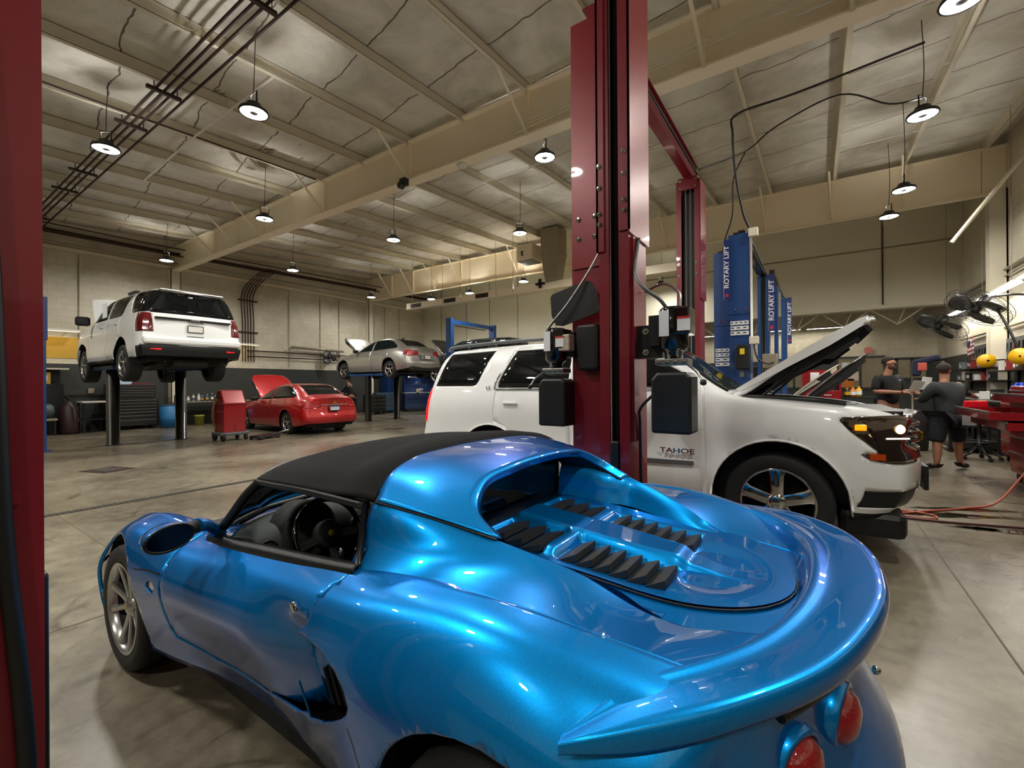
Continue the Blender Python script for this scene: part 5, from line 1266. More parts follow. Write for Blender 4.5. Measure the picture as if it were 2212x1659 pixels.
# the far column and the overhead beam that joins it
TFc = red_column('dark red lift column with overhead beam behind the white vehicle', -1.69, -1.37, 6.75, 7.05, 4.32, '-y')
b = bmesh.new(); add_bx(b, -1.66, -1.40, 6.735, 6.75, 4.18, 4.36); finish('head_plate', b, M_lift, TFc)
for x in (-1.63, -1.43):
    for z in (4.22, 4.32): bolt(TFc, (x, 6.735, z))
for z in (2.95, 3.12): bolt(TFc, (-1.66, 6.75, z)); bolt(TFc, (-1.41, 6.75, z))
b = bmesh.new(); add_bx(b, -1.36, -1.35, 6.72, 7.08, 2.6, 4.3); finish('side_cover', b, M_lift, TFc)
ov = thing('overhead_beam', 'dark red overhead beam joining two lift columns', 'beam', (-1.52, 5.2, 4.42)); b = bmesh.new(); add_bx(b, -.06, .06, -1.75, 1.75, -.06, .12); finish('beam', b, M_lift, ov); b = bmesh.new(); add_bx(b, -.10, .10, -1.75, 1.75, .12, .135); finish('top_flange', b, M_lift, ov)
tube('hydraulic_line', [(.09, -1.7, .02), (.09, 1.7, .02)], .014, M_black, ov)
# near column cut by the left frame edge
TN = red_column('dark red lift column very close at left frame edge', -1.62, -1.272, -.22, .205, 4.6, '+y')
b = bmesh.new(); add_bx(b, -1.272, -1.258, .05, .172, 1.168, 1.188); finish('latch_bar', b, M_lift, TN)
tube('rubber_hose', smooth_path([(-1.256, .10, 2.4), (-1.254, .135, 1.6), (-1.254, .148, 1.15), (-1.254, .176, .7), (-1.254, .188, .2)], 6), .014, M_black, TN)
b = bmesh.new(); add_bx(b, -1.272, -1.266, -.20, .0, 1.06, 3.6); finish('cover_strip', b, M_black, TN)
# blue columns
def blue_column(label, x0, x1, y0, y1, z1, side, sign=None, decal=None, cable=True, grp='blue lift columns'):
    T = thing('car_lift_column', label, 'lift', (0, 0, 0), 0, grp); post(T, 'column', x0, x1, y0, y1, z1, M_liftblue, side)
    if side == '-y':
        b = bmesh.new(); add_bx(b, x0 + .07, x1 - .07, y0 + .09, y0 + .11, .1, z1 - .02); finish('inner_track', b, M_black, T)
        for dx in (.03, -.03): tube('lift_cable', [((x0 + x1) / 2 + dx, y0 + .03, .9), ((x0 + x1) / 2 + dx, y0 + .03, z1 - .02)], .006, M_cable, T, 6)
    else:
        b = bmesh.new(); add_bx(b, x0, x1, y0 - .012, y0, z1 - 1.25, z1); finish('extension_plate', b, M_liftblue, T)
        for x in (x0 + .1, x1 - .06): bolt(T, (x, y0 - .012, z1 - 1.18))
    b = bmesh.new(); add_bx(b, x0 + .06, x1 - .06, y0 + .05, y1 - .05, z1, z1 + .05); finish('top_bracket', b, M_black, T)
    if sign:
        sx, zz, hh, wd = sign; b = bmesh.new(); add_bx(b, sx - wd / 2, sx + wd / 2, y0 - .03, y0 - .018, zz - hh, zz); pn = finish('sign_panel', b, mat('sign_blue', '22306e', .4), T)
        text('sign_lettering', 'ROTARY LIFT', (sx + .0, y0 - .031, zz - hh * .46), (PI / 2, -PI / 2, 0), wd * 1.12, M_paper, T, .001, sx=hh * .78 / (wd * 1.12 * 6.6), bold=True)
        b = bmesh.new(); add_lathe(b, [(wd * .33, 0), (wd * .33, .002), (.0005, .002)], (sx, y0 - .03, zz - hh * .93), 'Z', 16, 0, Matrix.Rotation(PI / 2, 3, 'X')); finish('sign_logo', b, mat('sign_red', 'b0283a', .5), T)
        tube('sign_edge', [(sx - wd / 2, y0 - .02, zz - hh), (sx - wd / 2, y0 - .02, zz)], .004, M_paper, T, 4)
    if decal:
        for k, (zz, n) in enumerate(decal):
            for q in range(n):
                wdt = (x1 - x0 - .04) / n; xx = x0 + .02 + wdt * q
                b = bmesh.new(); add_bx(b, xx + .002, xx + wdt - .002, y0 - .016, y0 - .0125, zz - .06, zz); d = finish('warning_decal', b, M_paper, T)
                b = bmesh.new(); add_bx(b, xx + .01, xx + wdt * .6, y0 - .018, y0 - .0162, zz - .035, zz - .018); finish('decal_pictogram', b, M_ink, d)
    return T
B2 = blue_column('blue lift column with warning decals and yellow tagged control box', -1.15, -.85, 7.78, 8.08, 3.72, '+y', (-1.175, 3.66, .95, .085), [(2.36, 4), (2.28, 3), (2.20, 3)])
b = bmesh.new(); add_prism(b, [(-1.04, 1.98), (-.88, 1.98), (-.86, 1.94), (-.86, 1.60), (-1.04, 1.60), (-1.06, 1.64), (-1.06, 1.92)], 7.66, 7.78, 'XZ'); finish('control_box', b, M_black, B2, bevel=.015)
b = bmesh.new(); add_bx(b, -.985, -.92, 7.652, 7.66, 1.83, 1.92); finish('yellow_tag', b, mat('tag_yellow', 'f0d020'), B2)
b = bmesh.new(); add_bx(b, -1.0, -.94, 7.76, 7.766, 1.48, 1.56); finish('rating_plate', b, M_steel, B2)
for z, h in ((3.76, .13), (2.10, .12)):
    b = bmesh.new(); add_bx(b, -.86, -.73, 7.68, 7.76, z - h, z); finish('junction_box', b, M_creamd, B2, bevel=.01)
tube('conduit', [(-.83, 7.75, 2.1), (-.83, 7.75, 3.65)], .015, M_whitep, B2)
tube('power_cord', smooth_path([(-.80, 7.75, 2.0), (-.79, 7.72, 1.9), (-.74, 7.7, 1.75), (-.62, 7.72, 1.68), (-.55, 7.8, 1.70)], 5), .012, M_black, B2)
b = bmesh.new(); add_box(b, (-.60, 7.90, 1.72), (.20, .2, .22)); add_lathe(b, [(.09, .0), (.09, .26), (.0005, .26)], (-.60, 7.9, 1.35)); finish('lift_motor', b, M_galv, B2, bevel=.01)
blue_column('blue lift column with low warning decals, behind the larger blue one', -1.47, -1.20, 8.35, 8.6, 3.62, '+y', None, [(1.98, 3), (1.90, 3), (1.82, 2), (1.74, 2)])
b3 = blue_column('blue lift column seen into its dark open channel, second blue one', -1.09, -.86, 11.25, 11.5, 3.76, '-y', (-.815, 3.76, 1.25, .12), None)
b = bmesh.new(); add_bx(b, -.775, -.70, 11.3, 11.5, .018, 3.5); finish('side_guide', b, M_liftblue, b3)
blue_column('narrow blue lift column farthest back with lettered side panel', -.84, -.70, 14.75, 15.0, 3.78, '-y', (-.635, 3.78, 1.3, .10), None)
ob = thing('overhead_beam', 'black overhead beam joining the blue lift columns', 'beam', (-1.0, 9.7, 3.76))
b = bmesh.new(); add_bx(b, -.05, .05, -1.65, 1.6, 0, .10); finish('beam', b, M_darkcar, ob)
for dx in (-.09, .08): tube('hydraulic_line', [(dx, -1.65, .05), (dx, 1.6, .05)], .02, M_grey, ob)
ob = thing('overhead_beam', 'black overhead beam joining the two farthest blue lift columns', 'beam', (-.82, 13.1, 3.80))
b = bmesh.new(); add_bx(b, -.05, .05, -1.65, 1.7, 0, .10); finish('beam', b, M_darkcar, ob)
BL = blue_column('blue lift column with lettered panel at far left beside dark red edge', -14.1, -13.8, 2.02, 2.27, 3.35, '-y', None, None)
b = bmesh.new(); add_bx(b, -13.80, -13.785, 2.0, 2.29, 2.42, 3.36); finish('sign_panel', b, mat('sign_blue', '22306e', .4), BL)
text('sign_lettering', 'ROTARY LIFT', (-13.783, 2.17, 2.93), (PI / 2, -PI / 2, PI / 2), .14, M_paper, BL, .001, sx=.8, bold=True)
# portal lift far back
PL = thing('car_lift', 'blue portal lift with crossbeam holding black vehicle at the back', 'lift', (-12.95, 15.75, 0))
for y in (-1.62, 1.42):
    b = bmesh.new(); add_bx(b, -.15, .15, y, y + .2, 0, 4.25); finish('column', b, M_liftblue, PL, bevel=.01)
b = bmesh.new(); add_bx(b, -.09, .09, -1.45, 1.45, 4.02, 4.18); finish('crossbeam', b, M_liftblue, PL)
tube('safety_bar', [(.12, -1.3, 3.93), (.12, .8, 3.93)], .02, M_black, PL)
for sx in (-1, 1):
    for y, s in ((-1.5, 1), (1.5, -1)):
        b = bmesh.new(); add_bar(b, (0, y, 1.68), (sx * .9, s * -.72, 1.72), .10, .08); add_bx(b, sx * .9 - .07, sx * .9 + .07, s * -.72 - .07, s * -.72 + .07, 1.70, 1.83); finish('lift_arm', b, M_liftblue, PL)
# in-ground twin post lifts
def inground(label, x, y, gap, zt, ztop):
    T = thing('in_ground_lift', label, 'lift', (x, y, 0), 0, 'in-ground twin post lifts')
    for s in (-1, 1):
        b = bmesh.new(); add_lathe(b, [(.15, 0), (.15, .02), (.125, .02), (.125, zt)], (0, s * gap / 2, 0), seg=24); finish('piston', b, mat('oily_black_steel', '1a1510', .42, .4, .3, .3, 20), T, 40)
        b = bmesh.new(); add_bx(b, -.42, .42, s * gap / 2 - .11, s * gap / 2 + .11, zt, zt + .10); finish('bolster', b, M_liftblue, T, bevel=.01)
        for q in (-1, 1):
            b = bmesh.new(); add_bar(b, (q * .3, s * gap / 2, zt + .05), (q * .95, s * (gap / 2 + .08), zt + .05), .12, .09); add_bx(b, q * .95 - .06, q * .95 + .06, s * (gap / 2 + .08) - .06, s * (gap / 2 + .08) + .06, zt, ztop + .01); finish('lift_arm', b, M_liftblue, T)
    b = bmesh.new(); add_bx(b, -.09, .09, -gap / 2 - .5, gap / 2 + .3, .0, .004); finish('floor_slot', b, M_rust, T)
    return T
inground('twin black post in-ground lift under the raised white vehicle', -13.93, 4.1, 1.38, 1.80, 1.86)
inground('twin black post in-ground lift under the raised silver sedan', -14.35, 11.8, 1.42, 1.75, 1.85)

# ================================================================= two more parked cars with raised hoods beyond the white one
M_teal = mat('dark_teal_paint', '0c2a33', .3, .3, 1, .05)
M_pearl = mat('pearl_car_paint', 'c4bfae', .32, .3, 1, .03)
sedan('sedan', 'dark sedan with raised hood just beyond the white vehicle', (-2.40, 9.1, 0), 0., M_darkcar, R(52), style='star5')
sedan('sedan', 'pearl sedan with raised hood farther behind the white vehicle', (-2.66, 13.0, 0), 0., M_pearl, R(50), style='star5')

# ================================================================= services under the roof
for i, (y, z) in enumerate(((2.58, 6.0), (2.68, 6.0), (2.78, 6.0), (2.98, 6.04))):
    tag(tube('conduit', [(-1.5, y, z), (-6.2, y, z), (-11.5, y, z), (-18.9, y, z)], .019, M_rust), ['outermost dark conduit of the four under the ceiling', 'second dark conduit of the four under the ceiling', 'third dark conduit of the four under the ceiling', 'separate dark conduit running beside the three bundled ones'][i], 'pipe', 'ceiling conduits')
for k, x in enumerate((-5.47, -8.36, -9.86, -12.84, -14.32, -17.25)):
    b = bmesh.new(); add_bx(b, x - .03, x + .03, 2.45, 2.90, 5.94, 5.985); add_tube(b, [(x, 2.55, 5.98), (x, 2.55, 6.1)], .008, 5); add_tube(b, [(x, 2.85, 5.98), (x, 2.85, 6.12)], .008, 5)
    tag(finish('conduit_hanger', b, M_rust), 'dark strut hanger of the three ceiling conduits, ' + ['nearest', 'second nearest', 'third nearest', 'fourth nearest', 'fifth nearest', 'farthest'][k] + ' of six', 'bracket', 'conduit hangers')
tag(tube('conduit', [(-9.78, BY + 1, 5.75), (-9.78, 2.9, 6.13), (-9.78, 6.1, 6.28)], .016, M_rust), 'thin dark pipe along one purlin above lamps', 'pipe')
for i, (x, z, r) in enumerate(((-18.6, 6.05, .06), (-18.3, 5.92, .022), (-18.75, 5.75, .03), (-18.1, 6.12, .02))):
    tag(tube('pipe', [(x, BY + .5, z - .1), (x, 6, z), (x, FY - .2, z + .3)], r, M_rust if i != 2 else M_galv), ['thick dark sprinkler pipe near top of left wall', 'thin dark pipe just below the thick sprinkler pipe', 'galvanised pipe along top of left wall', 'thin dark pipe nearest the room below left ceiling'][i], 'pipe', 'long pipes by the left wall')
tag(box('cable_tray', WX + .02, WX + .10, BY + .5, FY - .3, 5.66, 5.74, M_cream), 'cream ledge strip running along top of left wall', 'trim')
for i in range(5):
    y = 8.75 + i * .11
    tag(tube('conduit', smooth_path([(-18.1, y + .5, 6.1), (-18.8, y + .35, 5.9), (WX + .06, y, 5.2), (WX + .06, y, 4.0), (WX + .06, y, 2.4)], 4), .02, M_rust), ['leftmost', 'second from left', 'middle', 'second from right', 'rightmost'][i] + ' dark conduit in vertical bundle down left wall', 'pipe', 'vertical conduit bundle on left wall')
for z in (4.9, 3.6):
    tag(box('conduit_clamp', WX, WX + .09, 8.6, 9.35, z - .025, z + .025, M_rust), 'dark strut clamp across vertical conduits, ' + ('upper' if z > 4 else 'lower'), 'bracket')
for i, y in enumerate((3.9, 12.2, 13.2, 16.0, 17.0, 10.7)):
    tag(tube('conduit', [(WX + .03, y, 2.2), (WX + .03, y, 5.6)], .014, M_galv), 'single thin conduit climbing left block wall ' + ['behind raised white vehicle', 'behind silver sedan', 'above silver sedan', 'left of far corner', 'nearest the far corner', 'above red sedan'][i], 'pipe', 'single conduits on left wall')
for z in (2.85, 2.62):
    tag(tube('wall_pipe', [(WX + .12, 8.9, z), (WX + .12, 14.5, z)], .025, M_rust), 'horizontal pipe on left wall behind red sedan, ' + ('upper' if z > 2.7 else 'lower'), 'pipe')
t = thing('awning_reel', 'long grey horizontal reel tube on left wall above red sedan', 'reel', (WX + .22, 12.0, 3.1)); tube('roller', [(0, -1.3, 0), (0, 1.3, -.05)], .055, M_galv, t); b = bmesh.new(); add_bx(b, -.2, .02, -1.2, -1.15, -.05, .05); add_bx(b, -.2, .02, 1.1, 1.15, -.1, .02); finish('bracket', b, M_galv, t)
# suspended duct with registers, drop, heater
t = thing('air_duct', 'long cream suspended air duct with dark registers below far girder', 'duct', (0, 14.0, 0))
b = bmesh.new(); add_bx(b, -15.2, -3.4, -.16, .16, 4.78, 5.04); finish('duct_body', b, M_cream, t)
for x in (-14.6, -12.6, -10.9):
    b = bmesh.new(); add_bx(b, x - .32, x + .32, -.168, -.16, 4.82, 4.99); finish('register', b, mat('dark_register', '2b241c', .7), t)
for x in (-14.8, -13.0, -12.0, -10.2, -9.4, -6.2, -5.0): tube('duct_hanger', [(x, -.165, 4.8), (x, -.165, 6.96)], .010, M_galv, t, 5)
t = thing('duct_drop', 'galvanised tapered duct dropping from roof to the suspended duct', 'duct', (-7.75, 14.0, 0))
for z0, z1, w0, w1 in ((6.0, 6.9, .34, .34), (5.04, 6.0, .22, .34)):
    b = bmesh.new(); A = [b.verts.new((a * w0, c_ * w0, z0)) for a, c_ in ((-1, -1), (1, -1), (1, 1), (-1, 1))]; B_ = [b.verts.new((a * w1, c_ * w1, z1)) for a, c_ in ((-1, -1), (1, -1), (1, 1), (-1, 1))]
    for k in range(4): b.faces.new((A[k], A[(k + 1) % 4], B_[(k + 1) % 4], B_[k]))
    finish('duct_section', b, M_galv, t)
b = bmesh.new(); add_bx(b, -.36, .36, -.36, .36, 5.98, 6.01); finish('duct_flange', b, M_galv, t)
t = thing('unit_heater', 'cream boxed unit heater beside the tapered duct drop', 'heater', (-8.75, 13.8, 6.2)); b = bmesh.new(); add_bx(b, -.33, .33, -.2, .5, -.3, .28); finish('casing', b, M_cream, t)
b = bmesh.new(); add_bx(b, -.3, .32, -.18, .48, -.32, -.30); finish('louver', b, M_black, t); tube('gas_valve', [(-.05, -.22, -.12), (-.05, -.28, -.12), (-.05, -.28, .0), (-.05, -.22, .0)], .03, M_black, t); tube('support_rod', [(0, 0, .28), (0, 0, .6)], .01, M_galv, t)
# fittings on the girder
t = thing('girder_speaker', 'black round speaker clamped under the near girder', 'lamp', (-6.9, 6.2, 5.42)); b = bmesh.new(); add_lathe(b, [(.0005, -.03), (.06, -.02), (.075, .0), (.075, .08), (.05, .1), (.0005, .1)], (0, -.08, 0), 'Y', 18); finish('head', b, M_gloss, t, 40); b = bmesh.new(); add_bx(b, -.03, .12, -.06, .06, .0, .13); finish('clamp', b, M_black, t)  # a black loudspeaker, not a lamp; it gives no light
t = thing('smoke_detector', 'small white round detector beneath near girder', 'detector', (-5.5, 6.4, 5.545)); b = bmesh.new(); add_lathe(b, [(.085, 0), (.09, -.03), (.07, -.07), (.0005, -.075)], seg=20); finish('cover', b, M_whitep, t, 40)
t = thing('security_camera', 'small black camera bracket on suspended duct', 'camera', (-8.2, 13.8, 5.0)); b = bmesh.new(); add_bx(b, -.18, .18, -.04, .04, -.04, .04); add_bx(b, -.05, .05, -.04, .04, -.15, .17); finish('bracket', b, M_black, t)
# black cables to the blue columns
tag(tube('power_cable', smooth_path([(1.2, 8.0, 5.9), (-.2, 7.6, 5.55), (-.95, 7.3, 5.35), (-1.02, 7.35, 5.1), (-1.0, 7.5, 4.5), (-.93, 7.7, 4.0), (-.85, 7.8, 3.78)], 6), .016, M_black), 'thick black power cable looping down to the nearest blue column', 'cable')
tag(tube('power_cable', smooth_path([(-1.4, 6.9, 4.5), (-.9, 7.8, 5.0), (-.5, 8.1, 5.4), (.3, 8.3, 5.7), (.9, 8.6, 5.5), (1.28, 8.7, 5.5)], 6), .012, M_black), 'thin black cable strung between red column and right lamp', 'cable')
tag(tube('power_cable', smooth_path([(-.9, 7.8, 5.0), (-1.1, 8.0, 4.7), (-1.15, 8.2, 4.2), (-1.3, 8.4, 3.85), (-1.35, 8.45, 3.65)], 6), .011, M_black), 'thin black cable dropping to the shorter blue column', 'cable')
tag(tube('conduit', [(-.2, 6.28, 5.75), (3.5, 6.28, 5.75)], .018, M_whitep), 'pale conduit along near girder at right', 'pipe')
tag(tube('pipe', [(-15.5, 14.72, 5.70), (3.2, 14.72, 5.70)], .03, M_cream), 'cream pipe along bottom of the far girder', 'pipe')
for k in range(3):
    tag(tube('conduit', smooth_path([(-4.2, 6.24, 5.62 + .07 * k), (-2.5, 6.24, 5.72 + .05 * k), (0, 6.24, 5.85 + .04 * k), (3.4, 6.24, 5.95 + .03 * k)], 4), .007, M_creamd), ['lowest', 'middle', 'highest'][k] + ' thin wire strung along the near girder web', 'cable', 'wires along near girder')
# door tracks and brace on the right
tag(tube('brace_pole', [(2.17, 12.0, 4.09), (3.58, 12.0, 6.17)], .035, M_creamd), 'long cream diagonal pole reaching from right wall', 'pole')
tag(tube('hanging_rod', [(1.78, FY - .06, 6.5), (1.78, FY - .06, HDR)], .018, M_rust), 'thin dark vertical rod on far lintel wall', 'pipe')
# truss seen in the opening
t = thing('roof_truss', 'cream open web truss spanning the far opening', 'truss', (0, FY + .45, 0)); b = bmesh.new(); add_bx(b, OX, RX, -.04, .04, HDR - .12, HDR - .04); finish('top_chord', b, M_creamd, t)
xs = [-6.9, -5.5, -4.1, -2.7, -1.3, .1, 1.5, 2.9]
for i, x in enumerate(xs[:-1]):
    tube('web_member', [(x, 0, HDR - .08), (x + .70, 0, HDR - .62)], .022, M_creamd, t, 6); tube('web_member', [(x + .70, 0, HDR - .62), (x + 1.4, 0, HDR - .08)], .022, M_creamd, t, 6); tube('web_member', [(x + .70, 0, HDR - .62), (x + .90, 0, HDR - .08)], .016, M_creamd, t, 6)
# ================================================================= people
def skin(name, V, E_, root, m, parent, sub=2, smooth=True):
    """V: {key: (x,y,z, rx, ry)}; grown with a skin modifier and subdivided into one surface"""
    keys = list(V); me = bpy.data.meshes.new(name)
    me.from_pydata([V[k][:3] for k in keys], [(keys.index(a), keys.index(b)) for a, b in E_], [])
    o = bpy.data.objects.new(name, me); link(o, parent); me.materials.append(m)
    md = o.modifiers.new('skin', 'SKIN'); md.use_smooth_shade = True; md.branch_smoothing = .3
    if not me.skin_vertices: me.attributes.new
    sv = me.skin_vertices[0].data
    for i, k in enumerate(keys):
        sv[i].radius = (V[k][3], V[k][4] if len(V[k]) > 4 else V[k][3]); sv[i].use_root = (k == root)
    s = o.modifiers.new('sub', 'SUBSURF'); s.levels = sub; s.render_levels = sub
    return o
def hand(V, E_, pre, wrist, d, nrm, side, hold=.5):
    """palm and five curled fingers: d direction of the hand, nrm back of the hand, side towards the thumb"""
    d = Vector(d).normalized(); n = Vector(nrm).normalized(); s = Vector(side).normalized(); w_ = Vector(wrist)
    def put(k, p, r): V[pre + k] = (p.x, p.y, p.z, r, r)
    put('palm', w_ + d * .055, .026); E_.append((pre + 'wrist', pre + 'palm'))
    for i, (off, ln) in enumerate(((.030, .036), (.011, .042), (-.010, .039), (-.030, .031))):
        k0, k1, k2 = w_ + d * .095 + s * off, None, None
        k1 = k0 + d * ln * .9 - n * ln * hold * .7; k2 = k1 + d * ln * (.6 - hold * .5) - n * ln * (.3 + hold)
        put('f%da' % i, k0, .0095); put('f%db' % i, k1, .0085); put('f%dc' % i, k2, .0075)
        E_ += [(pre + 'palm', pre + 'f%da' % i), (pre + 'f%da' % i, pre + 'f%db' % i), (pre + 'f%db' % i, pre + 'f%dc' % i)]
    t0 = w_ + d * .035 + s * .034; t1 = t0 + d * .03 + s * .016 - n * .012; t2 = t1 + d * .026 - n * .010
    put('t0', t0, .012); put('t1', t1, .010); put('t2', t2, .008); E_ += [(pre + 'wrist', pre + 't0'), (pre + 't0', pre + 't1'), (pre + 't1', pre + 't2')]
def person(label, loc, rotz, J, face, top, bottom, shoes, hair, beard=None, bare_arm=False, shorts=False, group=None):
    """J: joints in the person's own frame"""
    T = thing('person', label, 'person', loc, rotz)
    g = lambda k: Vector(J[k])
    V, E_ = {}, []
    def put(k, p, rx, ry=None): p = Vector(p); V[k] = (p.x, p.y, p.z, rx, ry or rx)
    pel, ch, nk, hd = g('pelvis'), g('chest'), g('neck'), g('head'); fd = Vector(face).normalized(); up = Vector((0, 0, 1)); sd = fd.cross(up).normalized()
    put('pelvis', pel, .13); put('waist', pel.lerp(ch, .45), .125); put('chest', ch, .13); put('neck', nk, .066)
    put('jaw', hd - up * .055 + fd * .018, .062, .058); put('skull', hd + up * .012, .082, .088); put('crown', hd + up * .075 - fd * .008, .062, .066)
    put('nose', hd - up * .012 + fd * .105, .011); put('brow', hd + up * .02 + fd * .055, .05, .04)
    put('chin', hd - up * .095 + fd * .055, .03, .028)
    E_ += [('pelvis', 'waist'), ('waist', 'chest'), ('chest', 'neck'), ('neck', 'jaw'), ('jaw', 'skull'), ('skull', 'crown'), ('skull', 'brow'), ('brow', 'nose'), ('jaw', 'chin')]
    for s, q in (('l', -1), ('r', 1)):
        put('ear' + s, hd + sd * q * .092 - up * .005 - fd * .01, .012, .02); E_.append(('skull', 'ear' + s))
        sh, el, wr = g('sh' + s), g('el' + s), g('wr' + s)
        put('sh' + s, sh, .062); put('el' + s, el, .042); put('fore' + s, el.lerp(wr, .3), .045); put(s + '_wrist', wr, .028)
        E_ += [('chest', 'sh' + s), ('sh' + s, 'el' + s), ('el' + s, 'fore' + s), ('fore' + s, s + '_wrist')]
        d = (wr - el).normalized(); back = Vector(J.get('hn' + s, (0, 0, 1)))
        side = d.cross(back).normalized() * (q if J.get('thumb' + s) is None else J['thumb' + s])
        hand(V, E_, s + '_', wr, J.get('hd' + s, d), back, side)
        hp, kn, an = g('hip' + s), g('kn' + s), g('an' + s); td = Vector(J['toe' + s]).normalized()
        put('hip' + s, hp, .098); put('kn' + s, kn, .062); put('calf' + s, kn.lerp(an, .35) - td * .012, .062); put('an' + s, an, .038); put('ball' + s, an + td * .13 - up * (an.z - .035), .035)
        E_ += [('pelvis', 'hip' + s), ('hip' + s, 'kn' + s), ('kn' + s, 'calf' + s), ('calf' + s, 'an' + s), ('an' + s, 'ball' + s)]
    skin('body', V, E_, 'pelvis', M_skin, T)
    # shirt or jacket
    C, CE = {}, []
    hem = pel + Vector((0, 0, J.get('hem', .0))); bw = J.get('girth', 1.)
    C['hem'] = (*hem, .19 * bw, .155 * bw); C['w'] = (*hem.lerp(ch, .45), .185 * bw, .15 * bw); C['c'] = (*ch, .185 * bw, .145 * bw); C['n'] = (*ch.lerp(nk, .72), .085, .08); CE += [('hem', 'w'), ('w', 'c'), ('c', 'n')]
    for s in 'lr':
        sh, el, wr = g('sh' + s), g('el' + s), g('wr' + s)
        C['s' + s] = (*sh, .095 * bw, .09 * bw); C['m' + s] = (*sh.lerp(el, .6), .074 * bw, .072 * bw); CE += [('c', 's' + s), ('s' + s, 'm' + s)]
        C['e' + s] = (*(sh.lerp(el, .98)), .06, .058); CE.append(('m' + s, 'e' + s))
        if not bare_arm: C['w' + s] = (*el.lerp(wr, .88), .042, .042); CE.append(('e' + s, 'w' + s))
    skin('jacket' if not bare_arm else 'shirt', C, CE, 'c', top, T)
    C, CE = {}, []
    C['p'] = (*(pel + Vector((0, 0, .03))), .172 * bw, .14 * bw)
    for s in 'lr':
        hp, kn, an = g('hip' + s), g('kn' + s), g('an' + s)
        C['h' + s] = (*hp.lerp(kn, .12), .122, .122); C['k' + s] = (*hp.lerp(kn, .98 if shorts else 1.), .105 if shorts else .078, .105 if shorts else .078); CE += [('p', 'h' + s), ('h' + s, 'k' + s)]
        if shorts: C['k2' + s] = (*kn.lerp(an, .10), .10, .10); CE.append(('k' + s, 'k2' + s))
        if not shorts: C['a' + s] = (*kn.lerp(an, .93), .062, .062); CE.append(('k' + s, 'a' + s))
    skin('shorts' if shorts else 'trousers', C, CE, 'p', bottom, T)
    for s in 'lr':
        an = g('an' + s); td = Vector(J['toe' + s]).normalized()
        heel = an - td * .05; heel.z = .055; mid = an + td * .07; mid.z = .055; toe = an + td * .17; toe.z = .042; top_ = Vector(an); top_.z = .115
        S = {'a': (*top_, .052, .052), 'h': (*heel, .052, .052), 'm': (*mid, .05, .048), 't': (*toe, .044, .036)}
        skin('shoe', S, [('a', 'h'), ('a', 'm'), ('m', 't')], 'a', shoes, T)
    # hair, eyes, beard
    b = bmesh.new(); bmesh.ops.create_uvsphere(b, u_segments=20, v_segments=12, radius=1)
    for v in list(b.verts):
        p = v.co.copy(); v.co = Vector((0, 0, 0)) + hd + sd * (p.x * .093) + fd * (p.y * .101 - .012) + up * (p.z * .098 + .040)
    keep = lambda c: (c - hd).dot(up) > .062 + .55 * max(0, (c - hd).dot(fd)) - .9 * max(0, -(c - hd).dot(fd))
    bmesh.ops.delete(b, geom=[f for f in b.faces if not keep(f.calc_center_median())], context='FACES'); finish('hair', b, hair, T, 60)
    for q in (-1, 1):
        b = bmesh.new(); bmesh.ops.create_uvsphere(b, u_segments=10, v_segments=8, radius=.011); e = finish('eye', b, M_ink, T, 60); e.location = hd + fd * .092 + sd * q * .032 + up * .012
    b = bmesh.new(); add_bar(b, hd + fd * .094 - sd * .022 - up * .055, hd + fd * .094 + sd * .022 - up * .055, .008, .006); finish('mouth', b, mat('lips', '8a4a40'), T)
    if beard:
        b = bmesh.new(); bmesh.ops.create_uvsphere(b, u_segments=18, v_segments=12, radius=1)
        for v in b.verts: p = v.co.copy(); v.co = hd + sd * (p.x * .075) + fd * (p.y * .070 + .028) + up * (p.z * .062 - .070)
        bmesh.ops.delete(b, geom=[f for f in b.faces if (f.calc_center_median() - hd).dot(up) > -.042], context='FACES'); finish('beard', b, beard, T, 60)
    return T
M_jacket = mat('dark_grey_jacket', '2f3336', .85, 0, 0, .15, 10, .3, 40)
M_navy = mat('navy_shorts', '15171f', .85, 0, 0, .2, 10, .3, 40)
M_blackcloth = mat('black_shirt', '121214', .8, 0, 0, .15, 10, .3, 40)
M_khaki = mat('grey_trousers', '5a5349', .8)
M_shoe = mat('black_shoes', '17161a', .7)
J2 = dict(pelvis=(0, 0, .90), chest=(-.02, .02, 1.22), neck=(-.03, .03, 1.42), head=(-.02, .05, 1.555), shl=(-.21, .02, 1.32), shr=(.19, .02, 1.34), ell=(-.27, .16, 1.08), wrl=(-.14, .36, 1.10), elr=(.40, .16, 1.22), wrr=(.62, .26, 1.17),
          hipl=(-.12, 0, .86), hipr=(.12, 0, .86), knl=(-.19, .0, .47), knr=(.19, .05, .47), anl=(-.22, -.03, .09), anr=(.24, .06, .09), toel=(-.05, 1, 0), toer=(1, .3, 0), hem=-.12, girth=1.22)
P2 = person('person in dark grey jacket and shorts seen from behind, reaching to red cabinet', (1.70, 9.68, 0), YAW, J2, (.85, .5, .02), M_jacket, M_navy, M_shoe, M_hair, shorts=True)
b = bmesh.new(); add_bar(b, (-.02, -.235, .80), (.14, -.235, .80), .006, .15); finish('pocket_cloth', b, mat('rag', 'a7abae', .9), P2)
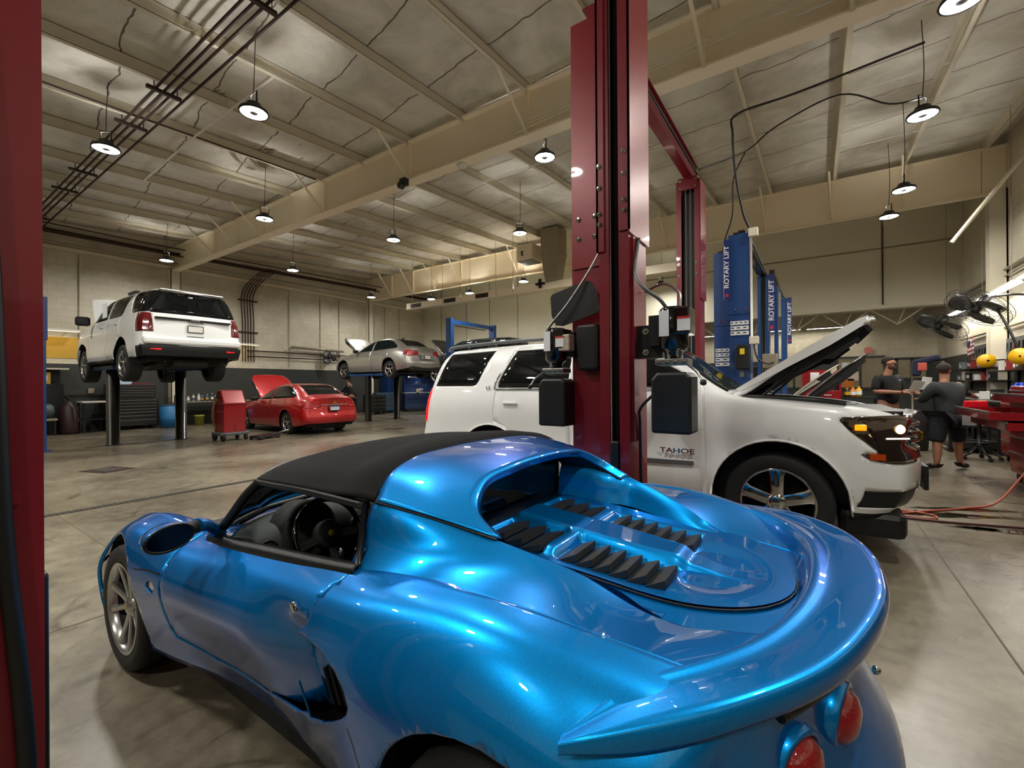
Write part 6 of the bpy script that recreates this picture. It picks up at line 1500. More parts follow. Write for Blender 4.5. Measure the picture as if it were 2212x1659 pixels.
J1 = dict(pelvis=(0, 0, .95), chest=(-.02, 0, 1.33), neck=(-.01, -.01, 1.545), head=(.0, -.03, 1.715), shl=(-.19, 0, 1.46), shr=(.18, 0, 1.46), ell=(-.27, -.04, 1.22), wrl=(-.02, -.27, 1.21), elr=(.24, -.02, 1.22), wrr=(.20, -.26, 1.22),
          hipl=(-.10, 0, .90), hipr=(.10, 0, .90), knl=(-.10, -.02, .5), knr=(.10, -.02, .5), anl=(-.10, 0, .09), anr=(.12, 0, .09), toel=(-.1, -1, 0), toer=(.3, -1, 0), hem=.02, girth=1.02)
P1 = person('bearded person in black shirt holding white papers, standing by red cabinet', (1.03, 10.28, 0), YAW, J1, (.75, -.66, -.02), M_blackcloth, M_khaki, M_shoe, M_hair, mat('beard', '4a2f22', .9), bare_arm=True)
b = bmesh.new(); add_box(b, (.08, -.15, 1.42), (.035, .01, .012)); finish('shirt_logo', b, M_paper, P1)
t = thing('papers', 'two white paper sheets held by person in black', 'paper', (0, 0, 0)); t.location = P1.location; t.rotation_euler = (0, 0, YAW)
for (x, y, z, w_, h, a) in ((.19, -.34, 1.30, .20, .24, .5), (.36, -.34, 1.36, .17, .22, .1)):
    b = bmesh.new(); add_box(b, (x, y, z), (w_, .003, h), Matrix.Rotation(a, 3, 'X') @ Matrix.Rotation(.12, 3, 'Y')); finish('sheet', b, M_paper, t)
J3 = dict(pelvis=(0, 0, .92), chest=(-.10, .02, 1.28), neck=(-.14, .03, 1.46), head=(-.17, .03, 1.60), shl=(-.12, -.18, 1.38), shr=(-.10, .2, 1.38), ell=(-.3, -.2, 1.16), wrl=(-.48, -.1, 1.05), elr=(-.3, .22, 1.16), wrr=(-.48, .12, 1.05),
          hipl=(0, -.1, .88), hipr=(0, .1, .88), knl=(-.04, -.1, .48), knr=(-.02, .1, .48), anl=(0, -.12, .09), anr=(.02, .12, .09), toel=(-1, 0, 0), toer=(-1, .1, 0), hem=.0, girth=1.05)
M_darknavy = mat('dark_navy_coverall', '0e1118', .85)
person('person in dark navy work clothes bending over bench behind red sedan', (-17.25, 12.45, 0), .5, J3, (-.9, 0, -.3), M_darknavy, M_darknavy, M_shoe, M_hair)
# ================================================================= tool chests, benches and small things
def chest(label, x, y, rot, w_, d, h, m, rows, m_handle=M_steel, hutch=None, z0=.12, cat='tool chest', name='tool_chest', top=None, group=None):
    """front faces local -y"""
    T = thing(name, label, cat, (x, y, 0), rot, group)
    b = bmesh.new(); add_bx(b, -w_ / 2, w_ / 2, -d / 2, d / 2, z0, h); finish('body', b, m, T, bevel=.01)
    zz = h - .05; n = len(rows)
    for k, r_ in enumerate(rows):
        hh = (h - .10 - z0) * r_ / sum(rows)
        b = bmesh.new(); add_bx(b, -w_ / 2 + .03, w_ / 2 - .03, -d / 2 - .014, -d / 2, zz - hh + .008, zz); dr = finish('drawer', b, m, T, bevel=.004)
        b = bmesh.new(); add_bx(b, -w_ / 2 + .05, w_ / 2 - .05, -d / 2 - .030, -d / 2 - .014, zz - .022, zz - .008); finish('handle', b, m_handle, dr)
        zz -= hh
    for sx in (-1, 1):
        for sy in (-1, 1):
            b = bmesh.new(); add_lathe(b, [(.0005, -.02), (.055, -.02), (.055, .02), (.0005, .02)], (sx * (w_ / 2 - .08), sy * (d / 2 - .07), .056), 'Y', 16); add_bx(b, sx * (w_ / 2 - .08) - .03, sx * (w_ / 2 - .08) + .03, sy * (d / 2 - .07) - .028, sy * (d / 2 - .07) + .028, .10, z0); finish('caster', b, M_rubber, T)
    if top: b = bmesh.new(); add_bx(b, -w_ / 2, w_ / 2, -d / 2, d / 2, h, h + .02); finish('worktop', b, top, T)
    if hutch:
        hh = hutch; b = bmesh.new(); add_bx(b, -w_ / 2, w_ / 2, d / 2 - .03, d / 2, h + .02, h + hh); add_bx(b, -w_ / 2, -w_ / 2 + .03, -d / 4, d / 2, h + .02, h + hh); add_bx(b, w_ / 2 - .03, w_ / 2, -d / 4, d / 2, h + .02, h + hh); add_bx(b, -w_ / 2, w_ / 2, -d / 3, d / 2, h + hh - .04, h + hh); finish('hutch', b, m, T)
    return T
def bottle(label, x, y, z, r, h, m, cap=M_whitep, group=None, name='bottle', cat='bottle'):
    T = thing(name, label, cat, (x, y, z), 0, group)
    b = bmesh.new(); add_lathe(b, [(.0005, 0), (r, 0), (r, h * .68), (r * .45, h * .84), (r * .4, h * .9)], seg=14); finish('body', b, m, T, 40)
    b = bmesh.new(); add_lathe(b, [(r * .45, h * .88), (r * .45, h), (.0005, h)], seg=12); finish('cap', b, cap, T, 40)
    b = bmesh.new(); add_lathe(b, [(r + .0015, h * .2), (r + .0015, h * .55)], seg=14, cap=False); finish('label_band', b, random.choice([M_paper, M_yellow, M_grey]), T, 40)
    return T
def bucket(label, x, y, z, r, h, m, group=None, name='bucket'):
    T = thing(name, label, 'bucket', (x, y, z), 0, group)
    b = bmesh.new(); add_lathe(b, [(.0005, 0), (r * .86, 0), (r, h * .9), (r * 1.06, h * .91), (r * 1.06, h)], seg=20, cap=False); finish('pail', b, m, T, 40)
    b = bmesh.new(); add_lathe(b, [(r * 1.07, h - .02), (r * 1.07, h + .01), (.0005, h + .012)], seg=20, cap=False); finish('lid', b, m, T, 40)
    return T
def table(label, x0, x1, y0, y1, h, m, ml=M_black, shelf=None, name='workbench'):
    T = thing(name, label, 'bench', ((x0 + x1) / 2, (y0 + y1) / 2, 0)); dx, dy = (x1 - x0) / 2, (y1 - y0) / 2
    b = bmesh.new(); add_bx(b, -dx, dx, -dy, dy, h - .04, h); finish('worktop', b, m, T)
    for sx in (-1, 1):
        for sy in (-1, 1): b = bmesh.new(); add_bx(b, sx * (dx - .04) - .03, sx * (dx - .04) + .03, sy * (dy - .04) - .03, sy * (dy - .04) + .03, 0, h - .04); finish('leg', b, ml, T)
    if shelf: b = bmesh.new(); add_bx(b, -dx + .02, dx - .02, -dy + .02, dy - .02, shelf - .02, shelf); finish('shelf', b, ml, T)
    return T
# ---- along the left wall
chest('large black tool chest with many drawers against left wall', -18.75, 5.05, PI / 2, 1.3, .62, 1.02, M_tooldark, [1, 1, 1, 1, 1.2, 1.4, 1.6], M_steel)
T = thing('tool_cabinet', 'black upper tool cabinet stacked on the large black chest', 'tool chest', (-18.82, 5.05, 1.02)); b = bmesh.new(); add_bx(b, -.26, .22, -.62, .62, 0, .46); finish('body', b, M_tooldark, T, bevel=.01)
for k in range(5): b = bmesh.new(); add_bx(b, .22, .235, -.60, .60, .03 + k * .085, .105 + k * .085); dr = finish('drawer', b, M_tooldark, T); b = bmesh.new(); add_bx(b, .235, .25, -.58, .58, .09 + k * .085, .10 + k * .085); finish('handle', b, M_steel, dr)
T = thing('parts_box', 'pale blue and white box on top of black tool cabinet', 'box', (-18.75, 4.85, 1.48)); b = bmesh.new(); add_box(b, (0, 0, .07), (.22, .40, .13), taper=(.9, .95)); finish('carton', b, mat('pale_blue_box', 'b9cfe0', .6), T); b = bmesh.new(); add_bx(b, -.08, .08, -.16, -.06, .135, .17); finish('lid_tab', b, M_paper, T)
tag(box('red_handle_bar', -18.6, -18.57, 5.0, 5.5, 1.485, 1.51, M_toolred), 'long red handled bar lying on black tool cabinet', 'tool')
T = thing('waste_bin', 'blue open drum bin beside black tool chest', 'bin', (-18.3, 5.98, 0)); b = bmesh.new(); add_lathe(b, [(.0005, 0), (.27, 0), (.285, .3), (.285, .32), (.275, .34), (.285, .78), (.26, .78), (.25, .04), (.0005, .03)], seg=28, cap=False); finish('drum', b, mat('blue_plastic_drum', '1c6a9c', .5, 0, 0, .12, 4), T, 40); b = bmesh.new(); add_lathe(b, [(.292, .76), (.292, .80), (.25, .80)], seg=28, cap=False); finish('rim', b, M_grey, T)
table('long dark workbench with bottles along left wall', -19.1, -18.4, 6.4, 8.7, .86, M_galv, shelf=None)
cl = ['c8c8c0', 'd8d4c8', 'cfd0d0', '204a9a', '23509a', '1c1c20', '22242a', '26262a', 'd8d8d8', '2a52c0', '2c58c8']
for i, c_ in enumerate(cl):
    y = 6.62 + i * .145
    bottle(['small clear spray bottle at left end of long bench', 'white bottle second from left on long bench', 'grey white bottle third from left on long bench', 'blue bottle beside white ones on long bench', 'second blue bottle on long bench', 'black bottle right of blue pair on long bench', 'black bottle with pale label on long bench', 'dark bottle near red cart end of long bench', 'white jug bottle near bright blue ones', 'bright blue bottle behind red cart', 'brightest blue bottle at right end of bench'][i], -18.6 + .05 * (i % 3), y, .86, .045, .2 + .04 * (i % 3), mat('bottle_' + c_, c_, .35), M_yellow if i == 0 else M_whitep, 'bottles on the left wall bench')
bottle('dark red bottle with white label at left of piston', -18.5, 6.22, .86, .06, .30, mat('maroon_plastic', '5a161c', .4), M_toolred, name='bottle')
tag(box('bench_bracket', -18.8, -18.3, 6.1, 6.35, .83, .86, M_galv), 'small grey shelf under dark red bottle', 'shelf')
tag(box('bracket_leg', -18.7, -18.6, 6.2, 6.26, 0, .83, M_black), 'black stand leg under small grey shelf', 'stand')
bucket('yellow green pail under long workbench', -18.3, 6.85, 0, .15, .36, mat('yellow_green_pail', '9a9a3c', .5))
bucket('dark grey pail under long workbench', -18.15, 7.5, 0, .17, .30, mat('dark_grey_pail', '2e3436', .5))
bucket('orange pail stacked on the dark grey pail', -18.15, 7.5, .33, .17, .22, mat('orange_pail', 'c08a5c', .5))
bucket('grey white pail behind orange pail under bench', -18.6, 7.55, 0, .15, .70, mat('grey_white_pail', '9a9c98', .5))
# stool / welding cart / grinder region at far left
table('low side table with white tray at far left', -18.9, -18.2, 3.75, 4.35, .96, M_whitep, shelf=.42)
T = thing('air_tank', 'grey horizontal air compressor tank on stand at far left', 'compressor', (-18.3, 2.75, 0)); b = bmesh.new(); add_lathe(b, [(.0005, -.42), (.14, -.40), (.20, -.33), (.20, .33), (.14, .40), (.0005, .42)], (0, 0, .72), 'Y', 24); finish('tank', b, mat('grey_tank', '4a5654', .5), T, 40)
b = bmesh.new(); add_bx(b, -.22, .22, -.45, .45, .44, .50); finish('stand_top', b, M_galv, T)
for sx in (-1, 1):
    for sy in (-1, 1): b = bmesh.new(); add_bx(b, sx * .18 - .02, sx * .18 + .02, sy * .4 - .02, sy * .4 + .02, 0, .44); finish('leg', b, M_black, T)
T = thing('shelf_unit', 'dark shelf with small yellow box on top at far left', 'shelf', (-18.95, 3.1, 0)); b = bmesh.new(); add_bx(b, -.25, .2, -.35, .35, .5, 1.5); finish('cabinet', b, M_black, T); b = bmesh.new(); add_bx(b, -.25, .2, -.36, .36, 0, .5); finish('base', b, M_tooldark, T); b = bmesh.new(); add_bx(b, -.25, .3, -.42, .45, 1.93, 1.97); finish('top_shelf', b, M_creamd, T); b = bmesh.new(); add_bx(b, -.25, -.2, -.35, .35, 1.5, 1.93); finish('back_panel', b, M_black, T)
T = thing('supply_box', 'yellow box of supplies on the dark shelf', 'box', (-18.9, 3.05, 1.5)); b = bmesh.new(); add_bx(b, -.1, .15, -.2, .12, 0, .34); finish('carton', b, mat('dull_yellow_box', 'b58f34', .6), T); b = bmesh.new(); add_bx(b, .15, .155, -.15, .05, .1, .25); finish('carton_label', b, M_paper, T)
T = thing('oil_drain', 'dark maroon upright oil drain drum at far left', 'drum', (-18.4, 3.5, 0)); b = bmesh.new(); add_lathe(b, [(.0005, 0), (.2, 0), (.22, .1), (.22, .8), (.1, .9), (.08, 1.0)], seg=20); finish('drum', b, mat('dark_maroon', '2c1517', .5), T, 40); tube('hose', smooth_path([(0, 0, 1.0), (.1, -.1, 1.15), (.25, .05, .9), (.28, .15, .4)], 4), .018, M_rubber, T)
tag(box('storage_board', WX, WX + .02, 2.4, 4.6, 2.3, 2.95, mat('yellow_board', 'c9a23c', .6)), 'yellow board on left wall under warm strip lamp', 'board')
tag(box('outlet_box', WX, WX + .06, 4.1, 4.25, 1.2, 1.36, M_galv), 'small grey outlet box on dark dado at far left', 'outlet')
tag(tube('wall_rail', [(WX + .05, 2.5, 1.15), (WX + .05, 4.5, 1.15)], .02, M_rust), 'thin dark rail on dado at far left', 'rail')
# red cart
T = thing('fluid_machine', 'tall red fluid service cart with sloped top on casters', 'cart', (-12.6, 5.42, 0))
b = bmesh.new(); add_prism(b, [(-.26, .20), (-.28, .95), (-.24, 1.02), (-.10, 1.28), (.08, 1.30), (.24, 1.02), (.28, .95), (.26, .20)], -.27, .27, 'XZ'); finish('cabinet', b, M_toolred, T, bevel=.03)
b = bmesh.new(); add_bx(b, -.30, .30, -.31, .31, .93, .97); finish('top_rim', b, M_toolred, T, bevel=.01)
b = bmesh.new(); add_bx(b, -.30, .30, -.33, .33, .14, .22); finish('base', b, M_grey, T, bevel=.02)
for sx in (-1, 1):
    for sy, r_ in ((-1, .11), (1, .07)):
        b = bmesh.new(); add_lathe(b, [(.0005, -.025), (r_, -.025), (r_, .025), (.0005, .025)], (sx * .24, sy * .27, r_), 'Y', 18); finish('wheel', b, M_rubber, T, 40)
tube('hose', smooth_path([(.0, -.3, 1.08), (.06, -.42, .9), (.06, -.44, .6), (.02, -.36, .35)], 5), .025, mat('brown_hose', '6a4420', .6), T); tube('handle', [(.1, -.24, 1.1), (.12, -.34, 1.16), (.12, .2, 1.16)], .014, M_black, T)
b = bmesh.new(); add_bx(b, .262, .266, -.006, .006, .24, .92); finish('panel_seam', b, M_ink, T)
T = thing('floor_jack', 'dark low floor jack lying beside red sedan', 'jack', (-12.1, 6.05, 0), .3); b = bmesh.new(); add_bx(b, -.16, .16, -.35, .35, .04, .11); finish('frame', b, M_darkcar, T, bevel=.02); tube('handle', [(0, .3, .1), (.05, .75, .16)], .02, M_steel, T)
for sx in (-1, 1):
    for sy in (-1, 1): b = bmesh.new(); add_lathe(b, [(.0005, -.02), (.045, -.02), (.045, .02), (.0005, .02)], (sx * .17, sy * .27, .045), 'X', 14); finish('wheel', b, M_rubber, T, 40)
# fan generator
def fan(label, loc, direction, r=.38, group='wall fans', arm=None):
    T = thing('wall_fan', label, 'fan', loc, 0, group); q = Vector(direction).to_track_quat('Z', 'Y').to_matrix()
    for rr_, z in ((r, 0), (r * .99, .09), (r * .72, .13), (r * .42, .15), (r * .72, -.04), (r * .42, -.05)):
        tube('guard_ring', [q @ Vector((rr_ * math.cos(a), rr_ * math.sin(a), z)) for a in [2 * PI * k / 32 for k in range(32)]], .005, M_black, T, 5, closed=True)
    for k in range(28):
        a = 2 * PI * k / 28; c_, s_ = math.cos(a), math.sin(a)
        tube('guard_wire', [q @ Vector((r * .12 * c_, r * .12 * s_, .155)), q @ Vector((r * .7 * c_, r * .7 * s_, .13)), q @ Vector((r * c_, r * s_, .085)), q @ Vector((r * c_, r * s_, 0)), q @ Vector((r * .7 * c_, r * .7 * s_, -.04)), q @ Vector((r * .15 * c_, r * .15 * s_, -.05))], .0028, M_black, T, 4)
    b = bmesh.new(); add_lathe(b, [(.0005, .17), (.05, .165), (.07, .15), (.07, .02), (.085, .0), (.085, -.22), (.05, -.25), (.0005, -.25)], (0, 0, 0), 'Z', 18, 0, q); finish('motor', b, M_black, T, 40)
    for k in range(3):
        b = bmesh.new(); a0 = k * 2 * PI / 3; L_ = []
        for i in range(5):
            rr_ = .06 + (r * .85 - .06) * i / 4; wd = .10 + .30 * math.sin(PI * min(1, i / 4 * .9)) ; row = []
            for j in range(5): a = a0 + wd * (j - 2) * (1.1 if i else 1.5); row.append(q @ Vector((rr_ * math.cos(a), rr_ * math.sin(a), .07 + .022 * (j - 2))))
            L_.append(row)
        V_ = [[b.verts.new(p) for p in row] for row in L_]
        for i in range(4):
            for j in range(4): b.faces.new((V_[i][j], V_[i][j + 1], V_[i + 1][j + 1], V_[i + 1][j]))
        finish('blade', b, mat('fan_blade_steel', '8a8e90', .25, .9), T, 60, .004)
    if arm: tube('mounting_arm', smooth_path([q @ Vector((0, 0, -.22))] + [Vector(p) for p in arm], 4), .022, M_black, T)
    return T
fan('big black wire fan tilted down on right wall, nearer one', (2.78, 13.1, 2.95), (-.55, -.30, -.80), .56, arm=[(.5, .1, .2), (.8, .15, .15)])
fan('big black wire fan tilted down, farther one on right wall', (2.62, 15.6, 2.86), (-.55, -.30, -.80), .56, arm=[(.5, .1, .2), (.95, .15, .15)])
fan('round black wire fan on left wall beside silver sedan', (-18.85, 12.4, 2.72), (.75, -.6, -.1), .38, arm=[(-.3, 0, 0), (-.44, 0, 0)])
tag(tube('fan_cord', smooth_path([(2.98, 12.9, 2.85), (3.1, 12.7, 2.4), (3.22, 12.6, 1.9), (3.28, 12.5, 1.4)], 5), .022, M_black), 'thick black pole hanging from nearer right wall fan', 'pole')
# blue cabinets at the far left corner
chest('grey blue roller chest with silver handles under silver sedan', -18.0, 14.9, PI / 2 - .3, 1.05, .55, 1.02, M_toolgrey, [1, 1, 1, 1, 1, 2.2], M_steel)
chest('dark blue tool cabinet with lit hutch near far left corner', -17.6, 16.9, PI / 2 - .5, 1.7, .6, .98, M_toolblue, [1, 1, 1.6, 2.4], mat('dark_blue_handle', '1c3a6c', .4), hutch=.95, top=M_whitep)
T = thing('locker', 'tall dark blue side locker between the blue chests', 'locker', (-18.75, 15.9, 0), 0); b = bmesh.new(); add_bx(b, -.3, .3, -.35, .35, 0, 1.95); finish('body', b, M_toolblue, T, bevel=.01); b = bmesh.new(); add_bx(b, .3, .31, -.32, .32, .14, 1.9); finish('door', b, M_toolblue, T)
t = strip_light('hutch_lamp', -17.75, 16.82, 1.80, 1.1, 'Y', mat('cool_tube', 'ffffff', .4, emit=7, ecol=(.55, .72, 1.)), 'small cool white lamp inside the dark blue hutch', 1, wd=.1, hang=False)
for i, (dy, c_) in enumerate(((-.5, 'c01828'), (-.38, 'd8d8d8'), (-.05, 'e4e4e4'), (.2, '3a6ad0'), (.35, 'd8d8d8'), (-.6, 'c8b050'))):
    bottle(['red capped item in dark blue hutch', 'white bottle in dark blue hutch by red item', 'white bottle in middle of dark blue hutch', 'blue bottle in dark blue hutch', 'white bottle at right in dark blue hutch', 'yellow bottle at left in dark blue hutch'][i], -17.48 - dy * .48, 16.86 + dy * .85, 1.0, .05, .22, mat('hutch_bottle_' + c_, c_, .4), M_whitep, 'bottles in the blue hutch')
table('dark workbench in front of bending person', -18.9, -17.9, 11.2, 13.2, .98, M_black, shelf=.5)
chest('black low tool chest beside bending person', -17.5, 13.9, PI / 2, .9, .55, .95, M_tooldark, [1, 1, 1, 1], M_steel)
for i, y in enumerate((9.9, 10.55)):
    T = thing('wheel_tire', ['spare tyre leaning on left wall dado, left one', 'spare tyre leaning on left wall dado, right one'][i], 'tyre', (-19.05, y, .0), 0, 'tyres at left wall'); b = bmesh.new(); add_lathe(b, [(.2, -.1), (.31, -.1), (.34, -.05), (.34, .05), (.31, .1), (.2, .1), (.2, -.1)], (0, 0, .34), 'X', 28, cap=False); finish('tyre', b, M_rubber, T, 40)
# ---- right side
T = chest('red roller cabinet with open drawers at right frame edge', 2.60, 8.35, -PI / 2 + .0, 1.7, .70, 1.32, M_toolred, [1, 1, 1, 1.2, 1.4, 1.6], M_steel)
for k, (z, dp) in enumerate(((1.22, .18), (1.02, .55), (.90, .40))):
    b = bmesh.new(); x0, x1 = -.8, .75; add_bx(b, x0, x1, -.35 - dp, -.35, z - .10, z - .095); add_bx(b, x0, x1, -.36 - dp, -.35 - dp, z - .10, z); add_bx(b, x0, x0 + .01, -.35 - dp, -.35, z - .10, z); add_bx(b, x1 - .01, x1, -.35 - dp, -.35, z - .10, z); d_ = finish('open_drawer', b, M_toolred, T)
    b = bmesh.new(); add_bx(b, x0, x1, -.38 - dp, -.36 - dp, z - .01, z + .01); finish('handle', b, M_steel, d_)
for i in range(9):
    b = bmesh.new(); add_bar(b, (-.6 + i * .15, -.75, .94), (-.62 + i * .15, -.50, .95), .02, .02); finish('wrench', b, M_steel, T)
T2 = thing('tool_cabinet', 'red upper tool cabinet standing on red roller cabinet', 'tool chest', (2.72, 8.35, 1.32), -PI / 2); b = bmesh.new(); add_bx(b, -.82, .82, -.2, .24, 0, .14); finish('body', b, M_toolred, T2, bevel=.01); b = bmesh.new(); add_bx(b, -.80, .80, -.215, -.2, .03, .11); dd = finish('drawer', b, M_toolred, T2); b = bmesh.new(); add_bx(b, -.78, .78, -.23, -.215, .09, .105); finish('handle', b, M_steel, dd)
chest('red middle tool cabinet behind the jugs, farther along right wall', 3.0, 10.6, -PI / 2, 1.7, .62, 1.06, M_toolred, [1, 1, 1, 1, 1.4], M_steel, top=M_black)
for i, (y, x) in enumerate(((10.9, 2.84), (11.15, 2.84))):
    T = thing('fluid_jug', ['white jug with blue cap band, left of the pair', 'white jug with blue cap band, right of the pair'][1 - i], 'jug', (x, y, 1.08), 0, 'blue topped jugs'); b = bmesh.new(); add_bx(b, -.1, .1, -.1, .1, 0, .16); finish('body', b, M_whitep, T, bevel=.02)
    b = bmesh.new(); add_prism(b, [(-.10, .16), (-.07, .24), (.07, .24), (.10, .16)], -.1, .1, 'XZ'); finish('shoulder', b, mat('jug_blue', '1b52d8', .4), T, bevel=.01); tube('handle', [(-.05, 0, .235), (-.04, 0, .27), (.04, 0, .27), (.05, 0, .235)], .012, mat('jug_blue', '1b52d8'), T)
T = thing('creeper_stool', 'red padded shop stool with backrest on black wheeled frame', 'stool', (2.36, 11.2, 0))
b = bmesh.new(); add_lathe(b, [(.0005, .70), (.19, .70), (.21, .725), (.19, .755), (.0005, .76)], seg=24); finish('seat', b, mat('red_vinyl', 'c81424', .25, 0, .5), T, 40)
b = bmesh.new(); add_box(b, (.0, .24, .95), (.40, .06, .18), Matrix.Rotation(.5, 3, 'Z')); finish('backrest', b, mat('red_vinyl', 'c81424'), T, bevel=.025)
tube('support_post', [(0, 0, .25), (0, 0, .70)], .03, M_black, T); tube('foot_ring', [(.2 * math.cos(a), .2 * math.sin(a), .32) for a in [2 * PI * k / 20 for k in range(20)]], .014, M_black, T, closed=True); tube('back_support', [(0, .1, .69), (0, .24, .9)], .014, M_black, T)
for k in range(5):
    a = k * 2 * PI / 5; tube('leg', [(0, 0, .28), (.16 * math.cos(a), .16 * math.sin(a), .12), (.26 * math.cos(a), .26 * math.sin(a), .08)], .018, M_black, T); b = bmesh.new(); add_lathe(b, [(.0005, -.015), (.035, -.015), (.035, .015), (.0005, .015)], (.27 * math.cos(a), .27 * math.sin(a), .035), 'Y', 12); finish('caster', b, M_rubber, T)
T = thing('wheeled_stand', 'dark wheeled stand beneath workbench beside red stool', 'stand', (2.42, 12.6, 0)); b = bmesh.new(); add_bx(b, -.3, .3, -.5, .5, .1, .16); add_bx(b, -.3, .3, -.5, .5, .5, .54); finish('shelf', b, M_black, T)
for sx in (-1, 1):
    for sy in (-1, 1): b = bmesh.new(); add_bx(b, sx * .27 - .02, sx * .27 + .02, sy * .47 - .02, sy * .47 + .02, 0, .92); finish('leg', b, M_black, T)
table('cluttered dark workbench along right wall', 2.75, 3.55, 11.9, 17.6, 1.0, M_black, shelf=.4)
# reels, shelves and clutter on the right wall
def reel(label, x, y, z, nrm, rd=.155):
    T = thing('hose_reel', label, 'reel', (x, y, z), 0, 'yellow hose reels'); q = Vector(nrm).to_track_quat('Z', 'Y').to_matrix()
    for zz in (-.05, .05): b = bmesh.new(); add_lathe(b, [(.0005, zz - .006), (rd, zz - .006), (rd, zz + .006), (.0005, zz + .006)], (0, 0, 0), 'Z', 28, 0, q); finish('flange', b, M_yellow, T, 40)
    b = bmesh.new(); add_lathe(b, [(rd * .6, -.05), (rd * .7, 0), (rd * .6, .05)], (0, 0, 0), 'Z', 24, 0, q, cap=False); finish('coiled_hose', b, M_black, T, 40)
    b = bmesh.new(); add_bar(b, q @ Vector((0, 0, .06)), q @ Vector((0, 0, .06)) + Vector((x and .3, .12, .02)), .04, .03); finish('arm', b, M_black, T)
    return T
reel('big yellow hose reel disc on right wall, nearer one', 3.15, 12.3, 1.85, (-.6, -.8, .1)); reel('yellow hose reel seen edge-on on right wall, farther one', 3.2, 14.6, 1.86, (-.1, -1, 0))
for i, (y0, y1, z) in enumerate(((11.6, 14.4, 1.62), (14.6, 18.0, 1.72), (14.6, 18.0, 1.42))):
    T = thing('wall_shelf', ['dark wall shelf with clutter under nearer yellow reel', 'upper dark wall shelf farther along the right wall', 'lower dark wall shelf farther along the right wall'][i], 'shelf', (3.4, (y0 + y1) / 2, z)); b = bmesh.new(); add_bx(b, -.2, .2, -(y1 - y0) / 2, (y1 - y0) / 2, -.02, 0); finish('board', b, M_rust, T)
    for k in range(3): yy = (k - 1) * (y1 - y0) * .4; b = bmesh.new(); add_bx(b, .16, .2, yy - .02, yy + .02, -.25, -.02); finish('bracket', b, M_black, T)
random.seed(21); kinds = ['cardboard box', 'white carton', 'grey parts bin', 'black case', 'red parts box', 'silver can', 'brown box']
cols = {'cardboard box': 'a07c50', 'white carton': 'd8d6ce', 'grey parts bin': '7c8286', 'black case': '1c1d20', 'red parts box': '8c1e1e', 'silver can': 'a8aaa8', 'brown box': '5c4028'}
spots = [(3.35, 11.75 + .36 * k, 1.62, 'wall shelf under the nearer yellow reel') for k in range(7)] + [(3.35, 14.8 + .42 * k, 1.72, 'upper far wall shelf') for k in range(7)] + [(3.35, 14.8 + .42 * k, 1.42, 'lower far wall shelf') for k in range(7)] + [(3.1, 12.2 + .62 * k, 1.0, 'long right workbench') for k in range(8)]
ordn = ['first', 'second', 'third', 'fourth', 'fifth', 'sixth', 'seventh', 'eighth']; cnt = {}
for x, y, z, wh in spots:
    kd = random.choice(kinds); n = cnt.get(wh, 0); cnt[wh] = n + 1
    w_, d_, h = random.uniform(.12, .26), random.uniform(.14, .26), random.uniform(.10, .24)
    T = thing('storage_box' if 'can' not in kd else 'metal_can', '%s, %s from the near end of %s' % (kd, ordn[n], wh), 'box' if 'can' not in kd else 'can', (x, y, z), random.uniform(-.3, .3), 'clutter on the ' + wh)
    b = bmesh.new()
    if 'can' in kd: add_lathe(b, [(.0005, 0), (.08, 0), (.08, h), (.07, h + .01), (.0005, h + .01)], seg=18)
    else: add_bx(b, -w_ / 2, w_ / 2, -d_ / 2, d_ / 2, 0, h)
    finish('body', b, mat('clutter_' + kd.replace(' ', '_'), cols[kd], .6, var=.2), T, 40 if 'can' in kd else None)
    b = bmesh.new(); add_bx(b, -w_ / 2 - .004, -w_ / 2 - .001, -d_ / 4, d_ / 4, h * .3, h * .7) if 'can' not in kd else add_lathe(b, [(.082, h * .3), (.082, h * .7)], seg=18, cap=False); finish('paper_label', b, M_paper, T)
T = thing('white_bag', 'crumpled white paper bag on red cabinet by yellow reel', 'bag', (2.86, 10.15, 1.08)); b = bmesh.new(); add_prism(b, [(-.2, 0), (-.12, .10), (.0, .15), (.14, .24), (.2, .18), (.2, 0)], -.22, .26, 'YZ'); finish('bag', b, M_paper, T, bevel=.03)
# pegboard panels and hanging cords between z 1.9 and 2.4
for i, (y0, y1) in enumerate(((11.6, 12.9), (13.3, 15.0), (15.6, 17.4))):
    T = thing('pegboard', ['grey tool panel nearest on right wall', 'grey tool panel in middle of right wall', 'grey tool panel farthest on right wall'][i], 'panel', (RX - .03, (y0 + y1) / 2, 2.1)); b = bmesh.new(); add_bx(b, -.015, .015, -(y1 - y0) / 2, (y1 - y0) / 2, -.25, .25); finish('board', b, M_grey, T)
    for k in range(7):
        yy = -(y1 - y0) / 2 + .12 + k * (y1 - y0 - .24) / 6; tube('hanging_tool', [(-.03, yy, .15), (-.04, yy + .02, -.16)], .012, random.choice([M_steel, M_black, M_toolred]), T, 6)
for i, (z, r_) in enumerate(((3.95, .03), (3.8, .02), (3.55, .018), (2.62, .03))):
    tag(tube('wall_pipe', smooth_path([(RX - .06, 6.8, z + .25 if i < 2 else z), (RX - .06, 12, z), (RX - .06, 18.5, z)], 4), r_, M_galv), ['thick grey pipe high on right wall', 'thin grey pipe just under the thick one on right wall', 'grey conduit above strip lamps on right wall', 'grey pipe below strip lamps on right wall'][i], 'pipe')
for i, y in enumerate((10.4, 12.6, 15.9)):
    tag(tube('wall_pipe', [(RX - .05, y, 1.9), (RX - .05, y, 6.4)], .025, M_whitep if i != 1 else M_galv), ['white vertical pipe nearest on right wall', 'grey vertical pipe near yellow reel on right wall', 'white vertical pipe farthest on right wall'][i], 'pipe')
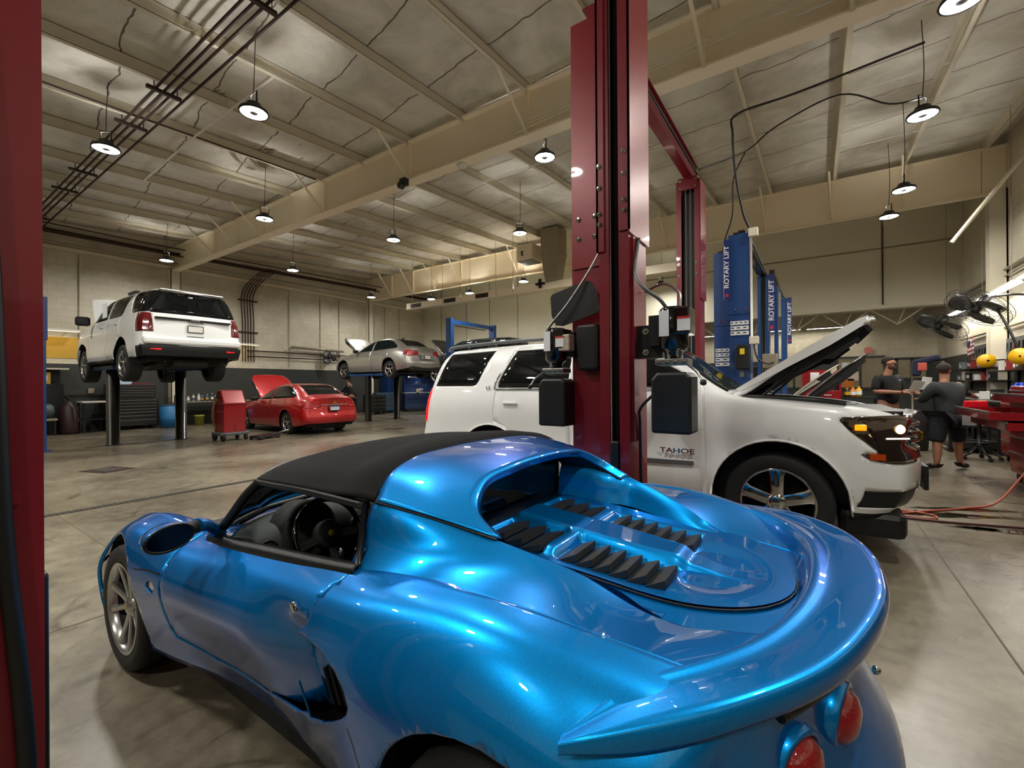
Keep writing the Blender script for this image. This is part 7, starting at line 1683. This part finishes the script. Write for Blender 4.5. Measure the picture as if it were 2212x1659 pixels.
tag(tube('drooping_cable', smooth_path([(RX - .1, 9.2, 4.6), (RX - .12, 10.4, 4.0), (RX - .12, 11.5, 4.35), (RX - .12, 12.6, 3.7), (RX - .12, 13.2, 4.05)], 6), .014, M_black), 'drooping black cable high on right wall', 'cable')
T = thing('flag', 'small striped flag hanging on right wall beyond the fans', 'flag', (RX - .25, 16.6, 2.35)); b = bmesh.new()
G = [[Vector((-.01 * math.sin(j * 1.1), -.30 + .075 * j, -.22 + .055 * i - .015 * j)) for j in range(9)] for i in range(9)]
add_grid(b, G)
for f in b.faces:
    m_ = f.calc_center_median(); st = int((m_.z + .3) / .055)
    f.material_index = 2 if (m_.y > .05 and m_.z > -.03) else (st % 2)
finish('cloth', b, [mat('flag_red', '9c2030', .8), M_paper, mat('flag_blue', '22284e', .8)], T, 60, .003); tube('staff', [(0, .32, .30), (0, .32, -.5)], .008, M_rust, T)
# coats/rack behind person 2
T = thing('coat_rack', 'metal rack with navy coat and red cloth behind grey jacket person', 'rack', (2.15, 14.2, 0))
for dx in (-.28, .28): tube('upright', [(dx, 0, 0), (dx, 0, 1.85)], .02, M_galv, T)
for z in (1.85, 1.3, .6): tube('rail', [(-.28, 0, z), (.28, 0, z)], .016, M_galv, T)
b = bmesh.new(); add_box(b, (.0, 0, 1.90), (.42, .30, .15), Matrix.Rotation(-.3, 3, 'Y')); add_box(b, (-.2, 0, 1.72), (.16, .28, .4), Matrix.Rotation(.1, 3, 'Y')); finish('navy_coat', b, mat('navy_cloth', '141a34', .9, bump=.6, bscale=14), T, bevel=.05)
b = bmesh.new(); add_box(b, (-.12, -.12, 1.74), (.17, .08, .2)); finish('pink_cloth', b, mat('pink_red_cloth', 'b45048', .9, bump=.6, bscale=14), T, bevel=.03)
# trash bag frame + red creeper behind the nose of the white vehicle
T = thing('waste_bin', 'dark grey lined waste bin behind the papers', 'bin', (1.6, 12.2, 0)); b = bmesh.new(); add_lathe(b, [(.0005, 0), (.24, 0), (.30, .75), (.31, .80)], seg=20, cap=False); finish('bin', b, mat('dark_bin', '303336', .6, bump=.5, bscale=12), T, 40)
T = thing('creeper', 'low red mechanic creeper behind white vehicle nose', 'creeper', (1.35, 11.6, 0)); b = bmesh.new(); add_bx(b, -.25, .25, -.45, .45, .36, .42); finish('pad', b, M_toolred, T, bevel=.02); b = bmesh.new(); add_bx(b, -.22, .22, -.42, .42, .0, .36); finish('frame', b, M_black, T)
# red tool cabinet with open lid seen between the raised hoods
T = thing('tool_cabinet', 'red tool cabinet with open panel between the raised hoods', 'tool chest', (.08, 14.35, 0)); b = bmesh.new(); add_bx(b, -.42, .42, -.25, .25, 0, 1.18); finish('body', b, M_toolred, T, bevel=.01)
b = bmesh.new(); add_bx(b, -.42, .42, .20, .24, 1.18, 1.72); add_bx(b, -.42, -.38, -.2, .24, 1.18, 1.72); add_bx(b, .38, .42, -.2, .24, 1.18, 1.72); finish('raised_lid', b, M_toolred, T)
b = bmesh.new(); add_bx(b, -.24, -.04, .19, .198, 1.32, 1.66); finish('pinned_sheet', b, M_paper, T); b = bmesh.new(); add_bx(b, -.05, .3, -.1, .15, 1.18, 1.34); finish('tool_tray', b, M_black, T)
b = bmesh.new(); add_bx(b, .06, .22, -.262, -.25, 1.05, 1.07); finish('badge_strip', b, M_paper, T)
for i, (x, c_, h, nm) in enumerate(((.62, '1e1e20', .22, 'black tin beside the red open cabinet'), (.74, 'd87a3c', .24, 'orange and white tin beside red open cabinet'), (.86, 'e0b020', .26, 'yellow capped tub beside red open cabinet'))):
    bottle(nm, x, 14.25, 1.02, .065, h, mat('tin_' + c_, c_, .5), M_yellow, 'tins beside red cabinet')
table('dark bench carrying tins beside red open cabinet', .53, 1.25, 14.05, 14.5, 1.02, M_black)
# ---- windows / doors of the far recess
def recess_window(n, x0, x1, z0, z1, label):
    T = thing('window_%d' % n, label, 'window', ((x0 + x1) / 2, 21.93, 0)); T['kind'] = 'structure'; w_ = (x1 - x0) / 2
    b = bmesh.new(); add_bx(b, -w_, w_, -.01, .0, z0, z1); finish('window_pane', b, mat('lit_office_glass', '5a5c50', .15, 0, 0, .5, 3, emit=.06, ecol='e8c890'), T)
    b = bmesh.new()
    for q in (-w_, w_, 0): add_bx(b, q - .04, q + .04, -.05, -.01, z0, z1)
    for q in (z0, z1): add_bx(b, -w_ - .04, w_ + .04, -.05, -.01, q - .04, q + .04)
    finish('window_frame', b, mat('dark_frame', '2d3030', .5), T)
recess_window(1, .65, 2.1, 1.15, 2.35, 'wide office window in far recess wall behind bearded person')
recess_window(2, -1.4, -.2, 1.15, 2.35, 'office window in far recess wall left of red cabinet')
recess_window(3, 2.45, 3.3, 1.5, 2.25, 'small office window at right end of the far recess')
for nm, x, z, w_, h, c_, lb in (('notice', .95, 1.95, .3, .42, 'dfe4ea', 'white notice sheet taped on office window'), ('paper_plate', 1.15, 1.62, .34, .34, 'e0d2c4', 'pale round paper below notice on office window'), ('orange_panel', 1.0, 1.35, .35, .34, 'cf7428', 'orange box seen low in the office window'), ('cabinet', -1.75, 1.9, .3, .7, 'c08040', 'orange brown cabinet front left of office window')):
    T = tag(box(nm, x - w_ / 2, x + w_ / 2, 21.86, 21.88, z - h / 2, z + h / 2, mat('flat_' + c_, c_, .7)), lb, 'notice' if 'n' == nm[0] or 'p' == nm[0] else 'panel')
T = thing('shelf_unit', 'open shelf with pale boxes in far recess left side', 'shelf', (-2.6, 21.5, 0))
for z in (.4, 1.0, 1.6, 2.1): b = bmesh.new(); add_bx(b, -.9, .9, -.25, .25, z - .02, z); finish('board', b, M_galv, T)
for dx in (-.88, .88): b = bmesh.new(); add_bx(b, dx - .02, dx + .02, -.25, .25, 0, 2.2); finish('upright', b, M_galv, T)
for i in range(5):
    T = thing('storage_box', ['pale box at left', 'pale box second from left', 'pale box in middle', 'pale box second from right', 'pale box at right'][i] + ' on recess shelf', 'box', (-3.3 + i * .34, 21.45, 1.0 if i % 2 else 1.6), 0, 'boxes on recess shelf'); b = bmesh.new(); add_bx(b, -.13, .13, -.15, .15, 0, .26 + .05 * (i % 3)); finish('carton', b, mat('pale_carton', 'b8a888', .7), T)
T = thing('exit_sign', 'small red sign on far block wall above bearded person', 'sign', (1.62, 21.9, 2.6)); b = bmesh.new(); add_bx(b, -.12, .12, -.02, .0, -.12, .12); finish('panel', b, mat('pale_red_sign', 'd87a70', .6), T)
# ---- hose and cords on the floor
M_hosered = mat('red_air_hose', 'a8503c', .5, 0, 0, .1)
tag(tube('air_hose', smooth_path([(2.3, 7.3, 1.1), (2.1, 7.25, .75), (1.85, 7.2, .35), (1.6, 7.0, .06), (1.3, 6.75, .014), (1.0, 6.45, .014), (.75, 6.2, .014), (.55, 6.1, .014)], 8), .011, M_hosered), 'pinkish red air hose curving up from floor to red cabinet', 'hose')
tag(tube('air_hose', smooth_path([(.62, 6.25, .014), (.8, 6.3, .014), (.98, 6.22, .014), (.95, 6.08, .014), (.75, 6.05, .014), (.55, 6.12, .014)], 8), .010, M_hosered), 'red hose loop on the floor by white vehicle bumper', 'hose')
tag(tube('air_hose', smooth_path([(.45, 5.95, .014), (1.0, 6.0, .014), (1.6, 6.15, .014), (2.3, 6.35, .014), (3.3, 6.6, .014)], 8), .012, mat('dark_maroon_hose', '4a1c1c', .5)), 'dark maroon hose lying straight across the floor at right', 'hose')
tag(tube('power_cable', smooth_path([(2.2, 7.6, .5), (1.95, 7.0, .2), (1.75, 6.8, .012), (1.85, 6.5, .012), (2.3, 6.2, .012)], 6), .009, mat('brown_cord', '4a3a30', .6)), 'thin brown cord looping under red cabinet to the floor', 'cable')
for i, (x, y, sx, sy, a) in enumerate(((1.3, 6.75, .5, .06, .4), (1.0, 6.35, .45, .10, .3), (1.7, 6.6, .6, .05, .3), (1.55, 6.0, .5, .07, .2), (1.25, 5.95, .16, .06, .1))):
    b = bmesh.new(); vs = [b.verts.new((sx * math.cos(2 * PI * k / 28) * (1 + .25 * math.sin(3.1 * k + i)), sy * math.sin(2 * PI * k / 28) * (1 + .3 * math.cos(2.3 * k + i)), 0)) for k in range(28)]; b.faces.new(vs)
    o = finish('oil_puddle', b, mat('wet_oil_film', '2c281e', .06, spec=.8), None); o.location = (x, y, .003); o.rotation_euler = (0, 0, a); tag(o, ['thin dark puddle under air hose', 'broad dark wet patch near the white bumper', 'long dark streak between hoses', 'dark wet streak below the maroon hose', 'small dark spot left of wet streak'][i], 'puddle', None, 'stuff')
